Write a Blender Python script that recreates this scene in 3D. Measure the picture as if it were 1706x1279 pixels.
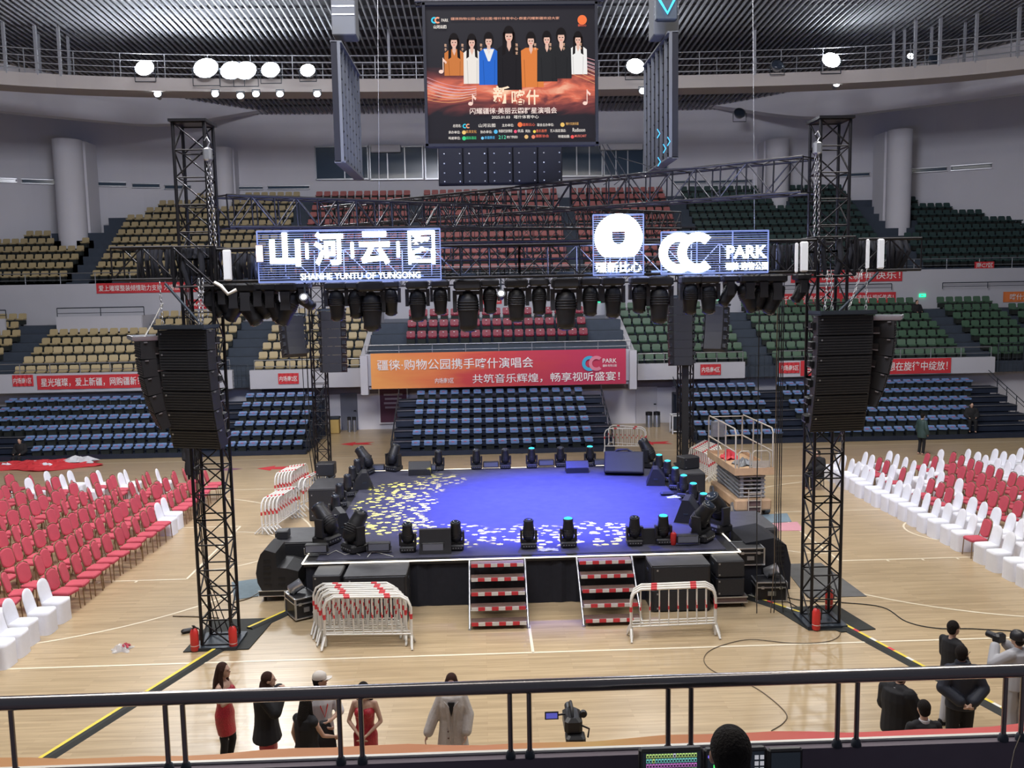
import bpy, bmesh, math, random
from mathutils import Vector, Matrix, Euler
from math import sin, cos, pi, radians, sqrt
random.seed(7)
for o in list(bpy.data.objects): bpy.data.objects.remove(o)
S = bpy.context.scene
COL = S.collection

# ---------------------------------------------------------------- camera
CAM = Vector((-0.7541, -23.7588, 6.9841)); YAW, PITCH, ROLL, FPX = .0331, .1071, -.0176, 1457.3
_f = Vector((sin(YAW)*cos(PITCH), cos(YAW)*cos(PITCH), -sin(PITCH)))
_r0 = Vector((cos(YAW), -sin(YAW), 0)); _u0 = _r0.cross(_f)
_r = cos(ROLL)*_r0 + sin(ROLL)*_u0; _u = -sin(ROLL)*_r0 + cos(ROLL)*_u0
cd = bpy.data.cameras.new('camera'); cam = bpy.data.objects.new('camera', cd); COL.objects.link(cam)
cam.matrix_world = Matrix.Translation(CAM) @ Matrix((_r, _u, -_f)).transposed().to_4x4()
cd.sensor_width = 36; cd.lens = FPX/1706*36; cd.clip_start = .05; cd.clip_end = 300
S.camera = cam
S.view_settings.view_transform = 'Standard'; S.view_settings.look = 'None'
S.view_settings.exposure = 0.0; S.view_settings.gamma = 1
# ---------------------------------------------------------------- world and lights
w = bpy.data.worlds.new('world'); S.world = w; w.use_nodes = True
w.node_tree.nodes['Background'].inputs[0].default_value = (.50, .53, .68, 1)
w.node_tree.nodes['Background'].inputs[1].default_value = .20

def area(loc, tgt, sx, sy, e, col=(1, 1, 1)):
    l = bpy.data.lights.new('area_light', 'AREA'); l.shape = 'RECTANGLE'; l.size = sx; l.size_y = sy
    l.energy = e; l.color = col
    o = bpy.data.objects.new('area_light', l); COL.objects.link(o); o.location = loc
    o.rotation_euler = (Vector(tgt)-Vector(loc)).to_track_quat('-Z', 'Y').to_euler(); return o

def spot(loc, tgt, e, ang, blend=.3, col=(1, 1, 1), r=.1):
    l = bpy.data.lights.new('spot_light', 'SPOT'); l.energy = e; l.spot_size = radians(ang); l.spot_blend = blend
    l.color = col; l.shadow_soft_size = r
    o = bpy.data.objects.new('spot_light', l); COL.objects.link(o); o.location = loc
    o.rotation_euler = (Vector(tgt)-Vector(loc)).to_track_quat('-Z', 'Y').to_euler(); return o

WARM = (1, .95, .88)
for x in (-10, 10):
    for y in (-9, 5):
        area((x, y, 19.5), (x, y, 0), 5, 5, 1900, WARM)
area((0, -16, 18), (0, -8, 0), 10, 2, 520, WARM)
area((-3, -12, 19), (-3, 34, 12), 8, 3, 4300, (.88, .9, 1))

def px_ray(px, py):
    return _f + _r*((px-853)/FPX) - _u*((py-639.5)/FPX)
def gp(px, py, z=0.0):
    d = px_ray(px, py); t = (z-CAM.z)/d.z; return CAM + d*t
def at(px, py, Y):
    d = px_ray(px, py); t = (Y-CAM.y)/d.y; return CAM + d*t
def to_px(p):
    d = Vector(p)-CAM; z = d.dot(_f); return (853+FPX*d.dot(_r)/z, 639.5-FPX*d.dot(_u)/z)

# ---------------------------------------------------------------- materials
MATS = {}
def nt(m): return m.node_tree.nodes, m.node_tree.links
def mat(name, col, rough=.6, metal=0.0, emis=None, es=0.0, vary=0.0, scale=8, spec=.5, bump=0.0, alpha=1.0):
    if name in MATS: return MATS[name]
    m = bpy.data.materials.new(name); m.use_nodes = True; N, L = nt(m); b = N['Principled BSDF']
    b.inputs['Base Color'].default_value = (*col, 1); b.inputs['Roughness'].default_value = rough
    b.inputs['Metallic'].default_value = metal; b.inputs['Specular IOR Level'].default_value = spec
    b.inputs['Alpha'].default_value = alpha
    if emis: b.inputs['Emission Color'].default_value = (*emis, 1); b.inputs['Emission Strength'].default_value = es
    if vary or bump:
        tc = N.new('ShaderNodeTexCoord'); n = N.new('ShaderNodeTexNoise'); n.inputs['Scale'].default_value = scale
        n.inputs['Detail'].default_value = 4; L.new(tc.outputs['Object'], n.inputs['Vector'])
        if vary:
            mx = N.new('ShaderNodeMix'); mx.data_type = 'RGBA'
            mx.inputs[6].default_value = (*[c*(1-vary) for c in col], 1); mx.inputs[7].default_value = (*[min(1, c*(1+vary)) for c in col], 1)
            L.new(n.outputs['Fac'], mx.inputs[0]); L.new(mx.outputs[2], b.inputs['Base Color'])
        if bump:
            bp = N.new('ShaderNodeBump'); bp.inputs['Strength'].default_value = bump; bp.inputs['Distance'].default_value = .02
            L.new(n.outputs['Fac'], bp.inputs['Height']); L.new(bp.outputs[0], b.inputs['Normal'])
    MATS[name] = m; return m

def emit(name, col, es): return mat(name, (.0015, .0015, .0015), .8, emis=col, es=es, spec=.05)

M = dict(
 black=mat('black_paint', (.012, .012, .014), .45, vary=.3), black_cloth=mat('black_cloth', (.012, .013, .020), .9, vary=.3, bump=.2),
 truss=mat('black_truss', (.022, .021, .024), .38, .6), dark=mat('dark_steel', (.035, .045, .06), .5, .3, vary=.25),
 grille=mat('speaker_grille', (.020, .021, .025), .55, vary=.35, scale=30), speaker=mat('speaker_shell', (.018, .018, .021), .5, vary=.2),
 worn=mat('worn_black_board', (.055, .055, .060), .6, vary=.4, scale=5),
 silver=mat('bright_aluminium', (.62, .63, .66), .3, .9), steel=mat('brushed_steel', (.42, .43, .45), .35, .8, vary=.1),
 white=mat('white_plastic', (.78, .78, .80), .5), cover=mat('white_chair_cloth', (.80, .81, .88), .85, vary=.04, scale=12, bump=.25),
 pink=mat('rose_red_cloth', (.52, .075, .110), .85, vary=.15, scale=4), gold=mat('bronze_tube', (.27, .18, .10), .4, .6),
 red=mat('red_paint', (.62, .035, .03), .4), redband=mat('red_reflective_tape', (.62, .04, .05), .5), 
 bar_white=mat('white_barrier_paint', (.74, .72, .66), .45, vary=.08),
 back=mat('screen_back_black', (.016, .016, .019), .9, spec=.15), back_rib=mat('screen_back_rib', (.085, .088, .095), .7, spec=.2),
 wall=mat('white_plaster', (.70, .69, .73), .8, vary=.05, scale=.6), beam=mat('cream_beam', (.46, .42, .40), .75, vary=.06, scale=.5),
 fascia=mat('white_fascia', (.50, .50, .545), .75, vary=.05, scale=1),
 step=mat('blue_grey_step', (.045, .060, .085), .75, vary=.2, scale=3), bleach=mat('bleacher_dark_blue', (.020, .028, .050), .5, .2, vary=.3, scale=2),
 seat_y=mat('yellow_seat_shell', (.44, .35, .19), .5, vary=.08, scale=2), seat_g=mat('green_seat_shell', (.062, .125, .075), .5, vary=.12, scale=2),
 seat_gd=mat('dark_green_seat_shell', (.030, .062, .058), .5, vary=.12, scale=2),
 seat_o=mat('orange_red_seat_shell', (.40, .12, .11), .5, vary=.1, scale=2), seat_m=mat('maroon_seat_shell', (.22, .012, .03), .5, vary=.15, scale=2),
 seat_b=mat('blue_seat_shell', (.13, .22, .42), .45, vary=.12, scale=2), logo=mat('red_seat_mark', (.55, .06, .10), .5),
 banner=mat('red_banner', (.60, .035, .045), .7, vary=.1, scale=1), lettering=mat('white_lettering', (.85, .82, .80), .7),
 orange=mat('orange_banner', (.75, .20, .05), .7), glass=mat('dark_blue_glass', (.05, .08, .12), .15, vary=.3, scale=.4),
 lens=mat('dark_lens', (.03, .04, .06), .1), yellow=mat('yellow_tape', (.72, .56, .06), .6, vary=.15, scale=6),
 mat_black=mat('black_rubber', (.02, .022, .02), .8, vary=.2), mat_grey=mat('grey_mat', (.10, .10, .10), .7, vary=.35, scale=3),
 mat_blue=mat('blue_grey_mat', (.16, .22, .26), .8, vary=.15), mat_pink=mat('pink_puzzle_mat', (.55, .26, .30), .8, vary=.1),
 under=mat('shaded_seat_underside', (.012, .016, .014), .8),  # near-black boxes added under seats, painting in the shade between rows
 lift=mat('dusty_orange_paint', (.50, .33, .19), .6, vary=.3, scale=3), lift_grey=mat('dusty_grey_steel', (.22, .23, .24), .6, .4, vary=.4, scale=6),
 lift_rail=mat('worn_beige_tube', (.44, .39, .31), .6, .1, vary=.2), brown=mat('brown_board', (.13, .08, .07), .7, vary=.3),
 tread=mat('brown_tread_plate', (.16, .10, .08), .5, .2, vary=.3, scale=14),
 neon=emit('white_neon', (1, .90, .74), 3.2), flood=emit('floodlight_lens', (.92, .96, 1), 110), small_lamp=emit('small_lamp_lens', (.9, .96, 1), 14),
 led=emit('led_white', (.80, .88, 1), 9), led_glare=mat('led_bar_glare', (.30, .36, .48), .4, .3, emis=(.20, .30, .95), es=.55), cyan=emit('cyan_lens', (.05, .65, .85), 2.2), exit=emit('exit_green', (.02, .8, .3), 2.5),  # sign bars and frames carry faint blue emission in place of glare
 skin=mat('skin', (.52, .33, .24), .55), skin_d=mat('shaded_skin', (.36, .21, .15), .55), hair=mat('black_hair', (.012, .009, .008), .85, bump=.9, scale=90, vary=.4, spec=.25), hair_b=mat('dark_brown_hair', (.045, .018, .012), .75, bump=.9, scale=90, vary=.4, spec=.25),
 red_dress=mat('red_sequin', (.42, .02, .035), .35, vary=.6, scale=60, bump=.5), coat=mat('cream_wool', (.50, .47, .44), .95, vary=.1, scale=20, bump=.4),
 blk=mat('black_clothing', (.010, .010, .012), .85), navy=mat('navy_jacket', (.018, .022, .035), .7), shirt=mat('white_shirt', (.62, .63, .66), .85, vary=.05),
 grey_cloth=mat('light_grey_cloth', (.40, .40, .42), .85), jeans=mat('grey_jeans', (.17, .20, .24), .9), cap=mat('cream_cap', (.66, .61, .55), .8), vest=mat('yellow_hi_vis', (.55, .6, .10), .7),
 lips=mat('lips', (.35, .05, .06), .5), eye=mat('eye', (.02, .015, .015), .3), wood_desk=mat('dark_desk', (.02, .02, .022), .5),
 ylw=mat('yellow_carton', (.55, .38, .12), .7), clear=mat('clear_plastic_film', (.75, .74, .74), .3, alpha=.45), wht_led=mat('screen_dark', (.02, .02, .03), .3),
 parapet=mat('dark_parapet_paint', (.14, .115, .145), .7, vary=.1), rail=mat('dark_chrome_rail', (.24, .225, .22), .22, .9),
 chain=mat('chain_steel', (.50, .50, .52), .35, .8), cable=mat('black_cable', (.015, .015, .015), .6), cable_t=mat('brown_cable', (.12, .09, .06), .6),
 pole=mat('painted_hanger', (.36, .37, .40), .5),
)

def wood_material():
    m = bpy.data.materials.new('sports_floor_planks'); m.use_nodes = True; N, L = nt(m); b = N['Principled BSDF']
    tc = N.new('ShaderNodeTexCoord'); mp = N.new('ShaderNodeMapping')
    L.new(tc.outputs['Object'], mp.inputs['Vector'])
    br = N.new('ShaderNodeTexBrick'); br.inputs['Scale'].default_value = 1
    br.inputs['Brick Width'].default_value = 1.6; br.inputs['Row Height'].default_value = .09; br.inputs['Mortar Size'].default_value = .0015
    br.inputs['Color1'].default_value = (.53, .405, .245, 1); br.inputs['Color2'].default_value = (.42, .315, .185, 1); br.inputs['Mortar'].default_value = (.36, .24, .13, 1)
    br.inputs['Bias'].default_value = -.25
    L.new(mp.outputs[0], br.inputs['Vector'])
    m2 = N.new('ShaderNodeMapping'); m2.inputs['Scale'].default_value = (.8, 14, 1); L.new(tc.outputs['Object'], m2.inputs['Vector'])
    n = N.new('ShaderNodeTexNoise'); n.inputs['Scale'].default_value = 1.2; n.inputs['Detail'].default_value = 5; L.new(m2.outputs[0], n.inputs['Vector'])
    mx = N.new('ShaderNodeMix'); mx.data_type = 'RGBA'; mx.blend_type = 'MULTIPLY'; mx.inputs[0].default_value = .7
    cr = N.new('ShaderNodeValToRGB'); cr.color_ramp.elements[0].position = .25; cr.color_ramp.elements[0].color = (.60, .56, .52, 1); cr.color_ramp.elements[1].position = .7; cr.color_ramp.elements[1].color = (1, 1, 1, 1)
    L.new(n.outputs['Fac'], cr.inputs[0]); L.new(br.outputs['Color'], mx.inputs[6]); L.new(cr.outputs[0], mx.inputs[7]); L.new(mx.outputs[2], b.inputs['Base Color'])
    b.inputs['Roughness'].default_value = .29; b.inputs['Specular IOR Level'].default_value = .5
    return m
M['wood'] = wood_material()

# ---------------------------------------------------------------- mesh builder
class MB:
    def __init__(s): s.v = []; s.f = []; s.m = []; s.mi = 0; s.mats = []; s.smooth = set()
    def use(s, m):
        if m not in s.mats: s.mats.append(m)
        s.mi = s.mats.index(m); return s
    def add(s, vs, fs, sm=False):
        b = len(s.v); s.v += [tuple(v) for v in vs]
        for f in fs:
            if sm: s.smooth.add(len(s.f))
            s.f.append([i+b for i in f]); s.m.append(s.mi)
        return s
    def box(s, c, d, R=None, taper=None):
        x, y, z = d[0]/2, d[1]/2, d[2]/2; tx, ty = taper or (1, 1)
        vs = [Vector((sx*x*(tx if sz > 0 else 1), sy*y*(ty if sz > 0 else 1), sz*z)) for sz in (-1, 1) for sy in (-1, 1) for sx in (-1, 1)]
        if R is not None: vs = [R @ v for v in vs]
        c = Vector(c)
        return s.add([v+c for v in vs], [(0, 2, 3, 1), (4, 5, 7, 6), (0, 1, 5, 4), (2, 6, 7, 3), (0, 4, 6, 2), (1, 3, 7, 5)])
    def bbox(s, c, d, bev=.02, R=None):   # bevelled box (chamfered vertical+horizontal edges)
        x, y, z = d[0]/2, d[1]/2, d[2]/2; b = min(bev, x*.9, y*.9, z*.9); c = Vector(c)
        rings = []
        for (k, zz) in ((b, -z), (0, -z+b), (0, z-b), (b, z)):
            X, Y = x-k, y-k
            rings.append([(X-b, -Y), (X, -Y+b), (X, Y-b), (X-b, Y), (-X+b, Y), (-X, Y-b), (-X, -Y+b), (-X+b, -Y)])
            rings[-1] = [Vector((p[0], p[1], zz)) for p in rings[-1]]
        vs = [v for r in rings for v in r]
        if R is not None: vs = [R @ v for v in vs]
        fs = [tuple(range(7, -1, -1)), tuple(range(24, 32))]
        for k in range(3):
            for i in range(8): fs.append((k*8+i, k*8+(i+1) % 8, k*8+8+(i+1) % 8, k*8+8+i))
        return s.add([v+c for v in vs], fs)
    def tube(s, p0, p1, r, n=6, r2=None, cap=True, sm=True):
        p0, p1 = Vector(p0), Vector(p1); d = p1-p0
        if d.length < 1e-6: return s
        q = d.to_track_quat('Z', 'Y'); r2 = r if r2 is None else r2; vs = []
        for p, rr in ((p0, r), (p1, r2)):
            for i in range(n):
                a = 2*pi*(i+.5)/n; vs.append(p + q @ Vector((cos(a)*rr, sin(a)*rr, 0)))
        s.add(vs, [(i, (i+1) % n, n+(i+1) % n, n+i) for i in range(n)], sm)
        if cap: s.add(vs[:n], [tuple(range(n-1, -1, -1))]); s.add(vs[n:], [tuple(range(n))])
        return s
    def path(s, pts, r, n=6, closed=False):
        pts = [Vector(p) for p in pts]; N = len(pts); vs = []
        prev = None
        for i, p in enumerate(pts):
            a = pts[(i-1) % N] if (closed or i > 0) else p; b = pts[(i+1) % N] if (closed or i < N-1) else p
            d = (b-a).normalized()
            if prev is None:
                up = Vector((0, 0, 1)) if abs(d.z) < .9 else Vector((1, 0, 0)); x = d.cross(up).normalized()
            else: x = (prev - d*prev.dot(d)).normalized()
            prev = x; y = d.cross(x)
            vs += [p + (x*cos(2*pi*k/n)+y*sin(2*pi*k/n))*r for k in range(n)]
        fs = []
        for i in range(N if closed else N-1):
            j = (i+1) % N
            for k in range(n): fs.append((i*n+k, i*n+(k+1) % n, j*n+(k+1) % n, j*n+k))
        s.add(vs, fs, True)
        if not closed: s.add(vs[:n], [tuple(range(n-1, -1, -1))]); s.add(vs[-n:], [tuple(range(n))])
        return s
    def loft(s, rings, cap=True, sm=True):
        n = len(rings[0]); vs = [v for r in rings for v in r]; fs = []
        for k in range(len(rings)-1):
            for i in range(n): fs.append((k*n+i, k*n+(i+1) % n, (k+1)*n+(i+1) % n, (k+1)*n+i))
        s.add(vs, fs, sm)
        if cap: s.add(rings[0], [tuple(range(n-1, -1, -1))]); s.add(rings[-1], [tuple(range(n))])
        return s
    def ell(s, c, r, n=12, m=8, R=None):
        c = Vector(c); rings = []
        r = (r, r, r) if not hasattr(r, '__len__') else r
        for k in range(1, m):
            t = pi*k/m; ring = []
            for i in range(n):
                a = 2*pi*i/n; v = Vector((r[0]*sin(t)*cos(a), r[1]*sin(t)*sin(a), -r[2]*cos(t)))
                ring.append(c + (R @ v if R is not None else v))
            rings.append(ring)
        return s.loft(rings)
    def lathe(s, c, prof, n=14, R=None):
        c = Vector(c); rings = []
        for (r, z) in prof:
            rings.append([c + ((R @ Vector((r*cos(2*pi*i/n), r*sin(2*pi*i/n), z))) if R is not None else Vector((r*cos(2*pi*i/n), r*sin(2*pi*i/n), z))) for i in range(n)])
        return s.loft(rings)
    def poly(s, pts, th=None, d=(0, 0, 1)):     # polygon, optional thickness along d
        pts = [Vector(p) for p in pts]; n = len(pts)
        if not th: return s.add(pts, [tuple(range(n))])
        q = [p+Vector(d)*th for p in pts]
        s.add(pts+q, [tuple(range(n-1, -1, -1)), tuple(range(n, 2*n))]+[(i, (i+1) % n, n+(i+1) % n, n+i) for i in range(n)])
        return s
    def quad(s, a, b, c, d): return s.add([a, b, c, d], [(0, 1, 2, 3)])
    def build(s, name, m=None, parent=None, loc=None, rz=None, kind=None):
        me = bpy.data.meshes.new(name); me.from_pydata(s.v, [], s.f)
        mats = s.mats or [m or M['black']]
        if m is not None and s.mats == []: mats = [m]
        for x in mats: me.materials.append(x)
        if len(mats) > 1: me.polygons.foreach_set('material_index', s.m)
        if s.smooth: me.polygons.foreach_set('use_smooth', [i in s.smooth for i in range(len(s.f))])
        me.update()
        o = bpy.data.objects.new(name, me); COL.objects.link(o)
        if parent: o.parent = parent
        if loc is not None: o.location = loc
        if rz is not None: o.rotation_euler = (0, 0, rz)
        if kind: o['kind'] = kind
        return o

def tag(o, label, cat, group=None):
    o['label'] = label; o['category'] = cat
    if group: o['group'] = group
    return o
def thing(name, label, cat, loc=(0, 0, 0), rz=0, group=None):
    o = bpy.data.objects.new(name, None); COL.objects.link(o); o.empty_display_size = .1
    o.location = loc; o.rotation_euler = (0, 0, rz); return tag(o, label, cat, group)
KIDS = {}
def kids(o):
    if o.name not in KIDS: KIDS[o.name] = list(o.children)
    return KIDS[o.name]
def copy_tree(o, loc, rz, label, group=None, rot=None):
    c = o.copy(); COL.objects.link(c); c.location = loc
    c.rotation_euler = rot if rot is not None else (0, 0, rz); c['label'] = label
    if group: c['group'] = group
    for ch in kids(o):
        k = ch.copy(); COL.objects.link(k); k.parent = c
        for g in kids(ch):
            gg = g.copy(); COL.objects.link(gg); gg.parent = k
    return c

def struct(name, mb, m=None, parent=None):
    o = mb.build(name, m, parent)
    if not parent: o['kind'] = 'structure'
    return o

def text_mesh(body, w, h, mt, parent, origin, name='lettering', R=None, bold=.0, ext=.004, align='C', both=False, add=0.0):
    """text fitted into a w x h box centred on origin; default faces -Y"""
    cu = bpy.data.curves.new(name, 'FONT'); cu.body = body; cu.size = 1; cu.extrude = 0; cu.offset = bold; cu.resolution_u = 2
    o = bpy.data.objects.new('tmp', cu); COL.objects.link(o)
    bpy.context.view_layer.update()
    me = bpy.data.meshes.new_from_object(o.evaluated_get(bpy.context.evaluated_depsgraph_get()))
    bpy.data.objects.remove(o); bpy.data.curves.remove(cu)
    if not len(me.vertices): return None
    xs = [v.co.x for v in me.vertices]; ys = [v.co.y for v in me.vertices]
    x0, x1, y0, y1 = min(xs), max(xs), min(ys), max(ys); sx = w/(x1-x0) if w else h/(y1-y0); sy = h/(y1-y0)
    R = R if R is not None else Matrix.Rotation(pi/2, 3, 'X')
    origin = Vector(origin)
    for v in me.vertices:
        v.co = R @ Vector(((v.co.x-(x0+x1)/2)*sx, (v.co.y-(y0+y1)/2)*sy, ext)) + origin
    me.materials.clear(); me.materials.append(mt); me.name = name
    o = bpy.data.objects.new(name, me); COL.objects.link(o)
    if parent: o.parent = parent
    return o

ORD = ['first', 'second', 'third', 'fourth', 'fifth', 'sixth', 'seventh', 'eighth', 'ninth', 'tenth', 'eleventh', 'twelfth', 'thirteenth', 'fourteenth', 'fifteenth', 'sixteenth', 'seventeenth', 'eighteenth', 'nineteenth', 'twentieth']
TENS = {2: 'twenty', 3: 'thirty', 4: 'forty'}
def nth(i):
    if i < 20: return ORD[i]
    t, u = (i+1)//10, (i+1) % 10
    return {2: 'twentieth', 3: 'thirtieth', 4: 'fortieth'}[t] if u == 0 else TENS[t]+'-'+ORD[u-1]
# ================================================================ SETTING: floor and court lines
fl = MB().poly([(-40, -19.3, 0), (40, -19.3, 0), (40, 25, 0), (-40, 25, 0)]); floor = struct('floor', fl, M['wood'])
LINE = mat('court_line_paint', (.80, .72, .55), .4)
def line(pts, wd=.055, z=.004):
    mb = MB(); pts = [Vector((p[0], p[1], z)) for p in pts]; L = []; Rr = []
    for i, p in enumerate(pts):
        a = pts[max(0, i-1)]; b = pts[min(len(pts)-1, i+1)]; d = (b-a).normalized(); n = Vector((-d.y, d.x, 0))*wd/2
        L.append(p+n); Rr.append(p-n)
    for i in range(len(pts)-1): mb.quad(Rr[i], Rr[i+1], L[i+1], L[i])
    return mb.build('court_line', LINE, floor)
line([(-20, -7.5), (14, -7.5)]); line([(14, -7.5), (20, -7.5)]); line([(-14, 7.5), (14, 7.5)]); line([(0.1, -7.5), (0.1, -6.1)])
for s in (-1, 1):
    line([(s*14, -7.5), (s*14, 7.5)])
    line([(s*14, -2.45), (s*8.2, -2.45)]); line([(s*8.2, -2.45), (s*8.2, 2.45)]); line([(s*8.2, 2.45), (s*14, 2.45)])
    a0 = math.asin(6.6/6.75)
    line([(s*14, -6.6)]+[(s*(12.425-6.75*cos(a)), 6.75*sin(a)) for a in [(-a0+2*a0*i/40) for i in range(41)]]+[(s*14, 6.6)])
    line([(s*(12.425-1.25*cos(a)), 1.25*sin(a)) for a in [(-pi/2+pi*i/16) for i in range(17)]])
    line([(s*(8.2-1.8*cos(a)), 1.8*sin(a)) for a in [(-pi/2+pi*i/20) for i in range(21)]], .045)
    for i in range(3): line([(s*(9.4+i*.9), -2.45), (s*(9.4+i*.9), -2.6)])
line([(-40, 13.2), (40, 13.2)], .05)
for c_, m_ in (((-9.2, 11.3), 'red_arrow'), ((-6.7, 16.6), 'red'), ((6.9, 15.0), 'red')):
    mb = MB(); x, y = c_
    mb.poly([(x-.75, y, .006), (x-.1, y+.5, .006), (x-.1, y+.22, .006), (x+.8, y+.35, .006), (x+.5, y, .006), (x+.8, y-.35, .006), (x-.1, y-.22, .006), (x-.1, y-.5, .006)])
    tag(mb.build('floor_sticker', M['banner']), {'red_arrow': 'red arrow sticker on the wooden floor left of the stage', -6.7: '', 'red': ''}.get(m_) or
        ('red arrow sticker on floor left of the centre bleacher' if x < 0 else 'red arrow sticker on floor right of the centre bleacher'), 'sticker')
mb = MB(); mb.poly([(-11.6, 11.2, .006), (-11.1, 11.6, .006), (-10.5, 11.3, .006), (-11.0, 11.0, .006)])
tag(mb.build('floor_sticker', mat('violet_sticker', (.22, .10, .16), .6)), 'dark violet sticker on floor behind the left front tower', 'sticker')

# ---------------------------------------------------------------- walls
def ywall(x): return 37.6-3.6*(min(abs(x), 36)/30)**4
def curved(name, yf, z0, z1, x0, x1, m, n=40, parent=None, th=None):
    mb = MB()
    xs = [x0+(x1-x0)*i/n for i in range(n+1)]
    for a, b in zip(xs, xs[1:]):
        ya, yb = yf(a), yf(b)
        mb.quad((a, ya, z0), (b, yb, z0), (b, yb, z1), (a, ya, z1))
        if th:
            mb.quad((a, ya+th, z0), (b, yb+th, z0), (b, yb, z0), (a, ya, z0)); mb.quad((a, ya, z1), (b, yb, z1), (b, yb+th, z1), (a, ya+th, z1))
            mb.quad((b, yb+th, z0), (a, ya+th, z0), (a, ya+th, z1), (b, yb+th, z1))
    return struct(name, mb, m, parent)
wall_back = curved('wall_back', ywall, 6, 20.5, -42, 42, M['wall'])
def yband(x):
    u = max(0, min(abs(x), 36)-13)/11.3; return 37.4-9.3*u**1.3
def zband(x):
    u = min(1, max(0, (abs(x)-13)/9)); return 19.4-2.1*u*u*(3-2*u)-.05*max(0, abs(x)-22)
def band(x0, x1, name):
    mb = MB(); n = 30; xs = [x0+(x1-x0)*i/n for i in range(n+1)]
    for a, b in zip(xs, xs[1:]):
        ya, yb = yband(a), yband(b); mb.quad((a, ya, zband(a)), (b, yb, zband(b)), (b, yb, 20.8), (a, ya, 20.8)); mb.quad((a, ya+.9, zband(a)), (b, yb+.9, zband(b)), (b, yb, zband(b)), (a, ya, zband(a)))
    struct(name, mb, M['wall'])
band(-36, -13, 'trim_1'); band(13, 36, 'trim_3')
# columns
for i, (x, y, r, z0) in enumerate(((-26.0, 32.2, .85, 8), (26.0, 32.2, .75, 8), (19.2, 35.3, .75, 12), (-17.6, 35.8, .6, 12))):
    mb = MB().lathe((x, y, 0), [(r, z0), (r, 16.6)], 24); mb.box((x, y+1.2, 12.2), (r*2.1, 1.6, 8.8)); struct('column_%d' % (i+1), mb, M['wall'])
# slot windows in the wall
k = 0
for (xa, ya, xb, yb, h) in ((-30, 299, 27, 301, 5), (37, 301, 105, 305, 6), (163, 306, 210, 308, 6), (221, 308, 266, 311, 6), (275, 311, 318, 313, 6), (377, 313, 438, 314, 4), (447, 312, 515, 313, 5),
                            (1185, 303, 1252, 302, 4), (1120, 304, 1175, 303, 4), (1396, 293, 1448, 290, 5), (1510, 286, 1577, 281, 6), (1585, 282, 1652, 275, 7)):
    k += 1
    p0 = at(xa, ya, 36.9); 
    for _ in range(6): p0 = at(xa, ya, ywall(p0.x)-.04)
    p1 = at(xb, yb, 36)
    for _ in range(6): p1 = at(xb, yb, ywall(p1.x)-.04)
    hh = h*.021; z = 14.55
    mb = MB(); R_ = Matrix.Rotation(math.atan2(p1.y-p0.y, p1.x-p0.x), 3, 'Z'); c = (p0+p1)/2; L = (p1-p0).length
    def wb(dy, dz, d, m_): mb.use(m_).box(c+R_ @ Vector((0, dy, 0))+Vector((0, 0, dz)), d, R_)
    wb(-.05, 0, (L, .12, hh*2), M['dark']); wb(-.12, -hh, (L+.08, .10, .05), M['steel']); wb(-.12, hh, (L+.08, .10, .05), M['steel']); wb(-.12, 0, (L*.96, .02, hh*1.1), M['glass'])
    o = mb.build('window_%d' % k); o['kind'] = 'structure'
# control room windows
k = 20
def win_px(xa, ya, xb, yb, mull, Y=37.35):
    global k; k += 1
    a = at(xa, ya, Y); b = at(xb, yb, Y); mb = MB(); zc = (a.z+b.z)/2; w_ = b.x-a.x; h_ = a.z-b.z; xc = (a.x+b.x)/2
    mb.box((xc, Y, zc), (w_, .06, h_)); o = mb.build('window_%d' % k, M['glass']); o['kind'] = 'structure'
    f = MB()
    for zz in (a.z, b.z): f.box((xc, Y-.05, zz), (w_+.1, .12, .09))
    for t in [0, 1]+mull: f.box((a.x+w_*t, Y-.05, zc), (.07, .12, h_))
    f.build('window_frame', M['steel'], o)
    return a, b
win_px(525, 245, 614, 298, [.55]); win_px(616, 245, 705, 298, [.33, .66]); win_px(708, 245, 731, 298, [])
win_px(932, 243, 1003, 293, [.4, .7]); win_px(1006, 243, 1072, 292, [.3, .6]); win_px(1078, 243, 1112, 292, [.5])
a = at(618, 242, 37.2); b = at(668, 254, 37.2)
mb = MB().bbox(((a.x+b.x)/2, 37.1, (a.z+b.z)/2), (b.x-a.x, .35, a.z-b.z), .05); tag(mb.build('air_conditioner', M['white']), 'white wall air conditioner above the windows left of the hanging screen', 'air conditioner')
a = at(1000, 240, 37.2); b = at(1070, 250, 37.2)
mb = MB().bbox(((a.x+b.x)/2, 37.1, (a.z+b.z)/2), (b.x-a.x, .35, a.z-b.z), .05); tag(mb.build('air_conditioner', M['white']), 'white wall air conditioner above the windows right of the hanging screen', 'air conditioner')

# ceiling with slats
def zc(y): return 19.0+(37.6-y)*.05
mb = MB(); mb.quad((-42, 39, zc(39)+.9), (42, 39, zc(39)+.9), (42, 2, zc(2)+.9), (-42, 2, zc(2)+.9))
ceiling = struct('ceiling', mb, mat('ceiling_deck', (.075, .078, .09), .9))
mb = MB()
slat = mat('ceiling_slat', (.26, .27, .30), .75)
x = -36.0
while x < 36:
    a, b = (x, 37.4, zc(37.4)), (x, 5, zc(5))
    for dx, h in ((0, .13),):
        mb.add([(x-.035, 37.4, zc(37.4)), (x+.035, 37.4, zc(37.4)), (x+.035, 5, zc(5)), (x-.035, 5, zc(5)), (x-.035, 37.4, zc(37.4)+h), (x+.035, 37.4, zc(37.4)+h), (x+.035, 5, zc(5)+h), (x-.035, 5, zc(5)+h)],
               [(0, 1, 2, 3), (0, 3, 7, 4), (1, 5, 6, 2), (4, 7, 6, 5), (3, 2, 6, 7)])
    x += .31
mb.build('ceiling_slats', slat, ceiling)
mb = MB()
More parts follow.
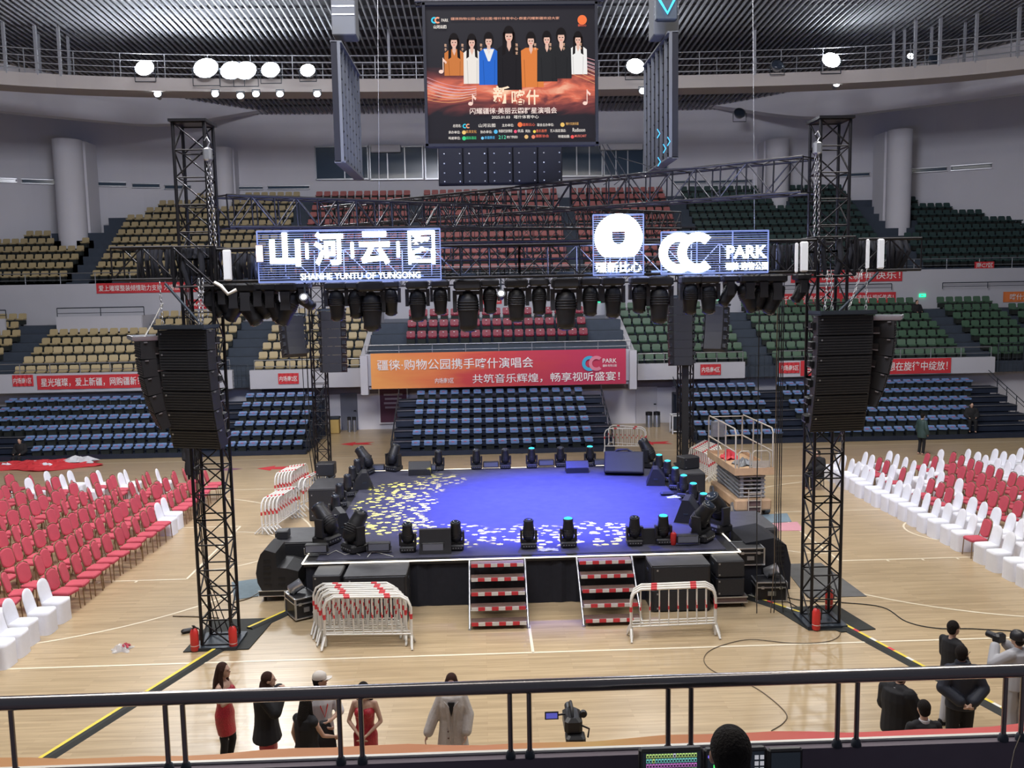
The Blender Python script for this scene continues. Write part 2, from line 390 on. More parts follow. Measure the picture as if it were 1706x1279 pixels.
for i in range(22):
    y = 6+i*1.45; mb.box((0, y, zc(y)+.35), (74, .08, .12))
mb.build('ceiling_joists', mat('ceiling_joist', (.12, .125, .14), .6), ceiling)

# ---------------------------------------------------------------- catwalk ring
def ycat(x): return 22.0-1.2*(x/24)**2-1.5*(x/24)**6
curved('trim_2', ycat, 17.05, 17.68, -30, 30, M['beam'], th=1.6)
cat_m = mat('catwalk_rail', (.40, .41, .44), .45, .5)
rail = thing('catwalk_railing', 'long grey railing of horizontal tubes along the high catwalk below the slatted ceiling', 'railing', (0, 22, 17.68))
for dz in (.18, .48, .80, 1.12):
    MB().path([(x, ycat(x)-22-.02, dz) for x in [(-30+i) for i in range(61)]], .025, 5).build('rail_tube', cat_m, rail)
for i in range(-14, 15):
    x = i*2.05+.3; MB().box((x, ycat(x)-22, .56), (.04, .04, 1.15)).build('post', cat_m, rail)
rail = thing('catwalk_railing', 'rear grey railing of the high catwalk, behind the front railing', 'railing', (0, 23.4, 17.68))
for dz in (.48, 1.12):
    MB().path([(x, ycat(x)-22-.02, dz) for x in [(-30+i) for i in range(61)]], .025, 5).build('rail_tube', cat_m, rail)
for i in range(-14, 15):
    x = i*2.05-.5; MB().box((x, ycat(x)-22, .56), (.04, .04, 1.15)).build('post', cat_m, rail)
desc = {10: 'at the far left edge of the photo', 62: 'second from the left edge', 68: 'thin one just right of the second', 101: 'third bay from the left', 117: 'right of the third bay', 649: 'left of the hanging screen', 1257: 'right of the single right floodlight cluster gap',
        1487: 'left of the small lit lamp', 1505: 'behind the small lit lamp', 1519: 'above the big right column', 1550: 'just right of the column', 1564: 'above the first right slot window', 1622: 'above the second right slot window', 1693: 'nearest the right edge of the photo'}
for i, (px, back) in enumerate(((10, 0), (62, 0), (68, 1), (101, 0), (117, 1), (649, 0), (1257, 0), (1505, 1), (1524, 0), (1550, 1), (1565, 0), (1605, 1), (1625, 0), (1694, 0), (1487, 1))):
    p = at(px, 125, 21)
    for _ in range(4): p = at(px, 125, ycat(p.x)+(1.4 if back else 0))
    y = ycat(p.x)+(1.4 if back else .05)
    mb = MB().box((0, 0, (zc(y)+.9-17.6)/2), (.13 if not back else .1, .13, zc(y)+.9-17.6))
    tag(mb.build('hanger_post', M['pole'], None, (p.x, y, 17.6)), 'grey hanger post of the catwalk, %s from the left among the visible posts' % nth([10, 62, 68, 101, 117, 649, 1257, 1487, 1505, 1524, 1550, 1565, 1605, 1625, 1694].index(px)), 'post')

# floodlights on the catwalk
def floodlight(px, py, Y, label, r=.34, m='flood', group=None, zspot=None, e=0):
    p = at(px, py, Y)
    t = thing('floodlight', label, 'floodlight', p, 0, group)
    R = Matrix.Rotation(radians(62), 3, 'X')
    MB().lathe((0, .1, 0), [(r*.5, -.3), (r*.8, -.2), (r*1.12, 0), (r*1.12, .04)], 16, R.copy()).build('housing', M['steel'], t)
    MB().lathe((0, .1, 0), [(r, .02), (r*.98, .09), (r*.6, .14), (.02, .16)], 16, R.copy()).build('lens', M[m], t)
    k_ = 1.5 if m == 'small_lamp' and py > 120 else -1.5
    MB().path([(-r*1.2, .1, 0), (-r*1.2, .1, r*k_), (r*1.2, .1, r*k_), (r*1.2, .1, 0)], .025).build('bracket', M['dark'], t)
    if e: spot(p+Vector((0, -.35, -.1)), (p.x*.3, -10, 0), e, 75, .6, (.95, .97, 1), .25)
    return t
names = ['leftmost of the blazing floodlights on the catwalk', 'brightest floodlight, second from the left on the catwalk', 'floodlight third from the left in the bright left cluster', 'floodlight fourth from the left in the bright left cluster', 'floodlight fifth from the left, at the right end of the left cluster', 'floodlight on the catwalk between the left cluster and the left hanging panel', 'lone floodlight on the catwalk just right of the big hanging screen', 'rightmost blazing floodlight on the catwalk above the right tower']
for (px, py), nm, r in zip(((240, 113), (342, 113), (385, 117), (408, 117), (450, 116), (512, 117), (1059, 110), (1386, 100)), names, (.42, .55, .5, .5, .42, .34, .42, .42)):
    floodlight(px, py, 21.0, nm, r, e=1350)
for (px, py, nm) in ((262, 157, 'small lit spot under the catwalk, leftmost'), (358, 157, 'small lit spot under the catwalk, second from left'), (400, 160, 'small lit spot under the catwalk, third from left'), (426, 157, 'small lit spot under the catwalk, fourth from left'), (466, 157, 'small lit spot under the catwalk, fifth from left'), (528, 157, 'small lit spot under the catwalk, left of the hanging side panel'), (1071, 152, 'small lit spot under the catwalk, right of the hanging screen'), (1394, 140, 'square white lamp under the catwalk above the right tower'), (1518, 94, 'small lamp on the catwalk near the right column')):
    floodlight(px, py, 21.4 if py > 120 else 20.9, nm, .16, 'small_lamp')
for px, py, nm in ((1296, 108, 'unlit boxy floodlight standing on the right part of the catwalk'), (1558, 98, 'unlit floodlight on the catwalk right of the column')):
    floodlight(px, py, 21.2, nm, .3, 'lens')
floodlight(1233, 188, 33, 'unlit spotlight bracketed to the wall under the slatted ceiling, right', .35, 'lens')

# ================================================================ TIERS
def stair_profile(rows, front_z, back_pad, x0, x1, name, m, basez=None):
    """rows: list of (Y,z) of tread levels"""
    pr = []
    run = rows[1][0]-rows[0][0]
    pr.append((rows[0][0]-run*.5, front_z))
    for (Y, z) in rows:
        pr.append((Y-run*.5, z)); pr.append((Y+run*.5, z))
    pr.append((rows[-1][0]+run*.5+back_pad, rows[-1][1])); pr.append((pr[-1][0], front_z))
    mb = MB(); n = len(pr)
    A = [(x0, y, z) for y, z in pr]; B = [(x1, y, z) for y, z in pr]
    mb.add(A+B, [tuple(range(n)), tuple(range(2*n-1, n-1, -1))]+[(i, n+i, n+(i+1) % n, (i+1) % n) for i in range(n)])
    return struct(name, mb, m)
SEATS = []   # (kind, x, y, z, label)
def seat_rows(kind, rows, xf, pitch, where, skip=None, z_off=0):
    cols = {'y': 'yellow', 'g': 'green', 'gd': 'dark green', 'o': 'orange-red', 'm': 'maroon', 'b': 'blue'}
    for i, (Y, z) in enumerate(rows):
        xs = xf(i)
        if xs is None: continue
        x0, x1 = xs; n = int((x1-x0)/pitch+.01)+1; off = ((x1-x0)-(n-1)*pitch)/2
        for j in range(n):
            x = x0+off+j*pitch
            if skip and skip(i, x): continue
            if any(math.hypot(x-cx_, Y-cy_) < r_+.45 for cx_, cy_, r_ in ((-26.0, 32.2, .85), (26.0, 32.2, .75), (19.2, 35.3, .75), (-17.6, 35.8, .6))): continue
            px, py = to_px((x, Y, z+.3))
            if px < -14 or px > 1720: continue
            SEATS.append((kind, x, Y, z+z_off, '%s seat, %s, %s row up, %s from left' % (cols[kind], where, nth(i), nth(j))))
# --- lower telescopic bleachers
LB = [(14.6+.8*i, .10+.335*i) for i in range(6)]
CB = [(13.6+.8*i, .12+.345*i) for i in range(6)]
def bleacher(rows, x0, x1, name, label):
    t = thing(name, label, 'bleacher', (0, 0, 0))
    for i, (Y, z) in enumerate(rows):
        mb = MB(); z2 = z if i else z
        mb.box(((x0+x1)/2, Y+.05, z+.0), (x1-x0, .86, .07)); mb.box(((x0+x1)/2, Y-.36, z-.13), (x1-x0, .04, .24))
        mb.use(M['steel']).box(((x0+x1)/2, Y-.385, z+.03), (x1-x0, .02, .02))
        if mb.mats: mb.mats = [M['bleach'], M['steel']]; mb.m = [0]*12+[1]*(len(mb.f)-12)
        mb.build('deck', None, t)
    mb = MB().box(((x0+x1)/2, rows[-1][0]+.6, (rows[-1][1])/2), (x1-x0, .3, rows[-1][1])); 
    for i, (Y, z) in enumerate(rows): mb.box(((x0+x1)/2, Y+.3, z/2), (x1-x0, .04, z))
    mb.box(((x0+x1)/2, rows[0][0]-.4, .11), (x1-x0, .05, .20))
    mb.build('skirt', M['bleach'], t)
    for s, x in ((-1, x0), (1, x1)):
        mb = MB()
        for i, (Y, z) in enumerate(rows):
            mb.box((x, Y+.35, z+.02), (.05, .06, .06)); mb.tube((x, Y-.3, 0), (x, Y-.3, z+.45), .022); mb.tube((x, Y-.3, z+.45), (x, Y+.5, z+.45+.335), .02); mb.tube((x, Y-.3, z+.25), (x, Y+.5, z+.25+.335), .015); mb.tube((x, Y-.3, .1), (x, Y+.5, z), .015)
        mb.build('side_frame', M['dark'], t)
    return t
bleacher(LB, -24.6, -8.55, 'telescopic_bleacher', 'dark blue retractable bleacher bank at the left, under the yellow seats')
bleacher(LB, 8.65, 24.6, 'telescopic_bleacher', 'dark blue retractable bleacher bank at the right, under the green seats')
tc_ = bleacher(CB, -4.75, 4.85, 'telescopic_bleacher', 'dark blue retractable bleacher in the centre behind the stage')
seat_rows('b', LB, lambda i: ((-20.3, -23.2)[i > 0]-.06*i if i != 1 else -21.2, -13.4), .49, 'left bleacher outer bay')
seat_rows('b', LB, lambda i: (-12.0-.05*i, -8.85), .49, 'left bleacher inner bay')
seat_rows('b', CB, lambda i: (-3.72, 3.78), .535, 'centre bleacher')
seat_rows('b', LB, lambda i: (8.95, 12.45), .49, 'right bleacher inner bay')
seat_rows('b', LB, lambda i: (13.8, 21.1+.45*i), .49, 'right bleacher outer bay')
# --- middle tier
MT = [(20.2+.9*i, 2.95+.42*i) for i in range(7)]
def midx(s, x0, x1, n): stair_profile(MT, 2.4, .5, x0, x1, n, M['step'])
midx(-1, -40, -6.6, 'tier_left'); midx(1, 6.7, 40, 'tier_right')
cm = [(19.6, 4.35), (20.5, 4.87), (21.4, 5.39)]
stair_profile([(18.7, 3.95)]+cm, 3.2, .6, -6.3, 6.35, 'tier_centre', M['step'])
def mid_skip(i, x): return (i >= 5 and x < -18.6)
seat_rows('y', MT, lambda i: (-30.5, -25.6), .53, 'lower tier left of the far left aisle', lambda i, x: i >= 5 and x > -26)
seat_rows('y', MT, lambda i: (-23.9, -13.95), .53, 'lower tier left block', mid_skip)
seat_rows('y', MT, lambda i: (-12.15+(.15 if i > 2 else 0), -6.95), .53, 'lower tier block beside the maroon seats')
seat_rows('m', cm, lambda i: (-4.45, 4.45), .535, 'centre box')
seat_rows('g', MT, lambda i: (7.15, 12.5), .53, 'lower tier block beside the maroon seats')
seat_rows('g', MT, lambda i: (14.0, 24.0), .53, 'lower tier right block')
seat_rows('g', MT, lambda i: (25.5, 28.3), .53, 'lower tier right of the far right aisle')
seat_rows('g', MT, lambda i: (29.2, 33) if i < 6 else None, .53, 'lower tier at the far right edge')
# fascia walls between tiers
def bx(name, c, d, m): return struct(name, MB().box(c, d), m)
bx('wall_left_fascia', (-24.25-.55-7.0, 19.55, 2.86), (12.5, .3, .92), M['fascia'])
bx('wall_left_lower_fascia', (-19.05, 19.55, 2.86), (12.0, .3, .92), M['fascia'])
bx('wall_left_inner_fascia', (-9.2, 19.55, 2.82), (6.0, .3, .92), M['fascia'])
bx('wall_right_inner_fascia', (9.65, 19.55, 2.80), (5.4, .3, .80), M['fascia'])
bx('wall_right_lower_fascia', (19.6, 19.55, 2.80), (11.0, .3, .80), M['fascia'])
bx('wall_right_fascia', (33.6, 19.55, 2.80), (13, .3, .80), M['fascia'])
# centre box parapet, pillars and side walls
bx('wall_centre_fascia', (0, 17.85, 3.32), (12.6, .25, 1.5), M['fascia'])
bx('wall_centre_pillar_left', (-6.36, 17.75, 3.1), (.34, .5, 1.85), M['fascia']); bx('wall_centre_pillar_right', (6.4, 17.75, 3.1), (.34, .5, 1.85), M['fascia'])
for s, nm in ((-1, 'left'), (1, 'right')):
    mb = MB().poly([(s*6.45-.12, 17.8, 3.9), (s*6.45-.12, 26.6, 6.9), (s*6.45-.12, 26.6, 2.4), (s*6.45-.12, 17.8, 2.4)], .24, (1, 0, 0)); struct('wall_centre_'+nm, mb, M['fascia'])
bx('wall_centre_soffit', (0, 20.0, 2.45), (12.6, 4.2, .12), M['wall'])
# wall behind bleachers at floor level with doors
bx('wall_lower', (0, 21.0, 1.45), (80, .3, 3.0), M['wall'])
bx('wall_lower_band', (0, 20.82, 2.3), (24, .06, .9), mat('mauve_band', (.22, .19, .22), .8))
k = 0
for (xa, xb, m_) in ((-8.05, -7.2, 'dark'), (-10.6, -9.6, 'white'), (9.0, 9.9, 'white'), (7.1, 8.2, 'white')):
    k += 1; d = MB().box(((xa+xb)/2, 20.8, .95), (xb-xa, .08, 1.9)); d = struct('door_%d' % k, d, mat('grey_door', (.14, .15, .19), .6) if m_ == 'dark' else mat('pale_door', (.56, .55, .58), .6))
    MB().box((xb-.12, 20.72, 1.0), (.12, .06, .05)).build('door_handle', M['black'], d)
# notice board left of centre bleacher
nb = thing('notice_board', 'maroon notice board in a white frame behind the left end of the centre bleacher', 'notice board', (-5.35, 20.7, 1.35))
MB().box((0, 0, 0), (1.5, .05, 2.1)).build('frame', M['white'], nb); MB().box((0, -.04, 0), (1.35, .03, 1.95)).build('panel', mat('maroon_board', (.11, .03, .06), .6), nb)
[MB().box((0, -.06, .45-.22*i), (.95-.1*(i % 2), .01, .10)).build('printed_line', mat('pale_print', (.45, .38, .42), .7), nb) for i in range(4)]
# --- upper fascia wall
bx('wall_upper_left', (-23.3, 26.9, 6.3), (33.6, .3, 2.9), M['fascia']); bx('wall_upper_right', (23.35, 26.9, 6.3), (33.6, .3, 2.9), M['fascia']); bx('wall_upper_centre', (0, 26.95, 6.6), (13.2, .3, 2.3), M['fascia'])
bx('wall_press_box', (-21.3, 24.1, 5.55), (4.5, .14, .85), M['fascia']); bx('wall_press_box_side', (-19.1, 25.3, 5.55), (.14, 2.4, .85), M['fascia']); bx('wall_far_press_box', (-28.7, 24.1, 5.45), (4.9, .14, .95), M['fascia'])
# --- upper tier
UT = [(27.9+.8*i, 7.85+.52*i) for i in range(11)]
def udark(x0, x1, i1, n):
    stair_profile(UT[:i1], 7.0, 2.0, x0, x1, n, M['step'])
udark(-40, -24.5, 5, 'tier_upper_far_left'); udark(-28.9, -24.5, 6, 'tier_upper_step_one'); udark(-27.4, -24.5, 7, 'tier_upper_step_two')
udark(-24.5, -21.9, 9, 'tier_upper_step_three'); udark(-21.9, -19.6, 10, 'tier_upper_step_four'); udark(-23.2, -21.9, 9, 'tier_upper_step_five')
udark(-19.6, 24.2, 11, 'tier_upper_centre')
udark(24.2, 25.5, 10, 'tier_upper_right_aisle'); udark(25.5, 28.5, 9, 'tier_upper_right_one'); udark(28.5, 30.3, 8, 'tier_upper_right_two'); udark(30.3, 32, 7, 'tier_upper_right_three'); udark(32, 40, 6, 'tier_upper_right_four')
def ul(i): return {5: -28.8, 6: -27.3}.get(i, -33)
seat_rows('y', UT, lambda i: (ul(i), -24.7) if i < 7 else None, .53, 'upper tier far left block')
seat_rows('y', UT, lambda i: ({8: -22.2, 9: -21.6, 10: -19.3}.get(i, -23.0), -12.9), .53, 'upper tier left block')
seat_rows('o', UT, lambda i: (-11.5, -5.5), .53, 'upper tier left of centre')
seat_rows('o', UT, lambda i: (-4.5, 4.5), .53, 'upper tier centre block')
seat_rows('o', UT, lambda i: (5.5, 11.5), .53, 'upper tier right of centre')
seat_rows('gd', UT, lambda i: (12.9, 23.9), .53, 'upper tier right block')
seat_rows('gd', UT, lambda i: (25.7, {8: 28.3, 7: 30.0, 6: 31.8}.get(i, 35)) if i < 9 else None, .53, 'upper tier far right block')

# seat prototypes
def seat_shell(name, mt, lg=None, low=False):
    mb = MB(); mb.use(mt)
    if low:   # wide low folding seat
        mb.loft([[Vector((x*w, y, z)) for (x, y) in ((-1, -.22), (1, -.22), (1.0, .2), (-1.0, .2))] for (w, z) in ((.15, .30), (.18, .33), (.18, .37), (.16, .39))], sm=False)
        mb.loft([[Vector((x*w, y+dy, z)) for (x, y) in ((-1, -.03), (1, -.03), (1, .03), (-1, .03))] for (w, dy, z) in ((.175, .17, .34), (.18, .20, .41), (.165, .23, .45))], sm=False)
        mb.use(lg).box((0, -.02, .395), (.12, .12, .012)); pass
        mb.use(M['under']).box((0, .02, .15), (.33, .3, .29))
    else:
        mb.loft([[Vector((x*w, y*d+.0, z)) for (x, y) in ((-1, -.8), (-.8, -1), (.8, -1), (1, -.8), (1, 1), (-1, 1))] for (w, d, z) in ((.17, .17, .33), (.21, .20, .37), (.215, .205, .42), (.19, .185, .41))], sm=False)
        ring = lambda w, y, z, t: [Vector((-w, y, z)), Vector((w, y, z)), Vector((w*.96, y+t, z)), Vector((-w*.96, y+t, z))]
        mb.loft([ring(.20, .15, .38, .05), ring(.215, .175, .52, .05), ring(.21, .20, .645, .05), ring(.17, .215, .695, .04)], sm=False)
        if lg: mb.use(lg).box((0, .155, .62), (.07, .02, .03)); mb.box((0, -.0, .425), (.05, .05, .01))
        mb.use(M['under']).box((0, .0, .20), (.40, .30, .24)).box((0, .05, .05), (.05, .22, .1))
    me = mb.build(name); return me
protos = {'y': seat_shell('stadium_seat', M['seat_y']), 'g': seat_shell('stadium_seat', M['seat_g']), 'gd': seat_shell('stadium_seat', M['seat_gd']),
          'o': seat_shell('stadium_seat', M['seat_o']), 'm': seat_shell('padded_seat', M['seat_m'], M['white']), 'b': seat_shell('bleacher_seat', M['seat_b'], M['logo'], True)}
CN = {'y': 'yellow', 'g': 'green', 'gd': 'dark green', 'o': 'orange-red', 'm': 'maroon', 'b': 'blue bleacher'}
def far(s): return (Vector(s[1:4])-CAM).length
shells = sorted([s for s in SEATS if s[0] in 'y g gd o'.split()], key=far)
keep = set(id(s) for s in shells[:300]) | set(id(s) for s in SEATS if s[0] == 'm') | set(id(s) for s in sorted([s for s in SEATS if s[0] == 'b'], key=far)[:300])
for kd, pr in protos.items():
    L = [s for s in SEATS if s[0] == kd]; rest = [s for s in L if id(s) not in keep]; first = True
    for s in [s for s in L if id(s) in keep]:
        if first: o = pr; first = False
        else: o = pr.copy(); COL.objects.link(o)
        o.location = s[1:4]; tag(o, s[4], 'seat', CN[kd]+' seats in the stands')
        o.rotation_euler = (0, 0, -.012*s[1])
    if rest:
        mb = MB(); me = pr.data; base = [v.co.copy() for v in me.vertices]; fs = [tuple(p.vertices) for p in me.polygons]; mi = [p.material_index for p in me.polygons]
        mb.mats = list(me.materials)
        for s in rest:
            mb.mi = 0; n0 = len(mb.f); off = Vector(s[1:4]); mb.add([v+off for v in base], fs); mb.m[n0:] = mi
        o = mb.build({'b': 'bleacher_seats'}.get(kd, 'stadium_seats')); o['kind'] = 'stuff'; tag(o, 'further rows of %s seats in the stands, higher or farther to the sides' % CN[kd], 'seat')
    if first: bpy.data.objects.remove(pr)

# --- railings along tiers
def railing(x0, x1, Y, z, label, h=.5, step=1.5, m='steel', bars=1, rt=.022):
    t = thing('railing', label, 'railing', ((x0+x1)/2, Y, z)); L = (x1-x0)/2
    MB().tube((-L, 0, h), (L, 0, h), rt+.006).build('top_tube', M[m], t)
    for b in range(bars): MB().tube((-L, 0, h*(b+.6)/(bars+.6)), (L, 0, h*(b+.6)/(bars+.6)), rt*.7).build('mid_tube', M[m], t)
    n = max(1, int(round(2*L/step)))
    for i in range(n+1): MB().tube((-L+2*L*i/n, 0, 0), (-L+2*L*i/n, 0, h), rt).build('post', M[m], t)
    return t
railing(-24.8, -13.2, 19.6, 3.3, 'steel railing on the white wall in front of the left yellow seats')
railing(-12.0, -6.8, 19.6, 3.25, 'steel railing in front of the yellow block beside the centre banner')
railing(7.0, 12.3, 19.6, 3.2, 'steel railing in front of the green block beside the centre banner')
railing(14.1, 25.0, 19.6, 3.2, 'steel railing on the white wall in front of the right green seats')
railing(-6.3, 6.35, 17.85, 4.07, 'long steel railing above the big red centre banner', .42, 1.6)
railing(-40, -7.0, 26.8, 7.75, 'steel railing along the front of the upper tier, left side', .6, 1.9)
railing(-6.5, 6.5, 26.8, 7.75, 'steel railing along the front of the upper tier, centre', .6, 1.9)
railing(7.0, 40, 26.8, 7.75, 'steel railing along the front of the upper tier, right side', .6, 1.9)
railing(-23.5, -18.9, 24.1, 5.98, 'dark railing on top of the white press box at the left', .45, 2.2, 'dark')
railing(-31, -26.2, 24.1, 5.93, 'dark railing on the wall at the far left edge', .45, 2.2, 'dark')
railing(15.5, 23.0, 26.4, 6.6, 'dark railing high on the white wall above the right green seats', .35, 3, 'dark')
railing(26.0, 34, 26.4, 6.6, 'dark railing high on the wall at the far right', .35, 3, 'dark')
# gates at the aisles
def gate(x0, x1, Y, z, h, label, bars=5):
    t = thing('aisle_gate', label, 'gate', ((x0+x1)/2, Y, z)); L = (x1-x0)/2
    MB().path([(-L, 0, 0), (-L, 0, h), (L, 0, h), (L, 0, 0)], .025).build('frame', M['dark'], t)
    mb = MB()
    for i in range(bars): mb.tube((-L, 0, h*(i+.5)/bars), (L, 0, h*(i+.5)/bars), .012, 4)
    for i in range(6): mb.tube((-L+2*L*(i+.5)/6, 0, 0), (-L+2*L*(i+.5)/6, 0, h), .01, 4)
    mb.build('grid', M['dark'], t)
gate(-13.6, -12.3, 19.5, 2.45, 1.1, 'dark grid gate closing the left aisle beside the hanging speakers')
gate(12.55, 13.95, 19.5, 2.3, 1.3, 'open dark gate frame at the foot of the right aisle', 1)
gate(25.3, 26.6, 19.5, 2.4, 1.5, 'dark grid gate at the far right aisle')
# ================================================================ BANNERS
def banner(name, label, Y, pa, pb, m, texts, cat='banner', th=.02, flat=None):
    """hanging cloth between two pixel corners on the plane Y; texts: (body, u, v, w, h, material)"""
    a = at(pa[0], pa[1], Y); b = at(pb[0], pb[1], Y); w_ = b.x-a.x; h_ = abs(a.z-b.z); c = (a+b)/2
    if flat: h_ = flat
    t = thing(name, label, cat, c)
    mb = MB(); n = 24
    for i in range(n):
        u0, u1 = -w_/2+w_*i/n, -w_/2+w_*(i+1)/n; y0, y1 = .012*sin(i*1.3), .012*sin((i+1)*1.3)
        mb.quad((u0, y0, -h_/2), (u1, y1, -h_/2), (u1, y1, h_/2), (u0, y0, h_/2)); mb.quad((u1, y1+th, -h_/2), (u0, y0+th, -h_/2), (u0, y0+th, h_/2), (u1, y1+th, h_/2))
        mb.quad((u0, y0, h_/2), (u1, y1, h_/2), (u1, y1+th, h_/2), (u0, y0+th, h_/2)); mb.quad((u1, y1, -h_/2), (u0, y0, -h_/2), (u0, y0+th, -h_/2), (u1, y1+th, -h_/2))
    mb.build('cloth', m, t)
    for (body, u, v, tw, thh, mt) in texts: text_mesh(body, tw*w_, thh*h_, mt, t, (u*w_, -.03, v*h_), bold=.007)
    return t
LT = M['lettering']
def grad_mat():
    m = bpy.data.materials.new('orange_red_banner'); m.use_nodes = True; N, L = nt(m); b = N['Principled BSDF']; b.inputs['Roughness'].default_value = .7
    tc = N.new('ShaderNodeTexCoord'); sp = N.new('ShaderNodeSeparateXYZ'); L.new(tc.outputs['Object'], sp.inputs[0])
    n = N.new('ShaderNodeTexNoise'); n.inputs['Scale'].default_value = .5; n.inputs['Detail'].default_value = 4
    mp = N.new('ShaderNodeMapping'); mp.inputs['Scale'].default_value = (.5, 1, 3); L.new(tc.outputs['Object'], mp.inputs[0]); L.new(mp.outputs[0], n.inputs['Vector'])
    ma = N.new('ShaderNodeMath'); ma.operation = 'MULTIPLY_ADD'; ma.inputs[1].default_value = .075; ma.inputs[2].default_value = .2; L.new(sp.outputs['X'], ma.inputs[0])
    m2 = N.new('ShaderNodeMath'); m2.operation = 'ADD'; L.new(ma.outputs[0], m2.inputs[0])
    m3 = N.new('ShaderNodeMath'); m3.operation = 'MULTIPLY'; m3.inputs[1].default_value = .55; L.new(n.outputs['Fac'], m3.inputs[0]); L.new(m3.outputs[0], m2.inputs[1])
    cr = N.new('ShaderNodeValToRGB'); e = cr.color_ramp.elements; e[0].position = .0; e[0].color = (.85, .36, .10, 1); e[1].position = .75; e[1].color = (.52, .035, .09, 1)
    x = cr.color_ramp.elements.new(.28); x.color = (.78, .20, .07, 1); x = cr.color_ramp.elements.new(.45); x.color = (.62, .06, .06, 1)
    L.new(m2.outputs[0], cr.inputs[0]); L.new(cr.outputs[0], b.inputs['Base Color']); return m
GB = grad_mat()
cb = banner('event_banner', 'big orange-red banner with two lines of white characters above the centre bleacher', 17.62, (617, 589), (1043, 639), GB, [
    ('疆徕·购物公园携手喀什演唱会', -.17, .17, .61, .30, LT), ('共筑音乐辉煌，畅享视听盛宴！', .185, -.27, .58, .27, LT), ('内场南3区', -.215, -.30, .073, .15, LT), ('PARK', .435, .17, .055, .12, LT), ('疆徕·购物公园', .435, .03, .055, .07, LT)])
def cc_logo(parent, c, r, mats, dx=1.05, th=.03, R=None):
    for k, mt in enumerate(mats):
        mb = MB(); n = 22; inner = r*.56
        for i in range(n):
            a0 = radians(48)+radians(264)*i/n; a1 = radians(48)+radians(264)*(i+1)/n
            P = [(cos(a)*q, sin(a)*q) for a, q in ((a0, inner), (a1, inner), (a1, r), (a0, r))]
            mb.poly([(c[0]+(k-.5)*dx*r+x, c[1]-.004*k, c[2]+z) for x, z in P], th, (0, 1, 0))
        mb.build('logo', mt, parent)
cc_logo(cb, (.362*12.35, -.05, .17), .36, [mat('logo_blue', (.05, .40, .62), .6), mat('logo_pink', (.72, .22, .30), .6)], .9)
banner('section_sign', 'red section sign reading 内场南1区 on the left white wall', 19.36, (20, 625), (56, 643), M['banner'], [('内场南1区', 0, 0, .88, .5, LT)], 'sign')
banner('slogan_banner', 'red banner with 爱上新疆 slogan on the left white wall', 19.36, (61, 626), (258, 645), M['banner'], [('星光璀璨，爱上新疆，网购疆新！让', 0, 0, .93, .62, LT)])
banner('section_sign', 'red section sign reading 内场南2区 on the white wall left of the centre banner', 19.36, (463, 622), (498, 639), M['banner'], [('内场南2区', 0, 0, .88, .5, LT)], 'sign')
banner('section_sign', 'red section sign reading 内场南4区 right of the centre banner', 19.36, (1167, 607), (1201, 624), M['banner'], [('内场南4区', 0, 0, .88, .5, LT)], 'sign')
banner('section_sign', 'red section sign reading 内场南5区 left of the right hanging speakers', 19.36, (1298, 604), (1332, 621), M['banner'], [('内场南5区', 0, 0, .88, .5, LT)], 'sign')
banner('slogan_banner', 'red banner ending 让梦想在旋律中绽放 on the right white wall', 19.36, (1334, 601), (1584, 621), M['banner'], [('百花齐放聚魅力，让梦想在旋律中绽放！', 0, 0, .95, .62, LT)])
banner('slogan_banner', 'long dull red banner high on the left white wall under the upper tier', 26.7, (160, 472), (330, 486), M['banner'], [('爱上璀璨整装倾情助力支持 为情点亮喀什', 0, 0, .95, .6, LT)])
banner('slogan_banner', 'red banner wishing 新年快乐 below the right upper tier', 26.7, (1318, 451), (1503, 468), M['banner'], [('祝大家新年快乐！', .12, 0, .72, .62, LT)])
banner('slogan_banner', 'red banner ending 喀什视听传奇 just above the right green seats', 26.68, (1276, 490), (1492, 506), M['banner'], [('恒洋娱乐集团，演唱会运营平台，实力铸造喀什视听传奇！', 0, 0, .96, .62, LT)])
banner('section_sign', 'small red section sign with 区 behind the left front tower', 26.7, (310, 499), (345, 514), M['banner'], [('南A4区', 0, 0, .8, .6, LT)], 'sign')
banner('section_sign', 'small red section sign behind the left back tower', 26.73, (543, 494), (562, 507), M['banner'], [('南区', 0, 0, .8, .6, LT)], 'sign')
banner('section_sign', 'small red section sign under the truss above the maroon seats', 26.78, (804, 492), (836, 506), M['banner'], [('南A5区', 0, 0, .8, .6, LT)], 'sign')
banner('section_sign', 'small red section sign reading 南A6区 behind the right tower', 26.69, (1360, 478), (1398, 489), M['banner'], [('南A6区', 0, 0, .8, .6, LT)], 'sign')
banner('section_sign', 'small dull red sign reading 南C7区 on the upper railing at the right', 26.77, (1624, 436), (1656, 447), M['banner'], [('南C7区', 0, 0, .85, .7, LT)], 'sign')
banner('slogan_banner', 'orange banner with 喀什 cut by the right edge of the photo', 26.7, (1672, 486), (1740, 502), M['orange'], [('喀什演唱会', .05, 0, .8, .6, LT)])
for px, py, lb in ((435, 503, 'green exit sign above the left aisle, behind hanging lights'), (1537, 492, 'green exit sign at the head of the right aisle'), (1202, 500, 'green exit sign above the aisle right of the stage lights'), (995, 501, 'tiny green exit sign on the wall above the maroon seats')):
    p = at(px, py, 26.71 if px != 995 else 26.77); mb = MB().box((0, 0, 0), (.34, .06, .17)); mb.use(M['exit']); 
    o = MB().box((0, 0, 0), (.36, .06, .19)).build('exit_sign', M['exit'], None, p); tag(o, lb, 'sign'); MB().poly([(-.12, -.035, 0), (-.04, -.035, .06), (-.04, -.035, .02), (.11, -.035, .02), (.11, -.035, -.02), (-.04, -.035, -.02), (-.04, -.035, -.06)][::-1]).build('arrow_mark', M['white'], o)

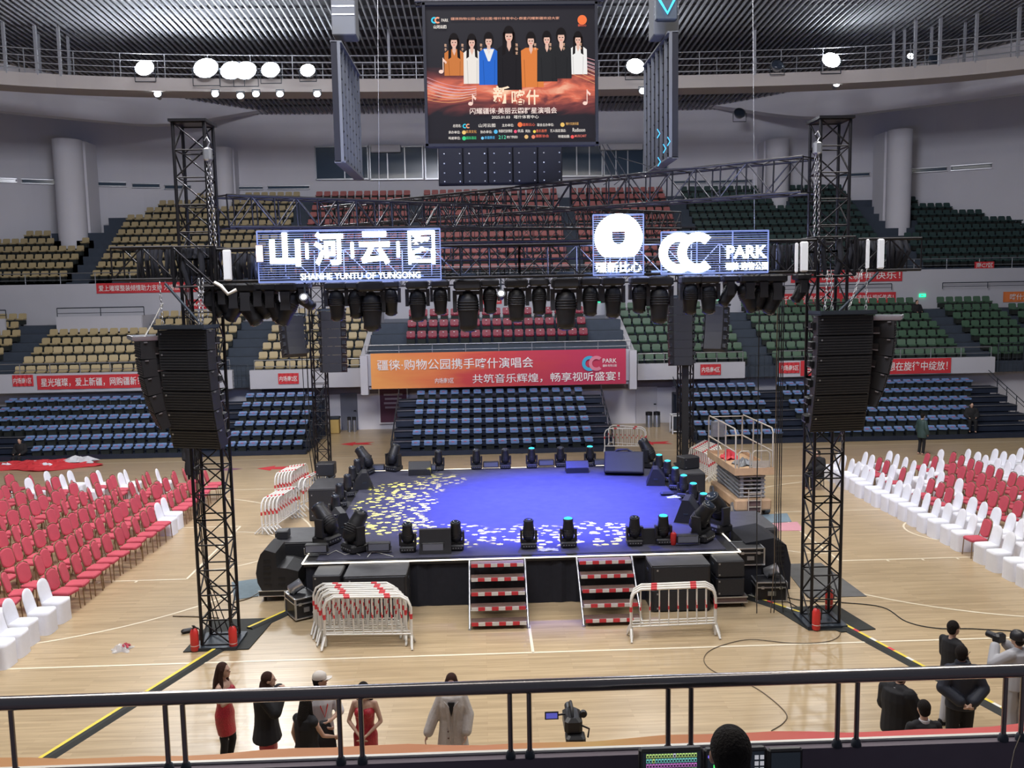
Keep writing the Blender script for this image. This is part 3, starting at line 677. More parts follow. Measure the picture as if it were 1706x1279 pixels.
# ================================================================ TRUSSES
def lattice(mb, a, b, w, h, seg=.6, rc=.03, rb=.016, up=Vector((0, 0, 1)), n=5):
    """square box truss between a and b (centres); w sideways, h along up"""
    a, b = Vector(a), Vector(b); d = (b-a); L = d.length; d.normalize(); s = d.cross(up).normalized(); u = s.cross(d).normalized()
    cor = [s*(w/2)*i+u*(h/2)*j for i, j in ((-1, -1), (1, -1), (1, 1), (-1, 1))]
    for c in cor: mb.tube(a+c, b+c, rc, n)
    k = max(1, int(round(L/seg)))
    for i in range(k+1):
        p = a+d*L*i/k
        for q in range(4): mb.tube(p+cor[q], p+cor[(q+1) % 4], rb, 4, cap=False)
        if i < k:
            p2 = a+d*L*(i+1)/k
            for q in range(4):
                c0, c1 = cor[q], cor[(q+1) % 4]
                if i % 2: c0, c1 = c1, c0
                mb.tube(p+c0, p2+c1, rb, 4, cap=False)
    return mb
def truss(label, a, b, w=.58, h=.6, seg=.6, name='lighting_truss', cloth=0):
    t = thing(name, label, 'truss', a); A = Vector(a); B = Vector(b); L = (B-A).length; n = max(1, int(round(L/3)))
    for i in range(n):
        lattice(MB(), (B-A)*i/n, (B-A)*(i+1)/n, w, h, seg).build('truss_section', M['truss'], t)
    return t
def tower(x, y, h, label, wx=.58, z0=0, plate=True):
    t = thing('truss_tower', label, 'truss tower', (x, y, z0)); n = int(h/2.4)
    for i in range(n): lattice(MB(), (0, 0, .08+(h-.08)*i/n), (0, 0, .08+(h-.08)*(i+1)/n), wx, wx*.95, .48, .033, .017, Vector((0, 1, 0))).build('mast_section', M['truss'], t)
    MB().box((0, 0, .04), (wx+.25, wx+.25, .06)).build('base_plate', M['dark'], t)
    if plate: MB().box((0, 0, h+.03), (wx+.12, wx+.12, .05)).build('top_plate', M['truss'], t)
    return t
def chain(name, label, a, b, parent=None, r=.018):
    a, b = Vector(a), Vector(b); d = b-a; L = d.length; n = int(L/.075); q = d.to_track_quat('Z', 'Y'); mb = MB()
    for i in range(n):
        c = a+d*((i+.5)/n); k = i % 2; pts = []
        for j in range(6):
            t_ = 2*pi*j/6; v = Vector((cos(t_)*.022, 0, sin(t_)*.048)) if k else Vector((0, cos(t_)*.022, sin(t_)*.048)); pts.append(c+q @ v)
        mb.path(pts, .008, 3, True)
    o = mb.build(name, M['chain'], parent)
    if not parent: tag(o, label, 'chain')
    return o
TL, TR = -6.15, 6.15
tower(TL, -6.55, 10.2, 'black lattice tower at the left front of the stage'); tower(TR, -6.4, 10.15, 'black lattice tower at the right front of the stage')
tower(-6.85, 9.0, 9.2, 'black lattice tower at the left back corner of the stage', .5); tower(7.1, 9.8, 9.2, 'black lattice tower at the right back corner of the stage', .5)
for x, y, lb in ((TL, -6.55, 'left'), (TR, -6.4, 'right')):
    s = thing('sleeve_block', 'square truss sleeve riding on the %s front tower behind the main truss' % lb, 'sleeve', (x, y, 7.15))
    mb = MB()
    lattice(mb, (0, 0, 0), (0, 0, .75), .78, .78, .75, .03, .02, Vector((0, 1, 0))); mb.build('frame', M['truss'], s)
    MB().path([(-.2, -.3, .7), (-.22, -.34, .35), (-.15, -.3, .02)], .05, 5).path([(.1, -.3, .7), (.14, -.34, .35), (.05, -.3, .02)], .06, 5).build('cloth_roll', M['black_cloth'], s)
    h = thing('chain_hoist', 'steel chain hoist hanging at the top of the %s front tower' % lb, 'hoist', (x+(.34 if x < 0 else -.36), y-.3, 9.6))
    MB().bbox((0, 0, 0), (.16, .16, .26), .04).build('motor', M['steel'], h); MB().path([(0, 0, .13), (.05, 0, .22), (0, 0, .32), (-.05, 0, .25)], .015).build('hook', M['steel'], h)
    chain('chain', '', (.03, 0, -.1), (.07, 0, -2.2), h); chain('chain', '', (-.03, 0, -.1), (-.03, 0, -1.7), h)
Yf = -6.5
truss('main black front truss carrying the lit signs between the front towers', (TL+.42, Yf-.1, 7.54), (TR-.42, Yf-.1, 7.54))
truss('short truss wing sticking out left of the left front tower', (TL-1.55, Yf-.1, 7.6), (TL-.4, Yf-.1, 7.6), seg=.55)
truss('short truss wing sticking out right of the right front tower', (TR+.4, Yf-.1, 7.54), (TR+1.65, Yf-.1, 7.54), seg=.55)
truss('left side truss running back from the left front tower', (TL-.2, Yf+.6, 7.54), (-6.6, 8.6, 7.54))
truss('right side truss running back from the right front tower', (TR+.2, Yf+.6, 7.54), (6.9, 9.4, 7.54))
truss('upper back truss between the two back towers', (-6.5, 9.5, 9.1), (6.8, 9.7, 9.1))
truss('lower back truss between the two back towers', (-6.5, 9.2, 7.5), (6.8, 9.5, 7.5))
truss('high diagonal truss from the right front tower toward the left back', (TR-.3, -6.2, 9.15), (-6.3, 9.0, 9.75), .6, .68)
truss('high diagonal truss from the left front tower toward the right back', (TL+.3, -6.2, 8.6), (6.5, 9.2, 9.45))
truss('middle cross truss over the stage', (-6.6, 2.0, 8.12), (6.7, 2.0, 8.12), .5, .5)
# bundled cloth and cables inside the truss
for i, (x0, x1, z) in enumerate(((-7.3, -6.6, 7.6), (-6.5, -5.9, 7.62), (-5.55, -5.0, 7.5), (4.75, 5.4, 7.5), (6.5, 7.05, 7.55), (7.25, 7.6, 7.55))):
    mb = MB(); random.seed(i)
    for k in range(9):
        x = x0+(x1-x0)*k/8; mb.path([(x, Yf-.1, z+.26), (x+random.uniform(-.05, .05), Yf-.2+random.uniform(-.08, .08), z+.05), (x+random.uniform(-.06, .06), Yf-.1, z-.26)], .045, 5)
    tag(mb.build('cable_bundle', M['black_cloth']), 'black cable and cloth bundle stuffed in the front truss, %s from the left' % nth(i), 'cable bundle')
for x, zz, w_, lb in ((-5.53, 7.54, .15, 'beside the left tower'), (-5.05, 7.56, .0, ''), (5.48, 7.52, .15, 'beside the right tower'), (5.33, 7.5, .05, 'behind the upright lamp beside the right tower'), (6.98, 7.55, .12, 'in the right truss wing, outer'), (6.72, 7.55, .05, 'in the right truss wing, inner')):
    if not w_: continue
    t = thing('blinder_bar', 'white upright light bar in the truss '+lb, 'light', (x, Yf-.43, zz))
    MB().bbox((0, 0, 0), (w_, .08, .58), .02).build('housing', M['white'], t); MB().box((0, -.045, 0), (w_*.8, .01, .52)).build('diffuser', mat('bar_diffuser', (.7, .72, .74), .4, emis=(.9, .92, 1), es=.15), t)
t = thing('blinder_bar', 'glowing pink-white lamp at the left end of the characters sign', 'light', (-4.88, Yf-.56, 7.74))
MB().box((0, 0, 0), (.13, .06, .32)).build('housing', M['dark'], t); MB().box((0, -.035, 0), (.12, .01, .30)).build('diffuser', emit('pink_white_lamp', (1, .72, .68), 4), t)

# ---------------------------------------------------------------- LED mesh signs
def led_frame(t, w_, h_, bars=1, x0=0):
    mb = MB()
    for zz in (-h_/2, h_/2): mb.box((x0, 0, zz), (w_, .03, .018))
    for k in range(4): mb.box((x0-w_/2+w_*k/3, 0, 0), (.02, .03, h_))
    mb.build('frame', M['led_glare'], t)
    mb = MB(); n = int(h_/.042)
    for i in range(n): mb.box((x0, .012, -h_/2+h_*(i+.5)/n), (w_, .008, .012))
    mb.build('led_strips', M['led_glare'], t)
    for s_ in (-1, 1): MB().box((x0+s_*w_*.36, .11, -.12), (.03, .24, .03)).build('bracket', M['dark'], t)
SY = Yf-.52
s1 = thing('led_sign', 'glowing sign of four big Chinese characters on the left of the front truss', 'sign', (-3.22, SY, 7.68))
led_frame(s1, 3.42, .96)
for ch, x, w_ in (('山', -1.08, .52), ('河', -.38, .50), ('云', .36, .52), ('图', 1.12, .46)): text_mesh(ch, w_*1.1, .62, M['led'], s1, (x*1.16+.06, -.03, .13), bold=.012 if ch == '图' else .035)
for x in (-.73, .0, .74): MB().bbox((x*1.16+.06, -.03, .10), (.06, .02, .30), .02).build('divider', M['led'], s1)
text_mesh('SHANHE YUNTU OF YUNGONG', 2.25, .12, M['led'], s1, (.20, -.03, -.38), bold=.012)
s2 = thing('led_sign', 'glowing round disc sign with a hole and characters below, on the front truss', 'sign', (1.87, SY, 7.80))
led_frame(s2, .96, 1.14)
mb = MB(); n = 40; R0, R1 = .455, .12
for i in range(n):
    a0, a1 = 2*pi*i/n, 2*pi*(i+1)/n
    def outer(a):
        x, z = cos(a)*R0, sin(a)*R0; return (x, max(z, -.36))
    def inner(a):
        c_, s_ = cos(a), sin(a); m_ = max(abs(c_), abs(s_)); k_ = R1/(m_ if s_ > 0 else 1); return (c_*k_*1.05, s_*k_)
    P = [outer(a0), outer(a1), inner(a1), inner(a0)]; mb.poly([(x-.0, -.04, z+.13) for x, z in P][::-1], .03, (0, 1, 0))
mb.build('disc', M['led'], s2); text_mesh('疆新比心', .88, .20, M['led'], s2, (0, -.03, -.42), bold=.012)
s3 = thing('led_sign', 'glowing CC PARK sign on the right of the front truss', 'sign', (3.72, SY, 7.63))
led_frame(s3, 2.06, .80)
cc_logo(s3, (-.52, -.04, .0), .38, [M['led'], M['led']], .95)
text_mesh('PARK', .78, .24, M['led'], s3, (.61, -.03, .0), bold=.03); text_mesh('疆徕·购物公园', .82, .15, M['led'], s3, (.61, -.03, -.27), bold=.012)
area((-3.0, SY-.1, 7.7), (-3.0, -20, 4), 2.8, .6, 60, (.55, .65, 1)); area((2.9, SY-.1, 7.7), (2.9, -20, 4), 2.4, .6, 60, (.55, .65, 1))
area((-3.0, SY+.2, 7.7), (-3, 10, 8.5), 2.8, .6, 520, (.36, .46, 1)); area((2.9, SY+.2, 7.7), (2.9, 10, 8.5), 2.8, .6, 520, (.42, .52, 1))

# ---------------------------------------------------------------- hanging scoreboard screens
EM = {}
def em(col, s=1.0):
    k = (col, s)
    if k not in EM: EM[k] = emit('screen_colour_%d' % len(EM), col, s)
    return EM[k]
SCY = -4.6
a = at(708, 10, SCY); b = at(992, 237, SCY); sw, sh = b.x-a.x, a.z-b.z; cx, cz = (a.x+b.x)/2, (a.z+b.z)/2
sc = thing('hanging_led_screen', 'big hanging LED screen showing the concert poster, high in the centre', 'screen', (cx, SCY, cz))
mb = MB().box((0, .22, 0), (sw+.05, .36, sh+.05)); mb.build('cabinet', M['back'], sc)
mb = MB(); 
for dx, dz, ww, hh in ((0, sh/2+.03, sw+.14, .06), (0, -sh/2-.03, sw+.14, .06), (-sw/2-.03, 0, .06, sh+.1), (sw/2+.03, 0, .06, sh+.1)): mb.box((dx, .0, dz), (ww, .14, hh))
mb.build('bezel', M['back'], sc)
def screen_mat():
    m = bpy.data.materials.new('poster_backdrop'); m.use_nodes = True; N, L = nt(m); b_ = N['Principled BSDF']; b_.inputs['Base Color'].default_value = (.0015, .0015, .0015, 1); b_.inputs['Specular IOR Level'].default_value = .05
    tc = N.new('ShaderNodeTexCoord'); sp = N.new('ShaderNodeSeparateXYZ'); L.new(tc.outputs['Object'], sp.inputs[0])
    n = N.new('ShaderNodeTexNoise'); n.inputs['Scale'].default_value = 1.3; n.inputs['Detail'].default_value = 5; n.inputs['Distortion'].default_value = 1.8
    mp = N.new('ShaderNodeMapping'); mp.inputs['Scale'].default_value = (.8, 1, 2.2); L.new(tc.outputs['Object'], mp.inputs[0]); L.new(mp.outputs[0], n.inputs['Vector'])
    # glow band around z = -0.35
    ad = N.new('ShaderNodeMath'); ad.operation = 'ADD'; ad.inputs[1].default_value = .33; L.new(sp.outputs['Z'], ad.inputs[0])
    ab = N.new('ShaderNodeMath'); ab.operation = 'ABSOLUTE'; L.new(ad.outputs[0], ab.inputs[0])
    mr = N.new('ShaderNodeMapRange'); mr.inputs['From Min'].default_value = .62; mr.inputs['From Max'].default_value = .05; L.new(ab.outputs[0], mr.inputs['Value'])
    mu = N.new('ShaderNodeMath'); mu.operation = 'MULTIPLY'; L.new(mr.outputs[0], mu.inputs[0]); L.new(n.outputs['Fac'], mu.inputs[1])
    cr = N.new('ShaderNodeValToRGB'); e = cr.color_ramp.elements; e[0].position = .10; e[0].color = (.020, .018, .024, 1); e[1].position = .72; e[1].color = (1, .62, .42, 1)
    x = cr.color_ramp.elements.new(.30); x.color = (.20, .05, .05, 1); x = cr.color_ramp.elements.new(.48); x.color = (.75, .17, .10, 1)
    L.new(mu.outputs[0], cr.inputs[0]); L.new(cr.outputs[0], b_.inputs['Emission Color']); b_.inputs['Emission Strength'].default_value = 1.0; return m
scr = MB().quad((-sw/2, .03, -sh/2), (sw/2, .03, -sh/2), (sw/2, .03, sh/2), (-sw/2, .03, sh/2)).build('picture', screen_mat(), sc)
def U(u, v, d=0): return (-sw/2+u*sw, .024-d, sh/2-v*sh)     # u,v in 0..1 from the top left
FD = [0]
def figure_on_screen(u, vtop, sc_, body, col, hair=(.008, .005, .005), low=.60, wd=.058, sleeves=None, long_hair=False):
    FD[0] += .004; d0 = FD[0]
    def U(u, v, d=0): return (-sw/2+u*sw, .024-d-d0, sh/2-v*sh)
    mb = MB(); hh = .044*sc_; hw = .021*sc_; vc = vtop+hh
    mb.use(em(col)).poly([U(*p) for p in [(u-wd*.45, vc+hh*1.25), (u-wd, vc+hh*1.9), (u-wd*1.05, low), (u+wd*1.05, low), (u+wd, vc+hh*1.9), (u+wd*.45, vc+hh*1.25)]])
    skin = (.80, .50, .40)
    mb.use(em(hair)).poly([U(u+hw*1.4*cos(t), vc-.008+hh*1.25*sin(t), .002) for t in [2*pi*i/14 for i in range(14)]][::-1])
    mb.use(em(skin)).poly([U(u-hw*.45, vc+hh*.6, .003), U(u-hw*.5, vc+hh*1.6, .003), U(u, vc+hh*2.3, .003), U(u+hw*.5, vc+hh*1.6, .003), U(u+hw*.45, vc+hh*.6, .003)][::1])
    mb.poly([U(u+hw*.92*cos(t), vc+.008+hh*.82*sin(t), .004) for t in [2*pi*i/14 for i in range(14)]][::-1])
    mb.use(em(hair)).poly([U(u+hw*1.0*cos(t), vc-.002+hh*.82*sin(t), .0046) for t in [pi*1.08+pi*.84*i/10 for i in range(11)]][::-1])
    mb.use(em((.03, .015, .015))).quad(U(u-hw*.6, vc+.010, .005), U(u-hw*.2, vc+.010, .005), U(u-hw*.2, vc+.004, .005), U(u-hw*.6, vc+.004, .005)).quad(U(u+hw*.2, vc+.010, .005), U(u+hw*.6, vc+.010, .005), U(u+hw*.6, vc+.004, .005), U(u+hw*.2, vc+.004, .005))
    mb.use(em((.7, .12, .1))).quad(U(u-hw*.3, vc+hh*.62, .005), U(u+hw*.3, vc+hh*.62, .005), U(u+hw*.3, vc+hh*.52, .005), U(u-hw*.3, vc+hh*.52, .005))
    mb.use(em(tuple(c*.6 for c in col))).poly([U(u-wd*.62, vc+hh*3.2, .001), U(u-wd*.55, low, .001), U(u-wd*.50, low, .001), U(u-wd*.56, vc+hh*3.2, .001)]).poly([U(u+wd*.56, vc+hh*3.2, .001), U(u+wd*.50, low, .001), U(u+wd*.55, low, .001), U(u+wd*.62, vc+hh*3.2, .001)])
    if long_hair:
        mb.use(em(hair)); [mb.poly([U(u+k*hw*.7, vc-hh*.6, .002), U(u+k*hw*.9, vc+hh*2.6, .002), U(u+k*hw*1.7, vc+hh*2.9, .002), U(u+k*hw*1.5, vc-hh*.4, .002)]) for k in (-1, 1)]
    if sleeves: mb.use(em(sleeves)).poly([U(u-wd*.55, vc+hh*1.4, .003), U(u-wd*.1, vc+hh*3.4, .003), U(u+wd*.1, vc+hh*3.4, .003), U(u+wd*.55, vc+hh*1.4, .003)])
    mb.build('pictured_figure', None, scr)
mb = MB()   # pictured light ribbons
for q, (c0, amp) in enumerate((((.9, .45, .50), .0), ((.95, .70, .75), .02), ((1, .45, .2), .05))):
    for k in range(4):
        pts = [(i/24, .47+.14*sin(i/24*5.2+.35+amp*8+.06*k)*(.8)+.02*k+amp) for i in range(25)]
        mb.use(em(c0, .8))
        for (u0, v0), (u1, v1) in zip(pts, pts[1:]):
            if .3 < (u0+u1)/2 < .62: continue
            mb.quad(U(u0, v0+.004, .001), U(u1, v1+.004, .001), U(u1, v1, .001), U(u0, v0, .001))
mb.build('pictured_ribbons', None, scr)
figure_on_screen(.165, .21, 1.0, 0, (.62, .20, .05), low=.50, long_hair=True)
figure_on_screen(.27, .215, .95, 0, (.86, .80, .74), low=.56, wd=.05, long_hair=True)
figure_on_screen(.37, .205, 1.0, 0, (.02, .14, .62), low=.57, sleeves=(.85, .85, .85))
figure_on_screen(.62, .205, 1.0, 0, (.75, .22, .05), low=.59, wd=.07)
figure_on_screen(.715, .20, .95, 0, (.02, .02, .022), low=.55)
figure_on_screen(.90, .205, .9, 0, (.88, .86, .84), low=.50, wd=.052, long_hair=True)
figure_on_screen(.80, .18, 1.05, 0, (.018, .018, .02), low=.53, wd=.058)
figure_on_screen(.49, .165, 1.15, 0, (.012, .010, .012), low=.61, wd=.07, long_hair=True)
WS = em((1, .92, .85), 1.0); GO = em((1, .75, .55), 1.1)
def st(body, u, v, w_, h_, m_, bold=.003): text_mesh(body, w_*sw, h_*sh, m_, scr, U(u, v, .045), bold=bold)
st('新', .44, .645, .10, .13, GO, .018); st('喀', .54, .665, .08, .11, GO, .012); st('什', .625, .665, .075, .11, GO, .02)
st('闪耀疆徕·美丽云图群星演唱会', .51, .762, .52, .045, em((1, .82, .75), 1.0), .008)
st('2025.01.03   喀什体育中心', .52, .808, .28, .026, WS)
st('总冠名:', .172, .868, .05, .022, WS); st('主办单位:', .475, .868, .07, .022, WS); st('联合主办单位:', .70, .868, .10, .022, WS)
st('承办单位:', .155, .915, .07, .022, WS); st('协办单位:', .345, .915, .07, .022, WS); st('网友:', .595, .912, .03, .022, WS); st('艺人指定酒店:', .775, .912, .095, .022, WS)
st('鸣谢单位:', .155, .958, .07, .022, WS); st('特邀拍摄:', .81, .955, .07, .022, WS)
st('山河云图', .35, .868, .10, .026, WS); st('疆新比心', .60, .865, .075, .022, em((.9, .15, .08))); st('喀什文旅乐园', .86, .862, .075, .02, em((.9, .5, .15)))
st('欢洋文化', .255, .912, .065, .022, em((.95, .45, .12))); st('新疆演艺投资集团', .46, .910, .08, .022, WS); st('优品', .55, .910, .035, .022, WS); st('音乐直播', .675, .912, .065, .022, em((.9, .2, .1))); st('Radisson', .90, .908, .075, .028, WS, .0)
st('国际酒店', .255, .958, .06, .022, em((.05, .7, .25))); st('新疆赛诺', .365, .957, .06, .022, em((.1, .5, .9))); st('212', .44, .955, .045, .026, em((.1, .75, .45))); st('喀什广播电视台', .50, .955, .065, .02, WS); st('摄影协会', .68, .950, .08, .022, em((.9, .15, .1))); st('MUSICART', .91, .953, .07, .018, em((.9, .2, .15)))
st('疆徕购物公园·山河云图·喀什体育中心·群星闪耀新疆欢迎大家', .47, .095, .64, .020, em((.95, .45, .30)))
st('PARK', .115, .105, .04, .022, WS); st('山河云图', .085, .152, .075, .025, WS, .02); st('疆新比心', .925, .148, .05, .018, em((.9, .15, .08)))
for nm_, u in (('歌手', .115), ('歌手', .215), ('歌手', .325), ('独唱家', .535), ('歌手', .645), ('歌手', .735), ('歌手', .815), ('歌手', .915)):
    for q, ch in enumerate(nm_): st(ch, u, .285+q*.03, .014, .022, em((1, .6, .4)))
mb = MB()
def disc(u, v, r, col, n=16): mb.use(em(col)).poly([U(u+r*cos(t)*sh/sw, v+r*sin(t), .005) for t in [2*pi*i/n for i in range(n)]][::-1])
disc(.927, .105, .035, (.95, .20, .06)); disc(.548, .862, .018, (.95, .20, .06)); disc(.803, .866, .016, (.85, .55, .15)); disc(.212, .915, .015, (.9, .6, .2)); disc(.402, .912, .015, (.1, .5, .85)); disc(.212, .958, .015, (.05, .65, .25)); disc(.585, .952, .015, (.8, .5, .2))
disc(.520, .912, .012, (.9, .1, .2)); disc(.634, .914, .011, (.9, .7, .1)); disc(.322, .958, .011, (.2, .6, .9)); disc(.862, .956, .013, (.9, .1, .1)); disc(.627, .953, .014, (.85, .25, .15))
mb.build('logo', None, scr)
mb = MB()
for u, v, r in ((.085, .42, .05), (.255, .67, .035), (.94, .66, .05)):   # music notes
    mb.use(em((1, .7, .6))).poly([U(u+.012*cos(t)*1.2, v+.014*sin(t)+r, .004) for t in [2*pi*i/10 for i in range(10)]][::-1]); mb.quad(U(u+.010, v+r, .004), U(u+.015, v+r, .004), U(u+.015, v-r, .004), U(u+.010, v-r, .004)); mb.poly([U(u+.01, v-r, .004), U(u+.035, v-r+.03, .004), U(u+.03, v-r+.045, .004), U(u+.01, v-r+.02, .004)][::-1])
mb.build('pictured_note', None, scr)
for (u, v, r_) in ((.062, .10, .085), (.228, .868, .06)):
    for k, col in enumerate(((.05, .65, .9), (.95, .40, .25))):
        m2 = MB().use(em(col))
        for i in range(14):
            a0, a1 = radians(50+260*i/14), radians(50+260*(i+1)/14); q = r_*.28
            m2.poly([U(u+(k-.5)*.02+cos(a_)*rr*sh/sw, v-sin(a_)*rr, .006+.001*k) for a_, rr in ((a0, q*.5), (a1, q*.5), (a1, q), (a0, q))], None)
        m2.build('logo', None, scr)
# back and side screens of the ring
def side_panel(x, y0, y1, z0, z1, label, s):
    t = thing('hanging_led_screen', label, 'screen', (x, (y0+y1)/2, (z0+z1)/2)); L = abs(y1-y0); h = z1-z0
    MB().box((0, 0, 0), (.14, L, h)).build('cabinet', M['back'], t)
    n = 6
    for i in range(n+1):
        MB().box((-s*.11, -L/2+L*i/n, 0), (.07, .04, h)).build('rib', M['back_rib'], t)
    for zz in (-h/2, h/2): MB().box((-s*.05, 0, zz), (.26, L, .04)).build('rail', M['back_rib'], t)
    mb = MB()
    for i in range(n):
        for k in range(9): mb.box((-s*.095, -L/2+L*(i+.5)/n, -h/2+h*(k+.5)/9), (.03, L/n*.6, .03))
    mb.build('latches', M['back'], t)
    return t
side_panel(-3.98, -3.1, .05, 9.98, 12.65, 'left hanging side screen seen edge-on beside the poster screen', -1)
side_panel(3.82, -3.1, .05, 9.98, 12.8, 'right hanging side screen seen edge-on beside the poster screen', 1)
for x, lb in ((-3.75, 'left'), (3.80, 'right')):
    a = at(553 if x < 0 else 1086, 0, -2.6); b = at(595 if x < 0 else 1128, 62, -2.6)
    t = thing('hanging_cabinet', 'dark cabinet hanging above the %s side screen at the top edge' % lb, 'cabinet', ((a.x+b.x)/2, -2.5, b.z+.9))
    MB().bbox((0, 0, 0), (b.x-a.x, .6, 1.8), .02).build('body', M['back_rib'], t)
    for k in range(3): MB().box((0, -.31, -.45+k*.18), (b.x-a.x-.04, .02, .03)).build('rail', M['steel'], t)
t = thing('hanging_led_screen', 'rear hanging screen seen from behind below the poster screen, black panels with dots', 'screen', (-.17, .1, 10.9)); W2 = 3.32; H2 = 2.2
MB().box((0, .15, 0), (W2, .2, H2)).build('cabinet', M['back'], t)
for i in range(5): 
    MB().bbox((-W2/2+W2*(i+.5)/5, .0, 0), (W2/5-.03, .14, H2-.04), .02).build('panel', M['back'], t)
mb = MB()
for i in range(10):
    for zz in (-.30, -.55, -.80, -1.02): mb.ell((-W2/2+W2*(i+.5)/10+(.08 if i % 2 else 0), -.08, zz), .022, 6, 4)
mb.build('latches', M['chain'], t)
t = truss('scoreboard hanging truss at the very top above the poster screen', (cx-2.0, SCY+.2, cz+sh/2+.22), (cx+2.0, SCY+.2, cz+sh/2+.22), .3, .22, .3, 'screen_truss')
for (px, y0, y1, Y, lb) in ((629, 0, 385, -2, 'left of the poster screen'), (1254, 0, 385, -2, 'above the CC PARK sign')):
    p = at(px, y0-30, Y); q = at(px+3, y1, Y); tag(MB().tube(p, q, .006, 4).build('hanging_wire', M['chain']), 'thin pale wire hanging from the roof '+lb, 'wire')
for i in range(3):
    p = at(995+i*8, 240, -3); q = at(1005+i*18, 308, -3); m_ = (p+q)/2+Vector((.3, 0, -.35))
    tag(MB().path([p, m_, q], .012, 4).build('hanging_cable', M['cable']), 'loose black cable below the poster screen corner, %s from left' % nth(i), 'cable')
tag(MB().path([at(1030, 262, -3), at(1100, 282, -4), at(1180, 278, -5), at(1260, 268, -6)], .01, 4).build('hanging_cable', M['cable']), 'thin dark cable sagging from the screen to the right truss', 'cable')
t = thing('moving_head_light', 'bright cyan lit fixture at the top edge above the right side screen', 'stage light', at(1106, 22, -2.9)+Vector((0, -.35, 0)))
MB().path([(-.18, 0, .2), (0, -.05, -.12), (.2, 0, .25)], .03).build('light_strip', emit('azure_lamp', (.05, .55, 1), 3), t); MB().bbox((0, .1, 0), (.5, .2, .5), .03).build('body', M['dark'], t)
for i, (px, py) in enumerate(((1095, 215), (1105, 240), (1096, 262), (1112, 228))):
    p = at(px, py, -3.2); tag(MB().path([p, p+Vector((.06, 0, -.1)), p+Vector((0, 0, -.2))], .012, 4).build('light_strip', emit('azure_glint', (.08, .5, .9), 1.6)), 'small blue glowing strip on the right side screen, %s from top' % nth([0, 2, 3, 1][i]), 'light strip')
# ================================================================ LINE ARRAYS
def line_array(label, x, y, ztop, n, w_, hcab, tilt0, dtilt, rz=0, frame=True, shift=0.0, depth=.5, frame_m='dark'):
    t = thing('line_array_speaker', label, 'speaker', (x, y, ztop), rz)
    if frame:
        mb = MB().box((0, .0, .0), (w_*1.0, .5, .025)); mb.box((0, -.26, .04), (w_*1.0, .025, .07)); mb.box((-w_/2, .0, .04), (.025, .5, .06)); mb.box((w_/2, .0, .04), (.025, .5, .06)); mb.build('rigging_frame', M[frame_m], t)
    p = Vector((0, 0, -.02)); tl = tilt0
    for i in range(n):
        R = Matrix.Rotation(radians(tl), 3, 'X')
        c = p + R @ Vector((0, .1, -hcab/2))
        mb = MB(); hw, hh, d = w_/2, hcab/2-.006, depth
        prof = [(-hw, -.24), (hw, -.24), (hw, .02), (hw*.72, d-.24), (-hw*.72, d-.24)]
        vs = [c+R @ Vector((X, Y, Z)) for Z in (-hh, hh) for (X, Y) in prof]
        mb.add(vs, [(4, 3, 2, 1, 0), (5, 6, 7, 8, 9)]+[(k, (k+1) % 5, 5+(k+1) % 5, 5+k) for k in range(5)])
        cab = mb.build('speaker_cabinet', M['speaker'], t)
        g = MB(); ng = 7
        for k in range(ng): g.box(c+R @ Vector((0, -.248, -hh+2*hh*(k+.5)/ng)), (w_*.95, .012, 2*hh/ng*.55), R)
        g.build('grille', M['grille'], cab)
        b = MB().box(c+R @ Vector((-hw*.86, -.258, hh*.6)), (.03, .01, .03), R); 
        for s_ in (-1, 1): b.box(c+R @ Vector((s_*(hw+.01), -.15, hh*.9)), (.03, .06, .02), R)
        b.build('badge', M['steel'], cab)
        hd = MB()
        for s_ in (-1, 1): hd.box(c+R @ Vector((s_*(hw*.93), .09, 0)), (.10, .12, .10), R)
        hd.use(M['black']); [hd.box(c+R @ Vector((s_*(hw*.86+.005), .09, -.02)), (.12, .16, .14), R) for s_ in (-1, 1)]; hd.use(M['steel']); [hd.box(c+R @ Vector((s_*(hw*.86+.065), .09, -.07)), (.012, .16, .02), R) for s_ in (-1, 1)]
        hd.m[:12] = [0]*12
        hd.build('handle', None, cab)
        p = p + R @ Vector((0, 0, -hcab)); tl += dtilt
    return t
line_array('main hanging speaker array of six black cabinets at the left front tower', -6.22, -7.35, 6.38, 6, 1.02, .375, -1, 3.0, radians(-16))
line_array('main hanging speaker array of six black cabinets at the right front tower', 6.08, -7.35, 6.42, 6, 1.10, .375, -1, 3.0, radians(5))
line_array('outer hanging speaker array turned to the left, behind the left main array', -7.12, -7.0, 6.18, 5, .85, .335, 0, 5, radians(-62), frame_m='silver')
line_array('outer hanging speaker array turned to the right, behind the right main array', 7.12, -7.0, 6.3, 5, .85, .335, 0, 5, radians(62), frame_m='silver')
line_array('hanging speaker array seen beside the left back tower, left of it', -7.72, 8.6, 6.2, 5, .9, .30, 2, 4, radians(-150))
line_array('hanging speaker array on the left back tower itself', -6.2, 8.4, 6.35, 7, .95, .32, 0, 1, radians(180))
line_array('hanging speaker array beside the right back tower, right of it', 8.1, 9.0, 6.25, 5, .9, .34, 2, 4, radians(150))
line_array('hanging speaker array on the right back tower itself', 6.75, 9.1, 6.6, 8, .95, .32, 0, 1, radians(180))
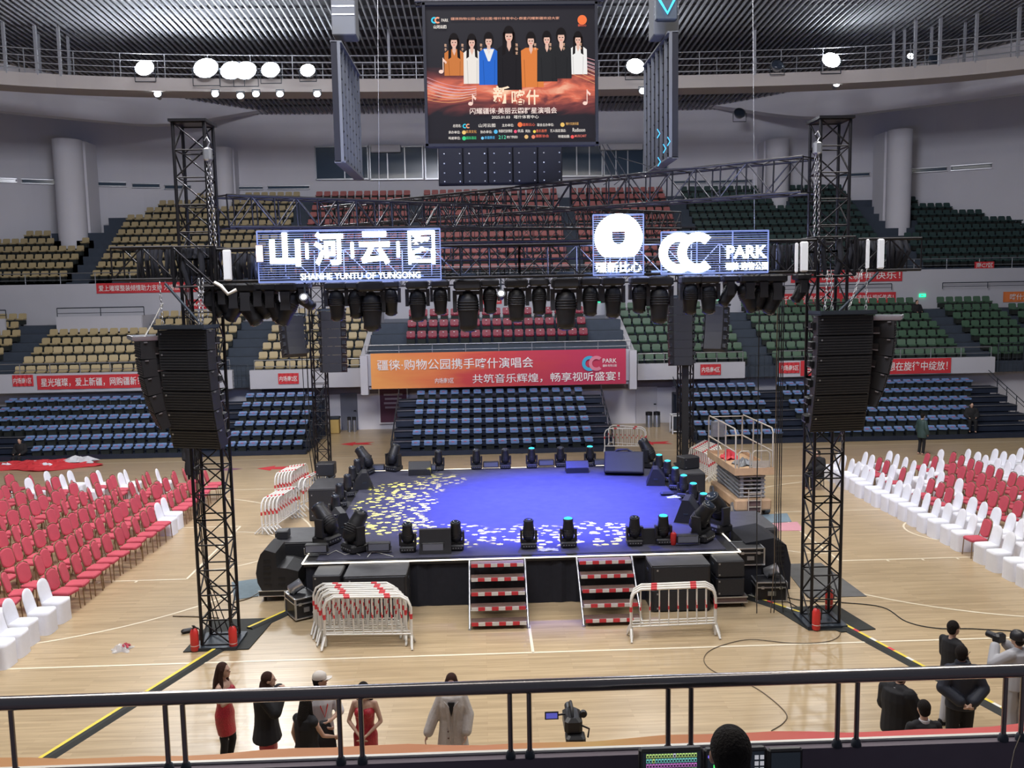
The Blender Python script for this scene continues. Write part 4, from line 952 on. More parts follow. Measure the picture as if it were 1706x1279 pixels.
for (a, b, lb) in (((-6.75, -7.1, 7.25), (-6.72, -7.15, 6.45), 'left chain holding the left main array'), ((-6.02, -7.1, 7.3), (-6.05, -7.15, 6.45), 'right chain holding the left main array'),
                   ((-5.95, -7.1, 7.3), (-5.99, -7.15, 6.45), 'slack hand chain beside the left main array'),
                   ((5.92, -7.0, 7.25), (5.82, -7.15, 6.5), 'left chain holding the right main array'), ((5.99, -7.0, 7.25), (5.96, -7.15, 6.5), 'second chain holding the right main array'), ((6.6, -7.0, 7.25), (6.28, -7.15, 6.5), 'slanted chain above the right main array'), ((6.68, -7.0, 7.25), (6.62, -7.15, 6.5), 'right chain holding the right main array'),
                   ((6.28, -7.0, 4.2), (6.28, -7.0, 3.7), 'chain end dangling below the right main array')):
    chain('chain', lb, a, b)
tag(MB().tube((-6.72, -6.9, 7.22), (-6.05, -7.0, 6.42), .028).build('brace_tube', M['dark']), 'slanted black brace tube above the left main speaker array', 'tube')
tag(MB().tube((6.95, -6.9, 7.2), (6.15, -7.0, 6.45), .028).build('brace_tube', M['dark']), 'slanted black brace tube above the right main speaker array', 'tube')
tag(MB().path([(-6.75, -7.0, 6.85), (-6.95, -7.0, 6.5), (-7.18, -6.9, 6.2)], .012).build('sling', M['bar_white']), 'white sling rope from the left truss wing to the outer array', 'rope')
tag(MB().path([(-5.75, -7.05, 7.22), (-5.62, -7.1, 7.15), (-5.5, -7.1, 7.0), (-5.35, -7.05, 7.08)], .035).build('strap', M['bar_white']), 'white and red strap bundle tied below the left truss sleeve', 'strap')

# ================================================================ MOVING HEADS
def moving_head(label, loc, rz=0, tilt=0, s=1.0, hang=False, lens='lens', group=None, name='moving_head_light'):
    t = thing(name, label, 'stage light', loc, rz, group); f = -1 if hang else 1
    MB().bbox((0, 0, f*.07*s), (.36*s, .34*s, .14*s), .03*s).build('base', M['speaker'], t)
    if hang: MB().box((0, 0, .03*s), (.22*s, .06*s, .10*s)).build('clamp', M['dark'], t)
    else:
        mb = MB()
        for k in range(5): mb.box((-.12*s+.06*s*k, -.172*s, .07*s), (.03*s, .01, .02*s))
        mb.build('control_panel', M['steel'], t)
    mb = MB(); z0, z1 = f*.14*s, f*.42*s
    mb.box((0, 0, f*.17*s), (.36*s, .16*s, .05*s))
    for k in (-1, 1): mb.loft([[Vector((k*.17*s+dx*s, dy*s*wd, z)) for dx, dy in ((-.025, -.08), (.025, -.08), (.025, .08), (-.025, .08))] for z, wd in ((min(z0, z1), 1.0), ((z0+z1)/2, .85), (max(z0, z1), .95))], sm=False)
    mb.build('yoke', M['speaker'], t)
    R = Matrix.Rotation(radians(tilt), 3, 'X')
    if hang: R = R @ Matrix.Rotation(pi, 3, 'X')
    c = (0, 0, f*.38*s)
    hd = MB().lathe(c, [(.03*s, -.24*s), (.10*s, -.22*s), (.135*s, -.12*s), (.14*s, .0), (.125*s, .10*s), (.115*s, .2*s), (.12*s, .26*s), (.10*s, .265*s)], 12, R).build('head', M['black'], t)
    MB().lathe(c, [(.098*s, .255*s), (.092*s, .285*s), (.05*s, .3*s), (.004, .305*s)], 12, R).build('lens', M[lens], hd)
    rb = MB()
    for k in range(4): rb.lathe(c, [(.139*s, (-.10+.035*k)*s), (.148*s, (-.095+.035*k)*s), (.139*s, (-.085+.035*k)*s)], 12, R)
    rb.build('cooling_fins', M['speaker'], hd)
    return t
# hung under the front truss
hung = [(352, 500, .8, 28, 1), (372, 503, .75, 18, 1), (392, 500, .9, -25, 1), (412, 505, 1.0, 24, 1), (432, 505, .85, 30, 1), (452, 500, .9, 20, 1), (478, 502, 1.0, -22, 1), (505, 498, .7, 40, 1), (560, 500, .9, 5, 1), (592, 498, .85, 0, 1), (618, 500, 1.15, 0, 1), (650, 495, .8, 12, 1), (695, 495, .95, -3, 1), (733, 492, .8, 2, 1), (779, 500, 1.2, 0, 1), (816, 492, .8, 0, 1), (860, 492, 1.0, 3, 1), (898, 490, .85, 0, 1), (942, 500, 1.2, 0, 1), (983, 490, .9, 4, 1), (1021, 492, .95, 0, 1), (1065, 488, .85, 4, 1), (1098, 498, 1.1, 0, 1), (1150, 490, .9, 10, 1), (1180, 490, .9, -8, 1), (1214, 490, .75, -25, 1), (1245, 490, .9, 20, 1), (1268, 488, .85, -18, 1), (1290, 485, .95, -20, 1), (1335, 482, .7, -28, 1)]
for i, (px, py, s, tl, g) in enumerate(hung):
    p = at(px, 472, Yf-.1)
    R_ = radians(90) if abs(tl) > 12 else 0
    moving_head('stage light hanging under the front truss, %s from the left' % nth(i), (p.x, Yf-.1, 7.2), R_, tl if R_ == 0 else (-tl*1.2), s*1.25, True, 'lens', 'lights hung under the front truss')
for px, py, lb in ((505, 498, 'left'), (835, 492, 'centre')):
    p = at(px, py, Yf-.7); t = thing('small_spotlight', 'small lit spotlight hanging under the %s of the front truss' % lb, 'stage light', p)
    MB().lathe((0, .12, 0), [(.05, -.1), (.085, .02), (.085, .08)], 12, Matrix.Rotation(radians(60), 3, 'X')).build('housing', M['speaker'], t); MB().box((0, .2, .16), (.03, .03, .34)).build('bracket', M['dark'], t); MB().lathe((0, .12, 0), [(.055, .08), (.045, .095), (.01, .10)], 12, Matrix.Rotation(radians(60), 3, 'X')).build('lens', emit('bluewhite_lamp', (.75, .8, 1), 5), t)
# ================================================================ STAGE
ST = 1.08
stage = thing('stage', 'square black stage with blue lit carpet and a glowing edge', 'stage', (0.05, .07, 0))
SX, SYY = 4.85, 4.92
MB().box((0, 0, ST-.05), (SX*2, SYY*2, .09)).build('deck', M['black'], stage)
carpet = mat('stage_carpet', (.055, .055, .085), .8, vary=.25, scale=4, spec=.3)
MB().box((0, 0, ST), (SX*2-.5, SYY*2-.3, .012)).build('carpet', carpet, stage)
mb = MB()
def pleat(p0, p1, z0, z1, mb, n=90, amp=.03):
    p0, p1 = Vector(p0), Vector(p1); d = (p1-p0); nrm = Vector((d.y, -d.x, 0)).normalized()
    P = [p0+d*i/n+nrm*amp*sin(i*1.7)*(.5+.5*sin(i*.37)) for i in range(n+1)]
    for a, b in zip(P, P[1:]): mb.quad((a.x, a.y, z0), (b.x, b.y, z0), (b.x, b.y, z1), (a.x, a.y, z1))
for a, b in (((-SX, -SYY), (SX, -SYY)), ((SX, -SYY), (SX, SYY)), ((SX, SYY), (-SX, SYY)), ((-SX, SYY), (-SX, -SYY))): pleat((a[0]*.992, a[1]*.992, 0), (b[0]*.992, b[1]*.992, 0), 0.01, ST-.08, mb)
mb.build('skirt', M['black_cloth'], stage)
mb = MB()
for a, b in (((-SX, -SYY), (SX, -SYY)), ((-SX, SYY), (SX, SYY)), ((-SX, -SYY), (-SX, SYY)), ((SX, -SYY), (SX, SYY))): mb.tube((a[0]*1.005, a[1]*1.005, ST-.01), (b[0]*1.005, b[1]*1.005, ST-.01), .016, 5)
mb.build('light_strip', M['neon'], stage)
def sp(px, py): p = gp(px, py, ST); return (p.x, p.y, ST+.008)
# front stairs
def stairs(x, label):
    t = thing('stage_steps', label, 'stairs', (x, -4.95, 0)); w_ = 1.22; n = 5
    for i in range(n):
        z = ST-.06-i*.225; y = -.10-i*.27
        tr = MB().box((0, y, z), (w_-.06, .30, .035)).build('tread', M['tread'], t)
        mb = MB(); nb_ = 8
        for k in range(nb_):
            mb.use(M['redband'] if k % 2 == (i % 2) else M['bar_white']).box((-w_/2+.04+(w_-.08)*(k+.5)/nb_, y-.155, z), ((w_-.08)/nb_*.98, .012, .075))
        mb.build('nosing', None, tr)
    for s_ in (-1, 1):
        MB().tube((s_*w_/2, -.02, ST), (s_*w_/2, -1.32, .02), .024).tube((s_*w_/2, -1.32, .02), (s_*w_/2, -1.32, .0), .035).build('side_rail', M['silver'], t)
    MB().tube((-w_/2, -1.0, .30), (w_/2, -1.0, .30), .014).build('cross_bar', M['silver'], t)
    return t
stairs(-.53, 'left aluminium stage steps with red and white striped edges'); stairs(1.84, 'right aluminium stage steps with red and white striped edges')
# moving heads on stage
def mh(px, py, s, rz, tilt, lens, label): moving_head(label, sp(px, py), radians(rz), tilt, s, False, lens)
MHS = [(680, 918, 1.0, 0, 8, 'lens', 'moving head light on the front stage edge, leftmost of the front row'), (760, 915, 1.0, 0, 5, 'lens', 'moving head light on the front stage edge, second of the front row'),
 (881, 912, 1.0, 0, 0, 'lens', 'moving head light on the front stage edge left of the right steps pair gap'), (947, 910, 1.0, 0, -2, 'cyan', 'moving head light with a cyan lens above the right steps'),
 (1057, 907, 1.0, 0, 4, 'lens', 'dark moving head light on the front stage edge, second from the right'), (1105, 905, 1.0, 0, 0, 'cyan', 'moving head light with a cyan lens beside the red object at the front right'),
 (592, 918, 1.45, -50, -35, 'lens', 'large tilted moving head light at the front left stage corner, inner'), (545, 905, 1.5, 60, -40, 'lens', 'large tilted moving head light at the front left stage corner, outer'),
 (541, 884, .95, 20, 0, 'lens', 'left stage edge moving head light, nearest the front'), (560, 864, .95, 20, 0, 'lens', 'left stage edge moving head light, second from the front'), (567, 843, .95, 20, 0, 'lens', 'left stage edge moving head light, third from the front'), (580, 826, .95, 20, 0, 'lens', 'left stage edge moving head light, fourth from the front'), (588, 811, .95, 20, 0, 'lens', 'left stage edge moving head light, fifth from the front'), (596, 798, .95, 20, 0, 'lens', 'left stage edge moving head light, rearmost small one'),
 (609, 790, 1.4, 70, -35, 'lens', 'large tilted moving head light at the back left stage corner'), (656, 784, 1.35, -30, -30, 'lens', 'large tilted moving head light on the back edge, left of the wedge'),
 (731, 783, 1.0, 0, 0, 'lens', 'back edge moving head light right of the back left wedge'), (794, 781, 1.0, 0, 0, 'lens', 'back edge moving head light left of the first light box'), (842, 780, 1.0, 0, 0, 'lens', 'back edge moving head light right of the first light box'), (886, 779, 1.0, 0, 0, 'cyan', 'back edge moving head light with bright cyan top, centre right'), (934, 777, 1.0, 0, 0, 'lens', 'back edge moving head light left of the back right wedge'), (983, 776, 1.0, 0, 0, 'cyan', 'back edge moving head light with cyan top beside the large tilted speaker'),
 (1079, 778, 1.45, 60, -30, 'lens', 'large tilted moving head light at the back right stage corner'),
 (1098, 790, .95, -20, 0, 'cyan', 'right stage edge moving head light, rearmost'), (1112, 801, .95, -20, 0, 'cyan', 'right stage edge moving head light, second from the rear'), (1125, 814, .95, -20, 0, 'cyan', 'right stage edge moving head light, third from the rear'), (1139, 828, .95, -20, 0, 'cyan', 'right stage edge moving head light, fourth from the rear'), (1155, 843, .95, -20, 0, 'cyan', 'right stage edge moving head light, fifth from the rear'), (1172, 862, .95, -20, 0, 'cyan', 'right stage edge moving head light, nearest the front'),
 (1196, 885, 1.5, -60, 35, 'lens', 'large tilted moving head light at the right stage edge, outer'), (1168, 900, 1.45, 50, 35, 'lens', 'large tilted moving head light at the front right stage corner')]
for a in MHS: mh(*a)
def wedge(px, py, w_, d, h, rz, label, m='speaker'):
    t = thing('stage_monitor', label, 'speaker', sp(px, py), radians(rz))
    prof = [(-d/2, 0), (d/2, 0), (d/2, h*.45), (d*.1, h), (-d*.15, h)]
    mb = MB(); mb.loft([[Vector((x, y, z)) for y, z in prof] for x in (-w_/2, w_/2)], sm=False); mb.build('shell', M[m], t)
    a, b = Vector((0, d/2+.006, h*.45)), Vector((0, d*.1+.006, h)); c = (a+b)/2; ang = math.atan2(b.z-a.z, b.y-a.y)
    MB().box(c+Vector((0, .0, .0)), (w_*.92, (b-a).length*.9, .012), Matrix.Rotation(ang, 3, 'X')).build('grille', M['grille'], t)
    MB().box((w_/2+.005, 0, h*.4), (.012, .12, .04)).box((-w_/2-.005, 0, h*.4), (.012, .12, .04)).build('handle', M['dark'], t)
wedge(700, 790, .72, .45, .42, 180, 'wedge stage monitor on the back edge at the left'); wedge(961, 786, .72, .45, .36, 180, 'wedge stage monitor on the back edge at the right')
wedge(607, 812, .6, .55, .5, 100, 'wedge stage monitor at the left stage edge, rear'); wedge(568, 888, .7, .6, .58, 110, 'wedge stage monitor at the left stage edge, front')
wedge(1092, 806, .6, .55, .5, -100, 'wedge stage monitor at the right stage edge, rear'); wedge(1145, 866, .7, .6, .58, -110, 'wedge stage monitor at the right stage edge, front')
wedge(726, 918, .72, .5, .52, 0, 'wedge stage monitor with blue sheen between the two front left lights'); wedge(1082, 903, .5, .35, .33, 0, 'low wedge monitor between the two front right lights')
t = thing('tilted_speaker', 'large flat black speaker leaning back at the back right corner of the stage', 'speaker', sp(1040, 790), radians(-12))
R_ = Matrix.Rotation(radians(-22), 3, 'X'); MB().bbox((0, 0, .36), (1.25, .38, .70), .03, R_).build('shell', M['speaker'], t); MB().box(R_ @ Vector((0, -.2, 0))+Vector((0, 0, .36)), (1.15, .012, .60), R_).build('grille', M['black'], t)
MB().path([(-.35, 0, .68), (-.2, 0, .78), (.1, 0, .80), (.3, 0, .70)], .04).build('handle', M['black'], t)
def strobe(px, py, label, w_=.52, legs=True):
    t = thing('light_box', label, 'stage light', sp(px, py))
    MB().bbox((0, 0, .15), (w_, .16, .20), .02).build('housing', M['speaker'], t); MB().box((0, -.085, .15), (w_*.88, .01, .14)).build('front_panel', mat('strobe_panel', (.16, .17, .22), .3), t)
    MB().path([(-w_/2-.02, 0, .15), (-w_/2-.02, 0, .01), (w_/2+.02, 0, .01), (w_/2+.02, 0, .15)], .014).build('bracket', M['steel'], t)
for px, py, lb in ((818, 781, 'between the two centre lights on the back edge'), (910, 778, 'right of the back cyan light'), (1002, 777, 'left of the leaning speaker'), (714, 786, 'beside the back left wedge'), (628, 786, 'at the back left corner'), (632, 921, 'left of the front row lights'), (722, 921, 'in front of the front left wedge'), (1145, 908, 'right of the red object'), (528, 924, 'in the front left corner of the stage')): strobe(px, py, 'small light box on the stage '+lb)
# small objects on stage
t = thing('water_bottle', 'small white water bottle standing on the stage at the right', 'bottle', sp(1154, 882)); MB().lathe((0, 0, 0), [(.03, 0), (.035, .02), (.035, .15), (.014, .19), (.014, .21)], 12).build('body', M['shirt'], t); MB().lathe((0, 0, .21), [(.017, 0), (.017, .025)], 10).build('cap', M['white'], t)
t = thing('fire_bucket', 'red object standing on the front stage edge at the right', 'bucket', sp(1122, 908)); MB().lathe((0, 0, 0), [(.05, 0), (.07, .05), (.075, .24), (.06, .28)], 12).build('body', M['red'], t); MB().path([(-.06, 0, .25), (0, 0, .34), (.06, 0, .25)], .01).build('handle', M['red'], t)
tag(MB().bbox((0, 0, .05), (.42, .18, .10), .04).build('bag', M['navy'], None, sp(1112, 825)), 'dark bag lying at the right side of the stage', 'bag')
def crumple(w_, d, h, m, name, loc, seed, n=10, rz=0):
    random.seed(seed); mb = MB(); vs = []; 
    for j in range(n+1):
        for i in range(n+1):
            u, v = i/n*2-1, j/n*2-1; r_ = max(0, 1-(u*u+v*v)*.75); ed = 1+.22*sin(5*math.atan2(v, u)+seed)
            vs.append((u*w_/2*ed, v*d/2*ed, h*r_*random.uniform(.25, 1)+.008))
    fs = [(j*(n+1)+i, j*(n+1)+i+1, (j+1)*(n+1)+i+1, (j+1)*(n+1)+i) for j in range(n) for i in range(n)]
    nn = len(vs); vs += [(x, y, .002) for x, y, z in vs]; fs += [tuple(reversed([k+nn for k in f])) for f in list(fs)]
    mb.add(vs, fs); 
    return mb.build(name, m, None, loc, rz)
tag(crumple(.5, .18, .07, M['shirt'], 'folded_paper', sp(1128, 829), 3), 'white crumpled paper beside the dark bag on the stage', 'paper')
tag(crumple(.4, .16, .05, M['shirt'], 'folded_paper', sp(913, 917), 4), 'white crumpled sheet on the front stage edge between lights', 'paper')
for i, (pts, lb) in enumerate((([(545, 925), (560, 918), (575, 925), (590, 921), (600, 926)], 'pale cable curled at the front left stage corner'), ([(612, 929), (620, 920), (632, 922), (655, 928)], 'pale cable looping behind the left stage edge light box'))):
    tag(MB().path([Vector(sp(*p))+Vector((0, 0, .01)) for p in pts], .009, 5).build('stage_cable', M['bar_white']), lb, 'cable')
# boxes / subwoofers around the stage
def sub(x, y, z, w_, d, h, rz, label, m='speaker', top=True, name='subwoofer'):
    t = thing(name, label, 'speaker', (x, y, z), radians(rz))
    MB().bbox((0, 0, h/2), (w_, d, h), .025).build('shell', M[m], t)
    MB().box((0, -d/2-.008, h*.5), (w_*.92, .015, h*.86)).build('grille', M['grille'], t)
    mb = MB().box((-w_*.40, -d/2-.02, h*.82), (.035, .01, .035)).box((-w_*.40, -d/2-.02, h*.18), (.035, .01, .035)); mb.build('badge', M['steel'], t)
    if top: MB().box((0, 0, h+.005), (w_*.99, d*.99, .01)).build('top_board', M['worn'], t)
    for s_ in (-1, 1): MB().box((s_*(w_/2+.004), 0, h*.6), (.012, .16, .05)).build('handle', M['dark'], t)
    return t
def dolly(x, y, w_, d, label, rz=0):
    t = thing('wheeled_dolly', label, 'dolly', (x, y, 0), radians(rz)); MB().bbox((0, 0, .17), (w_, d, .12), .02).build('board', M['brown'], t)
    mb = MB()
    for zz in (.115, .235):
        for yy in (-d/2, d/2): mb.box((0, yy, zz), (w_+.02, .025, .025))
        for xx in (-w_/2, w_/2): mb.box((xx, 0, zz), (.025, d+.02, .025))
    mb.build('edge_trim', M['silver'], t)
    for sx in (-1, 1):
        for sy in (-1, 1): MB().tube((sx*w_*.38-.02, sy*d*.36, .05), (sx*w_*.38+.02, sy*d*.36, .05), .05, 12).build('wheel', M['black'], t)
# front left
sub(-3.12, -5.32, 0, 1.32, .95, .52, 0, 'bottom black subwoofer of the stack left of the left steps', top=False); sub(-3.12, -5.32, .525, 1.32, .95, .52, 0, 'top black subwoofer with worn lid left of the left steps')
dolly(-4.17, -5.25, .62, .72, 'low dolly under the narrow speaker stack at the front left'); sub(-4.17, -5.22, .24, .6, .7, .40, 0, 'lower cabinet of the narrow speaker stack at the front left', top=False); sub(-4.17, -5.22, .645, .6, .7, .38, 0, 'upper cabinet of the narrow speaker stack at the front left', top=False)
# front right
sub(3.42, -5.15, 0, 1.28, .9, .5, 0, 'bottom black subwoofer of the stack right of the right steps', top=False); sub(3.42, -5.15, .505, 1.28, .9, .52, 0, 'top black subwoofer with worn lid right of the right steps')
dolly(4.55, -5.1, .72, .7, 'low dolly under the narrow speaker stack at the front right'); sub(4.55, -5.1, .24, .62, .62, .42, 0, 'lower cabinet of the narrow speaker stack at the front right', top=False); sub(4.55, -5.1, .665, .62, .62, .38, 0, 'upper cabinet of the narrow speaker stack at the front right', top=False)
# side fill stacks
def sidefill(x, y, s_, label):
    t = thing('sidefill_speaker', label, 'speaker', (x, y, 0), 0)
    prof = [(-.44, .27), (.38, .27), (.40, .70), (.12, .78), (-.08, .80), (-.10, 1.14), (-.34, 1.22), (-.44, 1.12), (-.52, .90), (-.56, .68), (-.53, .45)]
    MB().loft([[Vector((s_*a, q, z)) for a, z in prof] for q in (-.5, .45)], sm=False).build('shell', M['speaker'], t)
    mb = MB()
    for r_ in range(5):
        for q in range(2): mb.box((s_*(-.30+.32*q), -.505, .40+r_*.14), (.16, .01, .05)) if not (q and r_ > 1) else None
    mb.build('vents', M['black'], t)
    MB().bbox((0, 0, .20), (1.04, 1.0, .12), .02).build('dolly_board', M['black'], t)
    mb = MB()
    for zz in (.14, .26):
        for yy in (-.5, .5): mb.box((0, yy, zz), (1.06, .025, .02))
    mb.build('edge_trim', M['silver'], t)
    for sx in (-1, 1):
        for sy in (-1, 1): MB().tube((sx*.4-.02, sy*.4, .07), (sx*.4+.02, sy*.4, .07), .07, 12).build('wheel', M['black'], t)
sidefill(-5.45, -3.75, 1, 'curved black side speaker on a dolly left of the stage front corner'); 
sub(-5.42, -2.35, 0, .95, 1.35, 1.02, 0, 'big black speaker box behind the left side speaker, beside the stage', m='speaker')
t = thing('sidefill_speaker', 'black covered curved speaker at the right front stage corner', 'speaker', (5.68, -3.7, 0))
MB().loft([[Vector((a, q, z)) for a, z in ((-.5, 0), (.55, 0), (.56, .6), (.45, 1.05), (.15, 1.22), (-.5, 1.12))] for q in (-.7, .6)], sm=False).build('cover', M['black_cloth'], t)
mb = MB()
for r_ in range(5): mb.box((.30, -.705, .55+r_*.12), (.2, .012, .04))
mb.build('vents', M['black'], t)
sub(5.75, -1.9, 0, 1.5, 1.7, .98, 0, 'wide black board box beside the stage right edge', m='worn')
sub(-5.65, 3.6, 0, 1.1, 1.6, 1.0, 0, 'big black box left of the stage near the back tower', m='speaker'); sub(5.75, 4.4, 0, 1.2, 1.3, .98, 0, 'big black box right of the stage near the back tower', m='speaker')
wedge_ = sub(-6.0, 4.9, 1.01, .6, .5, .42, 0, 'speaker wedge lying on the box beside the left back tower', top=False); sub(6.0, 4.7, .995, .6, .5, .4, 20, 'speaker lying on the box beside the right back tower', top=False)
sub(-5.75, -2.6, 1.035, .32, .32, .2, 0, 'small black box on top of the left speaker box', top=False)
# flight cases
def flight_case(x, y, z, w_, d, h, rz, label):
    t = thing('flight_case', label, 'flight case', (x, y, z), radians(rz))
    MB().box((0, 0, h/2), (w_-.02, d-.02, h-.02)).build('body', M['black'], t)
    mb = MB()
    for sx in (-1, 1):
        for sy in (-1, 1): mb.box((sx*w_/2, sy*d/2, h/2), (.035, .035, h))
        for zz in (.012, h*.72, h-.012): mb.box((sx*w_/2, 0, zz), (.03, d, .024))
    for sy in (-1, 1):
        for zz in (.012, h*.72, h-.012): mb.box((0, sy*d/2, zz), (w_, .03, .024))
    mb.build('edge_trim', M['silver'], t)
    mb = MB().box((0, -d/2-.012, h*.42), (w_*.26, .02, h*.22)); mb.build('handle', M['steel'], t)
    mb = MB()
    for s_ in (-1, 1): mb.box((s_*w_*.3, -d/2-.018, h*.72), (.06, .02, .06))
    mb.build('latch', M['silver'], t)
flight_case(-4.82, -5.15, .04, .48, .62, .46, 32, 'small black flight case on the floor at the front left of the stage')
flight_case(5.55, -4.95, .02, .66, .5, .44, -4, 'small black flight case on the floor at the front right of the stage')
flight_case(5.2, -4.45, .70, .62, .55, .40, 0, 'flight case sitting beside the right front stage corner below the covered speaker'); tag(MB().bbox((0, 0, .34), (.55, .5, .68), .02).build('box', M['black_cloth'], None, (5.2, -4.45, 0)), 'black cloth covered box under the raised flight case', 'box')
for x, y, z, lb, a in ((-4.95, -5.1, .62, 'left', 20), (5.62, -4.85, .60, 'right', -25)):
    t = thing('par_light', 'silver can light lying on the %s flight case' % lb, 'stage light', (x, y, z), radians(a)); R_ = Matrix.Rotation(radians(62), 3, 'Y')
    MB().lathe((0, 0, 0), [(.06, -.15), (.12, -.12), (.12, .14), (.125, .17)], 14, R_).build('can', M['silver'], t); MB().lathe((0, 0, 0), [(.11, .15), (.08, .16), (.005, .165)], 14, R_).build('lens', M['lens'], t)
    MB().path([(-.02, -.14, 0), (-.05, -.14, -.12), (-.05, .14, -.12), (-.02, .14, 0)], .012).build('bracket', M['steel'], t)
# ================================================================ BARRIERS
def barrier_proto(label):
    t = thing('crowd_barrier', label, 'barrier', (0, 0, 0)); L, H = .86, 1.02
    pts = [(-L, 0, 0.02), (-L, 0, H-.22), (-L+.06, 0, H-.08), (-L+.2, 0, H), (L-.2, 0, H), (L-.06, 0, H-.08), (L, 0, H-.22), (L, 0, .02)]
    fb = MB().use(M['bar_white']).path(pts, .026, 6).use(M['redband'])
    for s_ in (-1, 1): fb.tube((s_*L, 0, .57), (s_*L, 0, .67), .030, 6); fb.tube((s_*.4-.06, 0, H), (s_*.4+.06, 0, H), .030, 6)
    fb.build('frame', None, t)
    MB().tube((-L, 0, .26), (L, 0, .26), .02).build('lower_rail', M['bar_white'], t)
    for k in range(8): x = -L+2*L*(k+1)/9; MB().use(M['bar_white']).tube((x, 0, .26), (x, 0, H-.01), .013, 5).use(M['redband']).tube((x, 0, .59), (x, 0, .66), .016, 5).build('bar', None, t)
    for s_ in (-1, 1): MB().path([(s_*L, -.02, .22), (s_*(L+.03), -.22, .02)], .024, 5).path([(s_*L, .02, .22), (s_*(L+.03), .22, .02)], .024, 5).build('foot', M['bar_white'], t)
    return t
P = barrier_proto('white and red crowd barrier, front one of the left nested stack'); P.location = (-3.13, -6.98, 0); P.rotation_euler = (0, 0, radians(-3)); P['group'] = 'crowd barriers nested left of the left steps'
for i in range(1, 8): copy_tree(P, (-3.13-.05*i+.03*sin(i*2.3), -6.98+.12*i, 0), radians(-3+1.6*sin(i*1.9)), 'red-taped crowd barrier, left nested stack, %s from the front' % nth(i), 'crowd barriers nested left of the left steps')
for i in range(3): copy_tree(P, (2.93+.03*i+.02, -6.98+.14*i, 0), radians(2), 'red-taped crowd barrier before the right steps, %s from front' % nth(i), 'crowd barriers at the foot of the right steps')
def bset(pts, g):
    for i, (x, y, rz) in enumerate(pts): copy_tree(P, (x, y, 0), radians(rz), 'white crowd barrier, %s, %s from the front' % (g, nth(i)), 'crowd barriers '+g)
bset([(-7.15+.10*i, 2.3+.05*i, 80) for i in range(5)], 'nearer stack left of the stage')
bset([(-7.62+.09*i, 5.9+.06*i, 82) for i in range(6)], 'farther stack left of the stage')
bset([(-6.55+.14*i, 4.9+.05*i, 76) for i in range(2)], 'standing beside the left back tower')
bset([(5.25, 13.0, -8), (5.45, 13.6, -30)], 'at the right end of the centre bleacher')
bset([(7.1+.12*i, 7.6+.2*i, 100) for i in range(8)], 'behind the scissor lift')
# ================================================================ SCISSOR LIFT
sl = thing('scissor_lift', 'dusty orange scissor lift parked right of the stage', 'lift', (7.36, 3.5, 0), radians(1)); W_, Ld = 1.12, 2.95
mb = MB().bbox((0, 0, .33), (W_-.1, Ld-.1, .32), .04); mb.bbox((0, -Ld/2+.12, .35), (W_, .26, .36), .05); mb.build('chassis', M['lift'], sl)
MB().box((0, -Ld/2-.03, .33), (.40, .06, .30)).build('ladder_recess', M['brown'], sl)
for k in range(4): MB().box((0, -Ld/2-.10, .12+.2*k), (.38, .04, .025)).build('step', M['lift_rail'], sl)
for s_ in (-1, 1): MB().tube((s_*.19, -Ld/2-.10, .05), (s_*.19, -Ld/2-.10, .85), .014).build('step_rail', M['lift_rail'], sl)
for sx in (-1, 1):
    for sy in (-1, 1):
        w0 = MB().tube((sx*(W_/2-.15), sy*(Ld/2-.32), .19), (sx*(W_/2+.01), sy*(Ld/2-.32), .19), .19, 18).build('wheel', M['lift_grey'], sl); MB().tube((sx*(W_/2+.005), sy*(Ld/2-.32), .19), (sx*(W_/2+.02), sy*(Ld/2-.32), .19), .08, 12).build('hub', M['lift_rail'], w0)
for k in range(6):
    z0 = .52+k*.125
    for sx in (-1, 1):
        MB().tube((sx*.34, -Ld/2+.15, z0), (sx*.34, Ld/2-.25, z0+.115), .045, 4).build('scissor_arm', M['lift_grey'], sl)
        MB().tube((sx*.30, -Ld/2+.15, z0+.115), (sx*.30, Ld/2-.25, z0), .045, 4).build('scissor_arm', M['lift_grey'], sl)
    MB().tube((-.4, -Ld/2+.16, z0+.06), (.4, -Ld/2+.16, z0+.06), .03, 6).build('cross_pin', M['steel'], sl)
pf = MB().box((0, 0, 1.38), (W_+.06, Ld+.1, .03)); pf.box((0, -Ld/2-.04, 1.40), (W_+.08, .03, .22)); pf.box((0, Ld/2+.04, 1.40), (W_+.08, .03, .22)); pf.box((-W_/2-.03, 0, 1.40), (.03, Ld+.1, .22)); pf.box((W_/2+.03, 0, 1.40), (.03, Ld+.1, .22)); pf.build('platform', M['lift'], sl)
zt = 2.7
def rp(pts, nm='guard_rail'): MB().path(pts, .024, 6).build(nm, M['lift_rail'], sl)
for sx in (-1, 1):
    x = sx*(W_/2+.01)
    rp([(x, -Ld/2, 1.45), (x, -Ld/2, zt-.12), (x, -Ld/2+.12, zt), (x, Ld/2-.1, zt), (x, Ld/2, zt-.1), (x, Ld/2, 1.45)])
    rp([(x, -Ld/2, 2.0), (x, Ld/2, 2.0)])
    for yy in (-.45, .35): rp([(x, yy, 1.45), (x, yy, zt)], 'post')
rp([(-W_/2, Ld/2, 1.45), (-W_/2, Ld/2, zt-.05), (W_/2, Ld/2, zt-.05), (W_/2, Ld/2, 1.45)]); rp([(-W_/2, Ld/2, 2.0), (W_/2, Ld/2, 2.0)])
